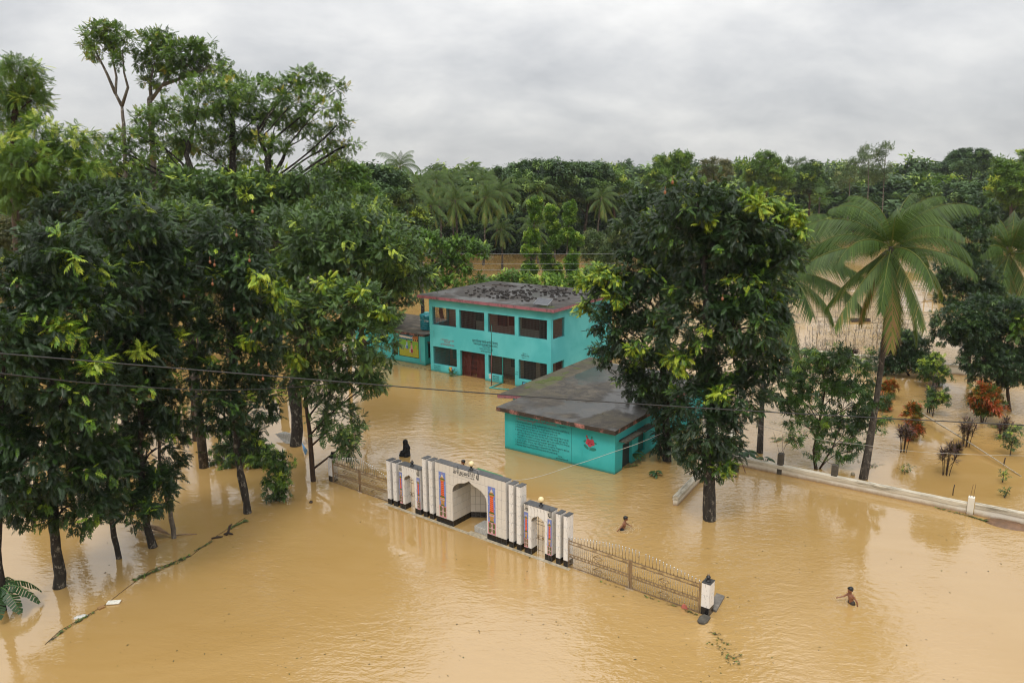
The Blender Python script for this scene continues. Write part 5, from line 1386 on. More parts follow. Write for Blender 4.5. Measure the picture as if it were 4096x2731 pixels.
def foliage(name, lobes, kind, seed, parent, dens=1.0, flush=None):
    tpl, spc, ns, droop, fl, mat, _ = KIND[kind]
    if flush is not None: fl = flush
    rg = np.random.default_rng(seed); P = []; D = []; T = []
    C = np.array([l[0] for l in lobes]); Rr = np.array([l[1] for l in lobes])
    for i in range(len(lobes)):
        a, b, c = Rr[i]; p = 1.6
        area = 4*PI*(((a*b)**p + (a*c)**p + (b*c)**p)/3)**(1/p)
        nc = max(5, int(area*.62*dens/spc**2))
        d = rg.normal(size=(nc, 3)); d[:, 2] = d[:, 2]*.95 + .22; d /= np.linalg.norm(d, axis=1)[:, None]
        bumpy = 1 + .22*np.sin(3.1*d[:, 0] + 4*d[:, 2] + i) * np.sin(2.7*d[:, 1] + i*2)
        r = (.42 + .58*rg.random(nc)**.45)*bumpy
        cc = C[i] + d*Rr[i]*r[:, None]
        keep = np.ones(nc, bool)
        for j in range(len(lobes)):
            if j != i: keep &= (((cc - C[j])/Rr[j])**2).sum(1) > .30
        cc, d = cc[keep], d[keep]; nc = len(cc)
        if nc == 0: continue
        base = np.clip(.36 + .26*rg.normal(size=nc), 0, .80) if kind != 'croton' else np.clip(.50 + .24*rg.normal(size=nc), 0, 1)
        if kind == 'flush': base = np.clip(.91 + .06*rg.normal(size=nc), .8, 1)
        isf = (rg.random(nc) < fl*2) & (d[:, 2] > -.1) & (r[keep] > .8); base[isf] = .86 + .14*rg.random(isf.sum())
        q = np.repeat(np.arange(nc), ns); n = len(q)
        off = rg.normal(size=(n, 3)); off /= np.linalg.norm(off, axis=1)[:, None]; off *= (spc*.80*rg.random(n)**.45)[:, None]; off[:, 2] *= .65
        P.append(cc[q] + off)
        dr = off/spc*.40 + d[q]*.45 + rg.normal(size=(n, 3))*.62; dr[:, 2] += droop; D.append(dr)
        T.append(np.clip(base[q] + rg.normal(size=n)*.07, 0, 1))
    P = np.concatenate(P); D = np.concatenate(D); T = np.concatenate(T)
    D /= np.linalg.norm(D, axis=1)[:, None] + 1e-9
    up = np.zeros_like(D); up[:, 2] = 1; up += rg.normal(size=D.shape)*.25
    Y = np.cross(up, D); Y /= np.linalg.norm(Y, axis=1)[:, None] + 1e-9; Z = np.cross(D, Y)
    S = (.75 + .5*rg.random(len(P)))[:, None, None, None]
    t = tpl[None]*S
    V = P[:, None, None, :] + t[..., 0:1]*D[:, None, None, :] + t[..., 1:2]*Y[:, None, None, :] + t[..., 2:3]*Z[:, None, None, :]
    k = tpl.shape[0]
    tint = np.repeat(T, k) + rg.normal(size=len(P)*k)*.03
    V = V.reshape(-1, 3, 3); NTRI[0] += len(V)
    return link_mesh(name, quads_mesh(name, V, np.clip(tint, 0, 1), mat), parent)
def bez(a, b, c, n=6): return [a*(1-u)**2 + 2*b*u*(1-u) + c*u*u for u in np.linspace(0, 1, n)]
def tree(label, Y=None, base=None, lobes=(), kind='mid', trunk=None, stems=(), r=.18, seed=1, name='tree', group=None, dens=1.0, cat='tree', flush=None, bark=None, limbs=True, fat=1.0, new=(), depthk=.9, ddy=.8, twigs=3, root=0.0):
    """everything given where the photograph shows it; lobes (x, y, rx, ry[, dy]) become ellipsoids at the tree's own distance"""
    rg = np.random.default_rng(seed)
    if base is not None: bp = at(*base); Y = Y or bp[1]; bp = np.array([bp[0], bp[1], 0.0])
    else:
        mx = float(np.mean([l[0] for l in lobes])); b0 = atY(mx, 900, Y); bp = np.array([b0[0], Y, 0.0])
    o = thing(name, label, cat, tuple(bp), 0, group)
    L = []
    for l in lobes:
        rx = l[2]; dist = (Y/FW[1])/FPX*1.0
        dy = l[4] if len(l) > 4 else rg.uniform(-ddy, ddy)*rx*dist
        c = atY(l[0], l[1], Y + dy); s = (Y + dy)*FW[1]/FPX*{'mahogany': .97, 'column': 1.0, 'mango': .95, 'albizia': 1.06}.get(kind, 1.08)*fat
        L.append((c - bp, np.array([l[2]*s, (depthk*l[2]*.7 + depthk*l[3]*.3)*s, l[3]*s*1.0])))
    top = max(L, key=lambda q: q[0][2])
    if trunk: tp = [atY(p[0], p[1], Y) - bp for p in trunk]; tp[0] = np.array([tp[0][0], tp[0][1], min(tp[0][2], 0)])
    else:
        e = top[0]*np.array([.7, .7, .93]); tp = bez(np.zeros(3), np.array([e[0]*.15, e[1]*.1, e[2]*.5]), e, 6)
    tp = [np.array([tp[0][0], tp[0][1], -1.1])] + tp
    n = len(tp); mb = MB()
    # densify and roughen the trunk line
    dense = []; rad = []
    for i in range(n - 1):
        for k in range(4):
            u = k/4; f = (i + u)/(n - 1); q = tp[i]*(1-u) + tp[i+1]*u; dense.append(q + (rg.normal(size=3)*np.array([.12, .12, 0])*r if i > 0 else 0)); rad.append(r*(1.12 - .72*f)*(1 + .07*rg.normal()))
    dense.append(tp[-1]); rad.append(r*.36); mb.tube(dense, rad, 9)
    for st_ in stems:
        q = [atY(p[0], p[1], Y) - bp for p in st_]; rs = list(np.linspace(r*.50, r*.16, len(q))); mb.tube(q, rs, 7)
        for i in range(len(q) - 1):
            for k in range(3): dense.append(q[i] + (q[i+1] - q[i])*(k/3)); rad.append(rs[i])
    dn = np.array(dense)
    if limbs:
        for c, R3 in L:
            hd = np.linalg.norm((dn[:, :2] - c[None, :2]), axis=1)
            cost = np.abs(dn[:, 2] - (c[2] - .75*hd - .15*R3[2])) + .35*hd; cost[:5] += 50
            i = int(np.argmin(cost)); st = dn[i]; rr_ = min(rad[i]*.5, .025 + .022*np.linalg.norm(c - st)) if not kind.startswith('albizia') else min(rad[i]*.42, .02 + .015*np.linalg.norm(c - st))
            m_ = (st + c)/2 + np.array([0, 0, .16*np.linalg.norm((c - st)[:2])]) + rg.normal(size=3)*(.5 if kind.startswith('albizia') else .18)
            b = bez(st, m_, c, 7); mb.tube(b, list(np.linspace(rr_, rr_*.4, 7)), 6)
            for k in range(twigs):
                d = rg.normal(size=3); d[2] = abs(d[2])*.6; d /= np.linalg.norm(d); s0 = b[3 + k % 3]
                e = c + d*R3*.85; mb.tube(bez(s0, (s0+e)/2 + np.array([0, 0, .1]), e, 5), list(np.linspace(rr_*.42, .012, 5)), 4)
    mb.build('trunk', M[bark or KIND[kind][6]], o)
    foliage('crown', L, kind, seed + 100, o, dens, flush)
    if new:
        N = []
        for q in new:
            # fresh shoots sit on the outside of the crown, towards the viewer
            p = atY(q[0], q[1], Y); d = ray(q[0], q[1]); s = Y*FW[1]/FPX; t_ = 0.0
            for c, R3 in L:
                m_ = (p - bp - c)/R3; dd = d/R3; A = dd @ dd; B = m_ @ dd; Cc = m_ @ m_ - .95; disc = B*B - A*Cc
                if disc > 0: t_ = min(t_, (-B - math.sqrt(disc))/A)
            r_ = q[2]*s; N.append((p + d*t_ - bp, np.array([r_, r_, r_*.8])))
        foliage('new_leaves', N, 'flush', seed + 700, o, 1.2, 0)
    return o

G_LEFT = 'dark broadleaf trees standing in the flood on the left'
tree('dark leafy tree cut off by the left edge, behind the banana plant', base=(2, 2436), lobes=[(0, 1400, 190, 190), (-90, 1700, 210, 230), (40, 1180, 170, 160), (20, 1950, 130, 120)], kind='mahogany', r=.17, seed=11, group=G_LEFT, trunk=[(2, 2436), (-5, 2200), (0, 1900), (10, 1500)])
tree('thick black-and-white stained trunk under dark foliage, nearest tree at lower left', base=(243, 2347), lobes=[(230, 1250, 230, 190), (110, 1520, 190, 180), (330, 1560, 220, 210), (180, 1830, 220, 190), (300, 2030, 150, 100), (70, 2000, 130, 110), (400, 1850, 130, 150), (210, 1020, 170, 140)], kind='mahogany', r=.20, seed=12, group=G_LEFT, trunk=[(243, 2347), (222, 2150), (208, 1950), (200, 1500), (220, 1150)], flush=.02, new=[(254, 1295, 34), (210, 1330, 26), (286, 1339, 24), (250, 1027, 30), (384, 1469, 26)])
tree('dark tree on a thin leaning trunk, second from the left in the lower row', base=(475, 2232), lobes=[(455, 1920, 170, 160), (430, 1650, 180, 190), (500, 1380, 190, 180), (390, 1130, 170, 160), (540, 2040, 90, 70)], kind='mahogany', r=.115, seed=13, group=G_LEFT, trunk=[(475, 2232), (440, 2060), (430, 1700), (440, 1300)], flush=.02, new=[(429, 1411, 22), (554, 1402, 24), (402, 1080, 30)])
tree('dark tree whose trunk stands just in front of the dead palm leaf', base=(608, 2186), lobes=[(625, 1790, 110, 190), (640, 1960, 75, 110), (610, 1430, 140, 180), (580, 1120, 170, 160), (500, 900, 160, 120), (680, 1620, 70, 120)], kind='mahogany', r=.15, seed=14, group=G_LEFT, trunk=[(608, 2186), (575, 2020), (560, 1800), (570, 1400), (560, 1000)])
tree('slender pale-barked tree rising from the right side of the dead palm leaf', base=(696, 2150), lobes=[(600, 1250, 130, 140), (660, 1050, 110, 120), (560, 1450, 90, 110)], kind='mahogany', r=.10, seed=15, group=G_LEFT, trunk=[(696, 2150), (672, 2000), (645, 1900), (625, 1600), (610, 1250)], bark='bark_pale')
tree('dark tree with a knobbly bent trunk beside the leafy stump', base=(992, 2050), lobes=[(900, 960, 180, 120), (860, 1160, 170, 150), (980, 1130, 130, 140), (870, 1410, 160, 160), (1000, 1430, 120, 140), (880, 1640, 140, 110), (960, 1760, 95, 75), (1060, 1590, 70, 110), (1060, 1280, 90, 120)], kind='mahogany', r=.17, seed=16, group=G_LEFT, flush=.02, new=[(1035, 1112, 24), (1097, 1156, 20), (1102, 1192, 24), (1008, 1357, 24)], trunk=[(992, 2050), (965, 1900), (945, 1790), (935, 1600), (930, 1250), (910, 1000)])
tree('big spreading tree on a thick dark trunk with the fishing net at its foot', base=(1187, 1783), lobes=[(1150, 960, 170, 120), (1330, 960, 180, 130), (1470, 920, 150, 100), (1250, 1120, 170, 100), (1560, 1010, 130, 90), (1640, 1100, 90, 50), (1430, 1060, 150, 80), (1120, 1150, 120, 90), (1560, 1130, 80, 45)], kind='mid', r=.33, seed=17, trunk=[(1187, 1783), (1178, 1540), (1225, 1320), (1340, 1180), (1440, 1060)], bark='bark_dark')
tree('slim tree with a stained trunk just left of the left gate post', base=(1252, 1923), lobes=[(1230, 1350, 140, 120), (1330, 1240, 150, 120), (1430, 1220, 110, 90), (1480, 1360, 105, 100), (1420, 1490, 120, 85), (1300, 1500, 100, 100), (1350, 1690, 85, 100), (1390, 1770, 55, 60), (1530, 1290, 60, 55), (1180, 1500, 70, 70), (1170, 1260, 90, 80), (1480, 1540, 55, 45)], kind='mid', r=.125, seed=18, trunk=[(1252, 1923), (1240, 1740), (1222, 1600), (1235, 1400), (1290, 1250)], bark='bark_brown', flush=.03, new=[(1146, 1219, 22), (1441, 1170, 26), (1526, 1237, 30), (1178, 1429, 24), (1300, 1130, 26)])
tree('very dark tree crown behind the left row, below the pale feathery tree', Y=38, lobes=[(330, 850, 190, 120), (470, 800, 120, 90), (540, 900, 130, 90), (250, 1010, 190, 130), (420, 1050, 200, 130)], kind='mahogany', r=.2, seed=19)
tree('dark tree filling the gap between the two left tree groups', Y=40, lobes=[(740, 1010, 120, 100), (640, 900, 130, 100), (760, 880, 110, 80), (660, 1090, 90, 80)], kind='mid', r=.18, seed=20)
tree('dark spiky undergrowth shrub behind the bent trunk', base=(1000, 1860), lobes=[(980, 1800, 90, 60), (1040, 1830, 60, 45), (900, 1830, 70, 50)], kind='bush', r=.05, seed=21, name='shrub', cat='shrub')
tree('leafy pollard stump covered in bright shoots, left of the slim tree', base=(1111, 1999), lobes=[(1115, 1850, 46, 42), (1110, 1910, 42, 50), (1098, 1960, 34, 34), (1130, 1975, 22, 20)], kind='bush', r=.09, seed=22, name='stump', cat='stump', flush=.1, trunk=[(1111, 1999), (1115, 1950), (1112, 1880)])

# tall trees against the sky on the left
tree('tallest slender tree with a small tuft crown on forked bare stems, top left', Y=62, lobes=[(345, 150, 36, 28), (400, 115, 46, 22), (450, 130, 50, 26), (405, 180, 46, 30), (475, 185, 42, 34), (500, 160, 30, 24), (355, 195, 30, 22), (480, 240, 30, 22), (370, 225, 22, 12)], kind='albizia_dark', r=.26, seed=31, trunk=[(500, 1300), (500, 760), (497, 520), (488, 425)], stems=[[(488, 425), (462, 375), (466, 310), (452, 240), (440, 160)], [(488, 425), (512, 350), (496, 290), (490, 200)], [(462, 375), (430, 300), (398, 235), (370, 180)]], dens=.8, twigs=1)
tree('tall dark-crowned tree to the right of the tuft-topped tree', Y=64, lobes=[(600, 165, 40, 30), (640, 150, 46, 28), (700, 215, 70, 45), (775, 205, 52, 36), (820, 190, 40, 24), (850, 250, 50, 34), (640, 240, 60, 50), (730, 290, 80, 36), (590, 335, 36, 18), (640, 345, 24, 16), (890, 290, 36, 26), (570, 240, 34, 30)], kind='albizia_dark', r=.32, seed=32, trunk=[(650, 1300), (625, 820), (600, 400), (610, 380)], stems=[[(605, 400), (600, 330), (620, 250)], [(605, 400), (650, 340), (700, 270)], [(650, 340), (760, 300), (850, 270)]], dens=.9, twigs=1)
tree('flat-topped rain tree with tiered boughs, left of the two darker trunks', Y=58, lobes=[(430, 580, 80, 24), (540, 540, 100, 26), (640, 470, 110, 32), (730, 430, 100, 34), (800, 350, 70, 30), (500, 640, 100, 28), (660, 590, 120, 28), (770, 540, 90, 26), (420, 660, 70, 26)], kind='albizia', r=.34, seed=33, trunk=[(790, 1300), (800, 780), (745, 620), (770, 520)], dens=.85)
tree('flat-topped rain tree in the middle of the skyline group, thick black trunk', Y=61, lobes=[(880, 370, 110, 40), (990, 340, 110, 36), (850, 450, 120, 34), (980, 430, 120, 36), (900, 540, 110, 28), (990, 560, 90, 26), (800, 600, 90, 24), (940, 640, 90, 24), (1060, 470, 70, 26)], kind='albizia', r=.42, seed=34, trunk=[(915, 1300), (935, 780), (928, 620), (930, 480)], dens=.85)
tree('flat-topped rain tree at the right of the skyline group, boughs reaching right over the sky', Y=60, lobes=[(1140, 335, 80, 26), (1220, 300, 70, 24), (1290, 325, 60, 22), (1340, 355, 36, 18), (1180, 400, 100, 30), (1280, 430, 90, 30), (1350, 500, 56, 24), (1120, 480, 100, 28), (1230, 520, 110, 28), (1390, 580, 44, 20), (1310, 590, 70, 22), (1080, 580, 80, 26), (1340, 640, 60, 20)], kind='albizia', r=.42, seed=35, trunk=[(1105, 1300), (1090, 800), (1075, 640), (1095, 540)], stems=[[(1085, 720), (1130, 640), (1160, 560)], [(1080, 650), (1040, 560), (1030, 500)]], dens=.8)
tree('pale feathery tree at the upper left edge', Y=44, lobes=[(50, 280, 80, 46), (110, 300, 60, 50), (60, 370, 100, 60), (130, 400, 60, 50), (30, 460, 70, 60), (10, 560, 80, 70)], kind='feather', r=.26, seed=36, trunk=[(60, 1400), (60, 800), (55, 520), (70, 330)], dens=.95)
tree('bright feathery tree below it, spreading over the dark crowns at upper left', Y=41, lobes=[(150, 530, 70, 55), (270, 560, 90, 50), (90, 640, 120, 80), (230, 660, 120, 70), (340, 690, 60, 55), (60, 760, 110, 70), (220, 790, 120, 60), (330, 770, 40, 40)], kind='feather', r=.24, seed=37, trunk=[(180, 1400), (170, 1000), (160, 720), (170, 560)])
tree('olive-yellow small tree at the left edge', Y=48, lobes=[(40, 930, 80, 55), (90, 980, 60, 50), (20, 1020, 70, 60), (60, 1080, 70, 50)], kind='olive', r=.12, seed=38)
_mid = [('dense green tree under the middle rain tree', 54, [(860, 740, 130, 60), (960, 790, 130, 70), (800, 820, 120, 70), (900, 860, 120, 60)], 'mid_far'),
        ('dense green tree under the right rain tree', 56, [(1100, 760, 120, 60), (1200, 810, 130, 70), (1060, 850, 120, 60), (1240, 730, 90, 45)], 'mid_far'),
        ('yellow-green dome tree right of the skyline group', 66, [(1330, 680, 80, 50), (1400, 720, 90, 60), (1300, 760, 90, 60), (1450, 780, 70, 50)], 'light'),
        ('rounded green tree in front of the yellow-green dome', 52, [(1380, 830, 120, 60), (1490, 850, 100, 60), (1560, 900, 80, 50), (1300, 850, 90, 60)], 'mid'),
        ('dark green tree left of the far palms', 92, [(1480, 700, 70, 40), (1560, 740, 70, 50), (1530, 800, 100, 60)], 'far'),
        ('green thicket tree between the left skyline trunks', 57, [(620, 760, 110, 60), (540, 830, 100, 60), (700, 830, 110, 60), (740, 720, 80, 40)], 'mid_far'),
        ('drooping green tree at the left of the tall pair', 63, [(420, 700, 70, 40), (360, 760, 70, 40), (470, 760, 80, 40)], 'albizia')]
for k, (lb, Y, lo, kd) in enumerate(_mid): tree(lb, Y=Y, lobes=lo, kind=kd, r=.22, seed=50 + k)
tree('bright yellow-green tree behind the annex and tank', Y=72, lobes=[(1690, 960, 70, 45), (1770, 1010, 60, 55), (1850, 990, 55, 45), (1645, 1090, 65, 45), (1730, 1110, 50, 45), (1830, 1060, 55, 40), (1920, 1000, 40, 26), (1610, 1020, 60, 45), (1800, 1140, 50, 40)], kind='light', r=.20, seed=61, group=None)
tree('dark mixed tree overhanging the annex roof', Y=60, lobes=[(1540, 1120, 90, 60), (1620, 1180, 60, 45), (1480, 1180, 80, 60), (1560, 1260, 60, 40)], kind='mid', r=.16, seed=62)
for k, (lb, px, py, rx) in enumerate((('low light shrub behind the left corner of the school roof', 1900, 1130, 50), ('low light shrub behind the middle of the school roof', 2040, 1115, 55), ('low light shrub behind the school roof, left of the pollards', 1985, 1135, 50), ('low light shrub right behind the middle pollard', 2180, 1130, 50), ('low light shrub right behind the slim-topped pollard', 2265, 1130, 50), ('low light shrub between the pollards and the willowy shrubs', 2330, 1110, 48))):
    tree(lb, Y=73 + k, lobes=[(px, py, rx, 28), (px + 45, py + 12, rx*.7, 26)], kind='light', r=.06, seed=70 + k, name='shrub', cat='shrub', group='low shrubs behind the school roof')
G_P = 'pollarded trees with tufted pale stems behind the school roof'
tree('pollarded tree with leaf tufts on a pale stem, left of the three', Y=80, lobes=[(2141, 822, 32, 34), (2143, 868, 26, 28), (2130, 946, 29, 34), (2122, 1006, 38, 26), (2116, 1080, 34, 38), (2100, 1120, 40, 26)], kind='column', r=.13, seed=81, group=G_P, limbs=False, trunk=[(2120, 1250), (2124, 1000), (2140, 860)], bark='bark_pale', ddy=.1, dens=1.25)
tree('pollarded tree with the broad tall tufts, middle of the three', Y=82, lobes=[(2205, 855, 28, 34), (2212, 905, 27, 34), (2224, 955, 24, 36), (2185, 1030, 26, 50), (2229, 1095, 24, 44), (2195, 1110, 26, 34)], kind='column', r=.12, seed=82, group=G_P, limbs=False, trunk=[(2218, 1250), (2220, 1000), (2208, 860)], ddy=.1, dens=1.25)
tree('pollarded tree with the slim top tuft, right of the three', Y=79, lobes=[(2280, 832, 24, 28), (2277, 872, 22, 28), (2272, 944, 30, 34), (2308, 966, 26, 30), (2290, 1050, 26, 56), (2300, 1110, 24, 40)], kind='column', r=.12, seed=83, group=G_P, limbs=False, trunk=[(2262, 1250), (2268, 1000), (2279, 850)], ddy=.1, dens=1.25)
tree('pale willowy shrub right of the pollarded trees', Y=86, lobes=[(2378, 965, 46, 40), (2360, 1010, 40, 34), (2400, 1020, 40, 34)], kind='pale', r=.08, seed=84, name='shrub', cat='shrub')
tree('taller yellowish willowy shrub touching the big dark tree', Y=84, lobes=[(2480, 925, 42, 40), (2500, 975, 44, 44), (2450, 1000, 44, 36), (2420, 1050, 50, 32)], kind='pale', r=.10, seed=85, name='shrub', cat='shrub')
tree('low green bush between the pollards and the big dark tree', Y=76, lobes=[(2380, 1090, 46, 34), (2440, 1110, 44, 34), (2350, 1140, 50, 28)], kind='light', r=.07, seed=86, name='shrub', cat='shrub')

# the big dark trees on the right
tree('big glossy dark tree in front, its stained trunk marked with a pale patch', base=(2835, 2078), lobes=[(2790, 800, 110, 80), (2700, 910, 120, 90), (2890, 840, 130, 80), (2960, 930, 140, 100), (2800, 1000, 150, 110), (3080, 960, 100, 90), (3130, 1040, 80, 70), (2900, 1130, 160, 110), (3030, 1160, 130, 100), (2800, 1270, 170, 120), (2980, 1310, 150, 110), (2880, 1450, 160, 110), (3040, 1440, 100, 80), (2940, 1580, 130, 80), (2800, 1600, 110, 90), (2850, 1720, 110, 90), (2830, 1840, 85, 70), (2760, 1790, 60, 50), (2900, 1800, 55, 60)], kind='mahogany', r=.265, seed=91, flush=.03, new=[(3002, 799, 42), (3063, 792, 40), (3029, 830, 26), (3151, 846, 44), (3199, 921, 24), (2826, 887, 24), (2714, 1428, 40), (2880, 1581, 34), (2899, 1873, 30), (2700, 1460, 30)], fat=1.22, dens=.85, trunk=[(2835, 2078), (2836, 1900), (2842, 1700), (2830, 1400), (2820, 1000)])
tree('big glossy dark tree behind it, bright new leaves low on its left side', base=(2667, 1841), lobes=[(2590, 860, 110, 80), (2640, 960, 120, 90), (2560, 1060, 110, 90), (2480, 1180, 110, 80), (2600, 1200, 130, 100), (2680, 1090, 110, 90), (2440, 1300, 80, 70), (2560, 1350, 120, 100), (2460, 1410, 75, 60), (2640, 1480, 110, 90), (2560, 1530, 80, 60), (2660, 1640, 80, 80), (2700, 760, 70, 50), (2430, 1120, 70, 45), (2660, 1770, 45, 40)], kind='mahogany', r=.25, seed=92, flush=.03, new=[(2410, 1096, 40), (2347, 1122, 32), (2462, 1111, 34), (2457, 1192, 30), (2342, 1232, 30), (2551, 1399, 26), (2682, 1441, 22)], fat=1.20, dens=.85, trunk=[(2667, 1841), (2665, 1650), (2650, 1400), (2640, 1000)])
tree('narrow dark tree trunk half hidden between the big trees and the low building', base=(2640, 1820), Y=38.5, lobes=[(2560, 1620, 50, 45), (2600, 1560, 60, 50)], kind='mahogany', r=.12, seed=93)
fr = [(1590, 860), (1590, 940)]
_fruits = [(700, 1050), (840, 1048), (858, 1060), (850, 1136), (998, 1042), (936, 1236), (1005, 1325), (1035, 1457), (1052, 1515), (2890, 1195), (2660, 770), (2690, 730), (1010, 846), (946, 940), (735, 1185)]
for (x, y) in _fruits:
    Y = 29.0 if x < 1100 else 28.0
    mb = MB(); mb.ball((0, 0, 0), .062, 10, 8, 0, (.8, .8, 1.15)); mb.tube([(0, 0, .06), (.01, 0, .20)], .008, 4)
    o = mb.build('woody_fruit', M['fruit'], None, tuple(atY(x, y, Y - .6))); tag(o, 'round brown woody fruit hanging among dark glossy leaves', 'fruit', 'brown fruits hanging in the dark trees')

# ---- palms
def frond_mesh(L, arch, nl, ll, seed, yellow=0.0, lw=.045, far=False):
    """coconut frond leaving the crown along +x, starting pitch 'arch', bending down"""
    rg = np.random.default_rng(seed); pts = []; p = np.zeros(3); pit = arch
    n = 12
    for k in range(n + 1):
        pts.append(p.copy()); p = p + np.array([math.cos(pit), 0, math.sin(pit)])*L/n; pit -= (R_(100) if arch > .2 else R_(66) if arch > -.5 else R_(30))/n*(.5 + k/n)
    pts = np.array(pts); Q = []; T = []
    for i in range(nl):
        u = .10 + .90*i/(nl - 1); f = u*n; k = min(int(f), n - 1); c = pts[k] + (pts[k+1] - pts[k])*(f - k); d = pts[k+1] - pts[k]; d /= np.linalg.norm(d)
        l = ll*(math.sin(PI*(.12 + .80*u))**.7)*(1 + .1*rg.normal())
        for s in (-1, 1):
            hang = .66 + .16*rg.random() + .30*u
            dr = np.array([0, s, 0])*(1 - .45*hang) + d*.55 + np.array([0, 0, -.75*hang]); dr /= np.linalg.norm(dr)
            w = np.cross(dr, d); w = np.cross(w, dr); w /= np.linalg.norm(w) + 1e-9; w *= lw*(1.0 if not far else 1.0)
            e = c + dr*l + np.array([0, 0, -.20*l])
            Q.append([c + w*.5 + dr*l*.06, e, c - w*.5 + dr*l*.06]); T.append(np.clip(.45 + .14*rg.normal() + yellow*(.6 + .5*u), 0, 1))
    mb = MB()
    mb.tube(list(pts), list(np.linspace(.035, .006, n + 1)), 5)
    V = np.array(Q); nv = len(mb.v)
    vs = mb.v + [tuple(q) for q in V.reshape(-1, 3)]; fs = mb.f + [[nv + 3*i, nv + 3*i + 1, nv + 3*i + 2] for i in range(len(V))]
    me = bpy.data.meshes.new('frond'); me.from_pydata(vs, [], fs)
    a = me.attributes.new('tint', 'FLOAT', 'POINT'); a.data.foreach_set('value', np.concatenate([np.full(nv, .84 if yellow < .3 else .95), np.repeat(np.array(T), 3)]).astype(np.float32))
    me.materials.append(M['leaf_palm']); NTRI[0] += len(fs)*2
    return me
FR = {}
def frond(kind, pitch_deg, yel):
    k = (kind, pitch_deg, yel)
    if k not in FR:
        if kind == 'near': FR[k] = [frond_mesh(4.3, R_(pitch_deg), 60, 1.0, 5 + s, yel, .058) for s in range(2)]
        else: FR[k] = [frond_mesh(4.3, R_(pitch_deg), 30, 1.15, 9, yel, .085, True)]
    return FR[k]
def palm(label, crown, Y, kind='near', n=20, size=1.0, base=None, seed=1, group=None, trunk_r=.16, dead=2, mid=None, nuts=False, hide_trunk=False):
    rg = random.Random(seed); top = atY(crown[0], crown[1], Y)
    bp = np.array(at(*base)) if base else np.array([top[0] + rg.uniform(-.6, .6), Y, 0.0])
    o = thing('coconut_palm', label, 'palm', tuple(bp), 0, group); tl = top - bp
    mp = (atY(mid[0], mid[1], (Y + bp[1])/2) - bp) if mid else tl*.5 + np.array([rg.uniform(-.3, .3), 0, 0])
    mb = MB(); b = [np.array([0, 0, -1.1])] + bez(np.zeros(3), mp*2 - tl*.5, tl, 14); rad = [trunk_r*1.35] + [trunk_r*(1.3 - .45*min(1, i/4) - .12*i/13) for i in range(14)]
    mb.tube(b, rad, 10); mb.build('trunk', M['bark_palm'], o)
    for i in range(n):
        f = i/(n - 1); pd = (82, 64, 46, 26, 8, -14, -38, -60)[min(7, int(f*8))]
        yl = 0.0 if f < .72 else (.25 if f < .90 or dead == 0 else .46)
        me = frond(kind, pd, yl); ob = link_mesh('frond', me[i % len(me)], o, tuple(tl + np.array([0, 0, .05 - .25*f])))
        ob.rotation_euler = (0, 0, i*2.39996 + rg.uniform(-.2, .2)); s = size*rg.uniform(.88, 1.08)*(.8 if f < .12 else 1); ob.scale = (s, s, s)
    if nuts:
        for k in range(9):
            a = k*2.4; mb = MB(); mb.ball((0, 0, 0), .12, 10, 8, 0, (.9, .9, 1.15)); mb.build('coconut', M['nut'], o, tuple(tl + np.array([.26*math.cos(a), .26*math.sin(a), -.32 - .1*(k % 3)])))
    return o
palm('tall coconut palm rising from the boundary wall, big drooping crown with nuts', (3565, 985), 34.5, 'near', 30, .96, (3453, 1914), 3, None, .155, 3, (3530, 1420), True)
palm('coconut palm cut off by the right edge, fronds over the dark tree', (4040, 1010), 54, 'near', 30, 1.35, None, 4, None, .15, 1)
palm('coconut palm mostly hidden behind the big dark tree, dark lean trunk in the garden', (3085, 1080), 40, 'near', 30, 1.22, (3039, 1810), 5, None, .13, 2, (3058, 1450))
G_FP = 'far coconut palms in the grove behind the school'
_fp = [('far palm standing highest above the grove, alone against the sky', 1600, 665, 112, 1.05), ('far palm poking over the skyline above the middle of the grove', 1886, 688, 150, 1.0), ('far palm at the top left of the grove', 1668, 748, 116, 1.0), ('far palm in the upper middle of the grove', 1745, 722, 122, 1.0),
       ('far palm right beside the upper middle one', 1800, 728, 126, 1.0), ('far palm under the one that pokes over the skyline', 1932, 728, 124, 1.0), ('far palm low at the left of the grove', 1724, 822, 108, .95), ('far palm with the full crown in the centre of the grove', 1820, 800, 110, 1.1),
       ('far palm with a long bare trunk, left one of the pair at the water', 1944, 790, 112, 1.1), ('far palm with a long bare trunk, right one of the pair at the water', 2000, 768, 114, 1.1), ('far palm in front of the rain trees', 2152, 762, 126, 1.1), ('far palm dark against the trees, right end of the grove', 2406, 792, 130, 1.0),
       ('far palm with dark drooping fronds behind the pollards', 2140, 915, 118, 1.0), ('far palm low by the water between the bare trunks', 2005, 915, 118, .8), ('far palm at the left front of the grove', 1640, 790, 104, .95), ('far palm peeping out on the far right wood', 3105, 830, 170, .9)]
_bases = {8: (1944, 1008), 9: (1980, 1008)}
for k, (lb, x, y, Y, s) in enumerate(_fp): palm(lb, (x, y), Y, 'far', 20, s*.84, _bases.get(k), 20 + k, G_FP, .17, 0)
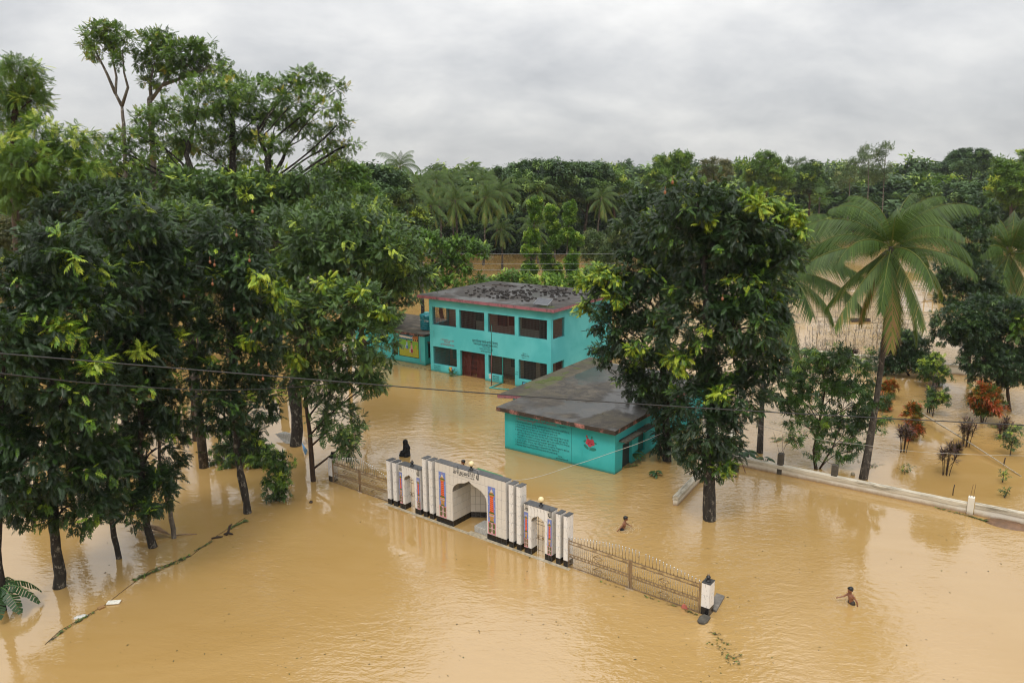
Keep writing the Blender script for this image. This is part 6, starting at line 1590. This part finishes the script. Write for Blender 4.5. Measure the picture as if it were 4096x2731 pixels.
def fan_palm(label, x, y, Y, seed, size=1.0, base=None):
    rg = random.Random(seed); top = atY(x, y, Y); bp = np.array(at(*base)) if base else np.array([top[0], Y, 0.0]); tl = top - bp
    o = thing('fan_palm', label, 'palm', tuple(bp), 0)
    mb = MB(); mb.tube([(0, 0, -1), tuple(tl*.5), tuple(tl)], [.24, .2, .18], 9); mb.build('trunk', M['bark_palm'], o)
    V = []
    for k in range(16):
        a = k*2.4; 
        for s in range(13):
            b = R_(-80 + 160*s/12); d = np.array([math.cos(b), math.sin(b)*.9, .0]); w = np.array([-math.sin(b), math.cos(b)*.9, .25])*.05
            V.append([np.array([.5, 0, 0]), np.array([.5, 0, 0]) + d*.5 + w, np.array([.5, 0, 0]) + d*.95 - np.array([0, 0, .15]), np.array([.5, 0, 0]) + d*.5 - w])
    V = np.array(V[:13]); me = quads_mesh('frond', V*size, np.full(13, .5), 'leaf_palm')
    for k in range(20):
        ob = link_mesh('frond', me, o, tuple(tl)); ob.rotation_euler = (0, R_(rg.uniform(-75, 45)), k*2.4)
fan_palm('fan palm with a round bristling crown in the far wood on the right', 3280, 790, 165, 5, 1.9)
fan_palm('fan palm half hidden inside the dark tree group on the left', 760, 1290, 36, 6, 1.25)

# ---- garden on the right
tree('dense mango tree on two bent stems between the concrete stubs', base=(3262, 1875), lobes=[(3230, 1480, 90, 60), (3330, 1440, 90, 60), (3420, 1490, 100, 70), (3280, 1570, 110, 70), (3400, 1610, 110, 70), (3480, 1640, 80, 60), (3190, 1600, 90, 60), (3230, 1700, 90, 60), (3340, 1710, 100, 60), (3440, 1720, 70, 50), (3370, 1800, 60, 40), (3270, 1780, 50, 36), (3130, 1560, 70, 60)], kind='mango', r=.10, seed=101, trunk=[(3262, 1875), (3255, 1800), (3275, 1700), (3300, 1560)], stems=[[(3275, 1880), (3330, 1790), (3370, 1680)]], dens=.75, fat=1.06)
tree('small round tree with greyish lower leaves by the far garden wall', base=(3635, 1502), lobes=[(3600, 1360, 60, 40), (3660, 1390, 60, 50), (3570, 1420, 55, 45), (3640, 1440, 70, 40), (3560, 1470, 50, 22), (3690, 1460, 40, 30)], kind='evergreen', r=.09, seed=102, trunk=[(3635, 1502), (3615, 1460), (3600, 1400)])
tree('large dark evergreen at the right edge with a thin trunk in the water', base=(4036, 1642), lobes=[(3960, 1250, 100, 60), (4060, 1260, 100, 60), (3900, 1320, 90, 60), (4000, 1350, 120, 80), (4100, 1370, 90, 80), (3930, 1430, 90, 60), (4040, 1470, 110, 70), (3980, 1500, 80, 40), (4090, 1500, 60, 50), (3830, 1270, 80, 50), (3780, 1330, 60, 40)], kind='evergreen', r=.13, seed=103, trunk=[(4036, 1642), (4030, 1560), (4020, 1400)], dens=.75, fat=1.14)
tree('lighter twiggy tree behind the large dark evergreen', base=(3875, 1535), lobes=[(3870, 890, 70, 50), (3920, 850, 60, 50), (3880, 960, 60, 50), (3830, 1060, 70, 50), (3800, 1120, 50, 40), (3900, 1100, 80, 50), (3860, 1180, 90, 50), (3940, 1180, 70, 50)], kind='evergreen', r=.12, seed=104, trunk=[(3875, 1535), (3878, 1300), (3880, 1000)], dens=.7, fat=1.15)
tree('light green young branch tip at the right edge over the dark evergreen', base=(4130, 1680), lobes=[(4080, 1290, 30, 30), (4070, 1320, 24, 20)], kind='light', r=.04, seed=105, flush=.4)
def croton(label, base, px_h, px_w, seed, kind='croton', bare=.35):
    """bushy croton or cordyline: stems with rosettes of strap leaves"""
    rg = np.random.default_rng(seed); bp = at(*base); s = bp[1]*FW[1]/FPX*1.05; H, W = px_h*s*1.12*(.86 if kind == 'croton' else 1), px_w*s*(.86 if kind == 'croton' else 1)
    o = thing('croton_bush' if kind == 'croton' else 'cordyline', label, 'shrub', tuple(bp), 0, 'coloured shrubs in the flooded garden')
    if kind == 'croton':
        L = []; mb = MB()
        for k in range(7):
            a = k*2.4; q = W*.30*math.sqrt(k/7); c = np.array([q*math.cos(a), q*math.sin(a), H*(.30 + .48*rg.random() if k else .80)]); L.append((c, np.array([W*.26, W*.26, H*.20])))
            mb.tube(bez(np.array([0, 0, -.8]), np.array([c[0]*.3, c[1]*.3, c[2]*.5]), c, 5), [.025, .02, .016, .013, .01], 5)
        mb.build('stem', M['bark_brown'], o); foliage('foliage', L, 'croton', seed + 500, o, 1.1); return
    ns = max(7, int(W*9)); mb = MB(); V = []; T = []
    for k in range(ns):
        a = k*2.4; rr_ = W*.5*math.sqrt((k + .4)/ns); bx, by = rr_*.35*math.cos(a), rr_*.35*math.sin(a); h = H*(.62 + .38*rg.random())*(1 - .25*(rr_/(W*.5))**2)
        tipx, tipy = rr_*math.cos(a), rr_*math.sin(a)
        b = bez(np.array([bx, by, -.8]), np.array([bx, by, h*.5]), np.array([tipx, tipy, h]), 6); mb.tube(b, [.022, .02, .018, .016, .014, .01], 5)
        nl = 44
        for j in range(nl):
            f = min(1.0, bare + .30 + (.70 - bare)*((j + .5)/nl))
            c = b[0]*(1-f)**2 + 2*np.array([bx, by, h*.5])*f*(1-f) + np.array([tipx, tipy, h])*f*f
            an = j*2.4; el = (rg.uniform(-.35, 1.15)) if kind != 'croton' else (.0 + 1.0*f**2); el += rg.normal()*.2
            d = np.array([math.cos(an)*math.cos(el), math.sin(an)*math.cos(el), math.sin(el)]); l = (.34 if kind != 'croton' else .27)*(.75 + .5*rg.random()); w = np.cross(d, (0, 0, 1)); w = w/(np.linalg.norm(w) + 1e-9)*(.024 if kind != 'croton' else .048)
            m = c + d*l*.5; V.append([c, m + w, c + d*l - np.array([0, 0, .10*l*(1.2 - f)]), m - w]); T.append(rg.random()*.5 + .5*f*rg.random() if kind != 'croton' else np.clip(.15 + .8*f*rg.random() + .1*rg.normal(), 0, 1))
    mb.build('stem', M['bark_brown'], o); link_mesh('foliage', quads_mesh('foliage', np.array(V), np.array(T), 'leaf_croton' if kind == 'croton' else 'leaf_cordyline'), o); NTRI[0] += 2*len(V)
croton('big orange and red croton bush, the largest coloured shrub of the garden', (3930, 1690), 165, 140, 1, 'croton', .2)
croton('red and orange croton beside the palm trunk, upper one', (3552, 1590), 75, 60, 2, 'croton', .2)
croton('red and orange croton beside the palm trunk, lower one', (3530, 1640), 62, 56, 3, 'croton', .2)
croton('croton with orange tips on the middle stems of the garden', (3650, 1760), 85, 62, 4, 'croton', .25)
croton('orange-tipped croton behind the middle cordylines', (3645, 1690), 78, 50, 5, 'croton', .35)
croton('dark cordyline left of the orange-tipped croton', (3612, 1808), 120, 66, 6, 'cordyline', .35)
croton('dark cordyline alone near the wall, standing on thin bare stems', (3782, 1900), 132, 70, 7, 'cordyline', .48)
croton('dark cordyline below the big orange croton', (3862, 1785), 118, 74, 8, 'cordyline', .3)
croton('tall reddish cordyline in front of the yellow-green croton', (3715, 1650), 155, 46, 9, 'cordyline', .2)
croton('dark cordyline at the right edge among weeds', (4010, 1755), 85, 60, 10, 'cordyline', .3)
croton('small dark cordyline peeping over the far garden wall', (3415, 1440), 46, 28, 11, 'cordyline', .3)
croton('small reddish cordyline behind the lonely dark one', (3825, 1815), 40, 24, 12, 'cordyline', .3)
tree('yellow-green croton on a forked stem in the middle of the garden', base=(3730, 1665), lobes=[(3745, 1580, 32, 22), (3770, 1600, 22, 18), (3722, 1600, 22, 20)], kind='bush', r=.035, seed=110, name='shrub', cat='shrub', flush=.35)
tree('rounded yellow-and-green bush near the far garden wall', base=(3735, 1540), lobes=[(3725, 1480, 46, 36), (3760, 1500, 36, 32), (3740, 1440, 36, 20)], kind='bush', r=.05, seed=111, name='shrub', cat='shrub', flush=.2)
tree('thin leafy sapling before the far garden wall', base=(3484, 1480), lobes=[(3475, 1400, 20, 14), (3490, 1420, 18, 14), (3470, 1430, 16, 14)], kind='sprout', r=.03, seed=112, name='sapling', cat='sapling', dens=.6)
tree('light green papaya-like shrub left of the mango', base=(3250, 1560), Y=44, lobes=[(3160, 1480, 30, 20), (3200, 1500, 30, 24), (3260, 1440, 36, 24), (3390, 1440, 30, 30)], kind='light', r=.05, seed=113, name='shrub', cat='shrub')
tree('bare flooded sapling in the open garden water', base=(3620, 1898), lobes=[(3612, 1880, 34, 16)], kind='sprout', r=.012, seed=114, name='sapling', cat='sapling', dens=.25)
tree('half-drowned sapling by the fallen bamboo at the right edge', base=(4040, 1822), lobes=[(4045, 1770, 30, 22), (4060, 1730, 30, 20), (4020, 1745, 24, 16)], kind='sprout', r=.025, seed=115, name='sapling', cat='sapling', dens=.8)
tree('leafy forked stick standing in the garden water', base=(4010, 1928), lobes=[(4015, 1900, 9, 16)], kind='sprout', r=.03, seed=116, name='sapling', cat='sapling', dens=.7)
tree('little sprouting stick near the right end of the wall', base=(4018, 1990), lobes=[(4028, 1965, 14, 9)], kind='sprout', r=.03, seed=117, name='sapling', cat='sapling', dens=.4)
def broad_plant(label, base, n, L, w, seed, name='taro_plant'):
    rg = np.random.default_rng(seed); bp = at(*base); o = thing(name, label, 'plant', tuple(bp), 0)
    for k in range(n):
        a = k*2.4 + rg.normal()*.2; h = L*(.35 + .5*rg.random()); d = np.array([math.cos(a), math.sin(a), 0]); s_ = np.array([-d[1], d[0], 0]); st = d*L*.25 + np.array([0, 0, h]); sd = rg.uniform(.0, .5)
        V = []
        for j in range(5):
            u0, u1 = j/5, (j+1)/5; wd = lambda u: w*math.sin(PI*(.12 + .86*u))**.8; pt = lambda u: st + d*L*.75*u + np.array([0, 0, .18*L*u - .5*L*u*u])
            for sg in (-1, 1): V.append([pt(u0), pt(u1), pt(u1) + sg*s_*wd(u1) - np.array([0, 0, .25*wd(u1)]), pt(u0) + sg*s_*wd(u0) - np.array([0, 0, .25*wd(u0)])])
        link_mesh('leaf', quads_mesh('leaf', np.array(V), np.full(len(V), .3 + .5*rg.random()), 'leaf_banana'), o)
        mb = MB(); mb.tube([(0, 0, -.5), tuple(st*.6), tuple(st)], .015, 5); mb.build('stalk', M['leaf_banana'], o)
broad_plant('broad-leaved taro plants along the wall beside the palm trunk', (2985, 1840), 16, .62, .14, 1)
broad_plant('broad-leaved plant at the doorway of the low building', (2528, 1842), 14, .70, .10, 2, 'leafy_plant')
broad_plant('small leafy plant alone in the water right of the low building', (2622, 1905), 10, .36, .08, 3, 'leafy_plant')
broad_plant('second broad-leaved taro clump, nearer the mango', (3060, 1860), 9, .50, .12, 4)
weed_strip('low drowned creepers between the palm trunk and the mango', [(3080, 1750), (3150, 1765), (3200, 1700), (3080, 1690)], .8, 420, 11, .75)
weed_strip('thin grass blades standing behind the boundary wall', [(3390, 1800), (3440, 1850), (3500, 1870)], .9, 260, 12, .1)
weed_strip('drowned weeds round the coloured shrubs at the right edge', [(3960, 1700), (4030, 1720), (4096, 1700)], .8, 380, 13, .7)
weed_strip('twigs and leaves floating below the doorway plant', [(2500, 1870), (2550, 1862)], .12, 70, 14, .3)
weed_strip('plants drifting on the far pond behind the school roof', [(1920, 1055), (2010, 1060), (2060, 1048)], 1.2, 160, 15, .8)
tree('small painted-flower shrub rising from the water against the school wall', base=(1808, 1506), lobes=[(1806, 1492, 10, 8), (1812, 1482, 8, 7)], kind='sprout', r=.02, seed=118, name='shrub', cat='shrub', dens=.9)
# banana plants
def banana(label, base, Y, leaves, stem_h, seed):
    rg = np.random.default_rng(seed); bp = np.array(at(*base)) if base else None
    o = thing('banana_plant', label, 'plant', tuple(bp), 0)
    mb = MB(); mb.tube([(0, 0, -1), (0, 0, stem_h*.5), (.05, 0, stem_h)], [.15, .14, .09], 9); mb.build('stem', M['bark_dark'], o)
    for (az, L, w, up) in leaves:
        d = np.array([math.cos(R_(az)), math.sin(R_(az)), 0]); s_ = np.array([-d[1], d[0], 0]); V = []; n = 14
        pt = lambda u: np.array([.05, 0, stem_h]) + d*L*u*(1 - .12*u) + np.array([0, 0, up*u - (up*.8 + .55*L)*u*u])
        for j in range(n):
            u0, u1 = .08 + .92*j/n, .08 + .92*(j + .93 - .25*rg.random())/n
            for sg in (-1, 1):
                w0, w1 = w*math.sin(PI*min(.97, .1 + .88*u0))**.6, w*math.sin(PI*min(.97, .1 + .88*u1))**.6; dz = .35 + .4*rg.random()
                V.append([pt(u0), pt(u1), pt(u1) + sg*s_*w1 - np.array([0, 0, dz*w1]), pt(u0) + sg*s_*w0 - np.array([0, 0, dz*w0])])
        lf = link_mesh('leaf', quads_mesh('leaf', np.array(V), np.clip(.25 + .2*rg.random(len(V)), 0, 1), 'leaf_banana'), o)
        mb = MB(); mb.tube([pt(u) + np.array([0, 0, .006]) for u in np.linspace(0, 1, 9)], list(np.linspace(.028, .006, 9)), 5); mb.build('midrib', pc((.06, .13, .03)), lf)
banana('banana plant with torn dark leaves at the lower left edge', (8, 2440), None, [(5, 1.35, .24, .5), (-30, 1.25, .24, .25), (-62, 1.2, .22, .1), (40, 1.3, .22, .6), (150, 1.3, .22, .5), (100, 1.2, .2, .7), (-110, 1.0, .2, .2)], .85, 1)
banana('banana plant behind the big dark tree, two torn leaves showing over the wall', (3215, 1500), None, [(-20, 2.1, .30, .9), (15, 1.8, .28, 1.2), (-60, 1.7, .26, .4), (80, 1.6, .26, 1.2), (170, 1.8, .28, .8)], 1.7, 2)

# flooded vegetable plot with stakes, strings and dead vines
rg = np.random.default_rng(5); mb = MB(); V = []; T = []
for row in range(9):
    for k in range(34):
        px = 3080 + 560*(k + rg.random())/34 + row*14; py = 1290 + row*24 + rg.normal()*7 - .03*k*row; p = at(px, py); h = .7 + .5*rg.random()
        
        if rg.random() < .45: continue
        mb.tube([p - np.array([0, 0, .6]), p + np.array([rg.normal()*.10, rg.normal()*.10, h*rg.uniform(.5, 1.5)])], .015, 5)
        if rg.random() < .7:
            for j in range(95):
                c = p + rg.normal(size=3)*np.array([.38, .38, .18]) + np.array([0, 0, h*.62]); d = rg.normal(size=3); d /= np.linalg.norm(d); w = np.cross(d, (0, 0, 1))*.022; l = .12
                V.append([c - d*l, c + w, c + d*l, c - w]); T.append(rg.random())
t = thing('vegetable_trellis', 'flooded vegetable plot of thin stakes with withered brown vines, right of centre', 'trellis', (0, 0, 0)); t['kind'] = 'stuff'
tag(mb.build('stakes', M['wood'], t), kind='stuff'); tag(link_mesh('vines', quads_mesh('vines', np.array(V), np.array(T), 'dry_vine'), t), kind='stuff')
mb = MB()
for k in range(11):
    y = 1130 + k*15 + 5*math.sin(k*2.1); a_, b_ = at(3260 + 40*math.sin(k*1.3), y, .25), at(3690 + 40*math.sin(k*1.9), y + 14, .25); n = 24
    for j in range(n): mb.tube([a_ + (b_ - a_)*(j/n), a_ + (b_ - a_)*((j + .9)/n)], .018, 4, 0, False)
tag(mb.build('trellis_poles', M['wood']), 'rows of low bamboo rails just above the far flooded field', 'rails', kind='stuff')
mb = MB()
for a_, b_ in (((3690, 1165, .2), (3735, 1165, .2)), ((3690, 1180, .9), (3732, 1172, .9)), ((3692, 1200, .1), (3735, 1200, .1)), ((3700, 1200, 0), (3722, 1160, 2.0)), ((3732, 1205, -.4), (3732, 1205, 1.8)), ((3697, 1205, -.4), (3697, 1205, 1.6)), ((3690, 1205, 1.5), (3738, 1205, 1.5))):
    mb.tube([at(a_[0], a_[1]) + (0, 0, a_[2]), at(b_[0], b_[1]) + (0, 0, b_[2])], .06, 6)
tag(mb.build('bamboo_rack', M['bamboo']), 'bamboo frame standing in the flooded field right of the tall palm', 'bamboo rack')
mb = MB(); p = at(3440, 1285); mb.box(-.9, .9, -.3, .3, -.1, .16); mb.box(-1.0, 1.0, -.02, .02, .16, .28); o = mb.build('floating_raft', M['wood'], None, tuple(p)); tag(o, 'dark brown plank raft lying in the flooded vegetable plot', 'raft')

# ---- far shore
_far = [
 # label, x, Y, kind, lobes
 ('broad rain tree above the school roof, left of its pair', 132, 'far', [(2060, 700, 80, 34), (2150, 685, 85, 36), (2230, 690, 70, 36), (2110, 750, 120, 50), (2200, 760, 100, 50), (2060, 790, 80, 50)]),
 ('broad rain tree above the pollards, right of its pair', 136, 'far', [(2300, 705, 90, 44), (2385, 695, 70, 36), (2330, 770, 110, 60), (2250, 780, 90, 50), (2400, 770, 80, 60)]),
 ('yellow-green tree at the right end of the rain trees', 140, 'far_light', [(2440, 725, 50, 44), (2490, 760, 40, 40), (2460, 800, 50, 50)]),
 ('dark waterside tree left of the bare palm trunks', 146, 'far', [(1850, 930, 110, 60), (1760, 920, 90, 60), (1915, 970, 50, 40), (1700, 950, 80, 60), (1800, 985, 90, 30), (1880, 990, 70, 26)]),
 ('dark waterside tree right of the bare palm trunks', 145, 'far', [(2060, 960, 60, 50), (2030, 900, 60, 50), (2100, 900, 60, 60), (2030, 995, 50, 20), (2110, 990, 50, 24), (1965, 940, 40, 50)]),
 ('dark waterside tree below the pair of rain trees', 146, 'far', [(2200, 890, 90, 70), (2150, 950, 80, 50), (2250, 960, 70, 50), (2200, 990, 90, 24), (2290, 900, 60, 60)]),
 ('dark waterside tree left of the pale willowy shrubs', 144, 'far', [(2380, 880, 100, 70), (2330, 950, 80, 50), (2440, 940, 80, 60), (2500, 880, 80, 60), (2350, 990, 80, 24), (2450, 1000, 90, 26)]),
 ('green tree on the left far bank, left of the palm grove', 105, 'far_mid', [(1560, 850, 90, 60), (1640, 880, 80, 50), (1600, 940, 90, 50), (1500, 900, 80, 60), (1540, 990, 90, 40), (1640, 1000, 70, 40)]),
 ('green tree behind the left side of the palm grove', 135, 'far_mid', [(1560, 760, 60, 34), (1650, 780, 80, 40), (1740, 790, 80, 40), (1830, 770, 90, 44), (1930, 790, 80, 44)]),
 ('pale tall tree on the skyline left of the brownish one', 155, 'far_light', [(2650, 665, 34, 34), (2725, 640, 44, 32), (2700, 690, 70, 40), (2640, 720, 60, 40), (2730, 740, 80, 40)]),
 ('brownish feathery tree on the skyline', 160, 'far_olive', [(2850, 660, 44, 22), (2890, 665, 40, 24), (2870, 700, 60, 34), (2830, 720, 60, 40)]),
 ('bright green tree with a knobbly top on the skyline', 165, 'far_light', [(3055, 630, 36, 22), (3020, 680, 46, 28), (3095, 675, 46, 34), (3050, 720, 70, 40), (3120, 720, 50, 40)]),
 ('dark round tree right of the knobbly bright one', 170, 'far_mid', [(3240, 690, 44, 34), (3200, 730, 60, 40), (3260, 740, 50, 40)]),
 ('small pale skyline tree between the knobbly and the round tree', 230, 'far_thin', [(3160, 650, 20, 18), (3205, 655, 26, 22), (3180, 690, 40, 26)]),
 ('tall thin wispy tree, highest on the right skyline', 175, 'far_thin', [(3540, 590, 26, 18), (3520, 630, 26, 30), (3530, 670, 34, 30), (3510, 710, 40, 30)]),
 ('wispy tree left of the highest one', 172, 'far_thin', [(3470, 610, 32, 30), (3450, 650, 30, 30), (3480, 700, 40, 36)]),
 ('wispy low tree at the left of the wispy group', 170, 'far_thin', [(3400, 670, 34, 34), (3380, 720, 46, 34)]),
 ('dark dome-shaped tree standing clear on the right skyline', 190, 'far', [(3840, 635, 60, 30), (3900, 625, 50, 26), (3780, 672, 30, 20), (3910, 660, 40, 22), (3840, 668, 50, 20)]),
 ('bright yellow-green tree near the right edge of the skyline', 120, 'far_light', [(4030, 680, 50, 40), (4070, 730, 60, 46), (4010, 760, 60, 50), (4090, 800, 60, 50)]),
 ('rounded tree at the very right of the skyline', 150, 'far_mid', [(4120, 640, 40, 40), (4060, 690, 60, 40), (4150, 720, 70, 60)]),
 ('dark tree low on the right bank behind the tall palm', 128, 'far', [(3900, 800, 90, 60), (3980, 830, 90, 60), (3860, 870, 60, 50)])]
for k, (lb, Y, kd, lo) in enumerate(_far): tree(lb, Y=Y, lobes=lo, kind=kd, r=.35, seed=200 + k, name='far_tree', group='trees of the far shore', twigs=1, ) if kd != 'far_thin' else tree(lb, Y=Y, lobes=lo, kind=kd, r=.16, seed=200 + k, name='far_tree', group='trees of the far shore', twigs=2)
# rows of the far right wood: trees copied from a few that are built
protos = []
for k, kd in enumerate(('wood', 'wood_mid', 'wood_light', 'wood', 'wood_mid')):
    rg = np.random.default_rng(300 + k); o = thing('far_tree', 'x', 'tree', (0, 0, 0)); mb = MB(); L = []
    for j in range(7):
        a = j*2.4; q = 2.6*math.sqrt(j/7); L.append((np.array([q*math.cos(a), q*math.sin(a), 6.0 + 2.4*rg.random() - q*.35 + (1.5 if j == 0 else 0)]), np.array([2.4, 2.4, 1.7 + .5*rg.random()])))
    for j in range(4): a = j*1.6 + k; L.append((np.array([3.0*math.cos(a), 3.0*math.sin(a), 2.8 + rg.random()]), np.array([2.2, 2.2, 1.7])))
    mb.tube([(0, 0, -1), (.1, 0, 3), (0, .1, 6.5)], [.3, .22, .12], 8)
    for c, _ in L[:6]: mb.tube(bez(np.array([0, 0, 3.0]), np.array([c[0]*.3, c[1]*.3, c[2]*.8]), c, 5), [.12, .1, .08, .06, .03], 5)
    mb.build('trunk', M['bark_dark'], o); foliage('crown', L, kd, 310 + k, o, 1.0); protos.append(o)
wood = []
def place(px, Y, H, W, label, k):
    src = protos[k % len(protos)]; fresh = src['label'] == 'x'
    o = src
    if not fresh:
        o = src.copy(); COL.objects.link(o)
        for ch in src.children: c = ch.copy(); COL.objects.link(c); c.parent = o
    o['label'] = label; o['category'] = 'tree'; o['group'] = 'trees of the far wood'
    b = atY(px, 800, Y); o.location = (b[0], Y, 0); o.rotation_euler = (0, 0, k*1.7); o.scale = (W/8.5, W/8.5, H/9.2); wood.append(o)
rr = random.Random(77); k = 0
# front row along the right shore, then rows behind up to the skyline
PLACES = [(900, 'above the middle of the left tree group'), (1300, 'above the leftmost low trees'), (1560, 'left of the palm grove'), (1760, 'behind the left palms'), (1960, 'behind the palm with the bare trunk'), (2150, 'above the pollards'), (2330, 'above the right pollard'), (2500, 'left of the big glossy tree'), (2700, 'over the left half of the big glossy tree'), (2900, 'over the middle of the big glossy tree'), (3080, 'over the right half of the big glossy tree'), (3260, 'by the fan palm'), (3430, 'left of the tall coconut palm'), (3600, 'straight above the tall coconut palm'), (3770, 'right of the tall coconut palm'), (3950, 'under the dome-shaped tree'), (9999, 'at the far right')]
used = {}; seen_ = set()
def woodtree(px, Y, H, W, row, k):
    where = next((w for x, w in PLACES if px < x), 'at the far right') if px > 480 else ('far left, beside the pale feathery tree' if px > 200 else 'at the far left edge')
    lb = row + ' ' + where; used[lb] = used.get(lb, 0) + 1
    if used[lb] > 1: lb = row + (', lighter one, ' if k % 5 in (1, 2) else ', another one, ') + where
    q = 0
    while lb in seen_: lb = row + (', shorter one, ', ', taller one, ', ', third one, ', ', fourth one, ', ', fifth one, ')[q] + where; q += 1
    seen_.add(lb); place(px, Y, H, W, lb, k)
# front row along the right shore, then rows behind up to the skyline
for i in range(17): woodtree(2560 + i*98 + rr.uniform(-25, 25), 196 + rr.uniform(-8, 14), rr.uniform(9.5, 12.0), rr.uniform(10, 14), 'front-row wood tree', k); k += 1
for i in range(18): woodtree(2480 + i*98 + rr.uniform(-25, 25), 236 + rr.uniform(-10, 18), rr.uniform(10, 15.5), rr.uniform(11, 16), 'second-row wood tree', k); k += 1
for i in range(24): woodtree(1300 + i*120 + rr.uniform(-30, 30), 330 + rr.uniform(-20, 30), rr.uniform(10, 17), rr.uniform(14, 24), 'hazy back-row wood tree', k); k += 1
for i in range(12): woodtree(1380 + i*95 + rr.uniform(-20, 20), 152 + rr.uniform(-6, 10), rr.uniform(9.5, 13), rr.uniform(11, 15), 'dark tree behind the palms', k); k += 1
for i in range(13): woodtree(-300 + i*120 + rr.uniform(-30, 30), 105 + rr.uniform(-8, 10), rr.uniform(11, 14), rr.uniform(10, 14), 'tree behind the skyline group', k); k += 1
# one mass of wood over the horizon ridge
rg = np.random.default_rng(9); n = 6000; P = np.stack([rg.uniform(-1200, 1200, n), rg.uniform(700, 1350, n), np.zeros(n)], 1)
i_ = (P[:, 0] + 1500)/3000*89; P[:, 2] = np.clip((9 + 6*np.sin(i_*.55) + 4*np.sin(i_*.23 + 1)), 2, 30)*np.clip(1 - np.abs((P[:, 1] - 1220)/330), 0, 1) + rg.uniform(1.5, 7, n)
P = np.repeat(P, 4, 0); d = rg.normal(size=P.shape); P = P + rg.normal(size=P.shape)*np.array([2.2, 2.2, 1.0]); d /= np.linalg.norm(d, axis=1)[:, None]; w = np.cross(d, (0, 0, 1.0)); w /= np.linalg.norm(w, axis=1)[:, None]
V = np.stack([P - d*2.0, P + w*1.3, P + d*2.0, P - w*1.3], 1)
tag(link_mesh('woods', quads_mesh('woods', V, np.clip(.4 + .2*rg.normal(size=len(V)), 0, .9), 'leaf_far')), 'distant mass of woods over the low hills on the horizon', 'woods', kind='stuff')
# pylon and pole on the horizon
b = atY(3620, 700, 620); t = thing('power_pylon', 'tiny lattice pylon on the right horizon', 'pylon', (b[0], 620, 0)); mb = MB(); Hh = 17.6
for sx in (-1, 1):
    for sy in (-1, 1): mb.tube([(sx*2.2, sy*2.2, 0), (sx*.5, sy*.5, Hh)], .10, 4)
for k in range(8):
    z0, z1 = Hh*k/8, Hh*(k+1)/8; a, c = 2.2 - 1.7*k/8, 2.2 - 1.7*(k+1)/8
    for sy in (-1, 1): mb.tube([(-a, sy*a, z0), (c, sy*c, z1)], .06, 4); mb.tube([(a, sy*a, z0), (-c, sy*c, z1)], .06, 4)
for z in (Hh*.8, Hh*.9, Hh*.99): mb.tube([(-2.8, 0, z), (2.8, 0, z)], .09, 4)
mb.build('lattice', M['galv'], t)
print('foliage triangles', NTRI[0])
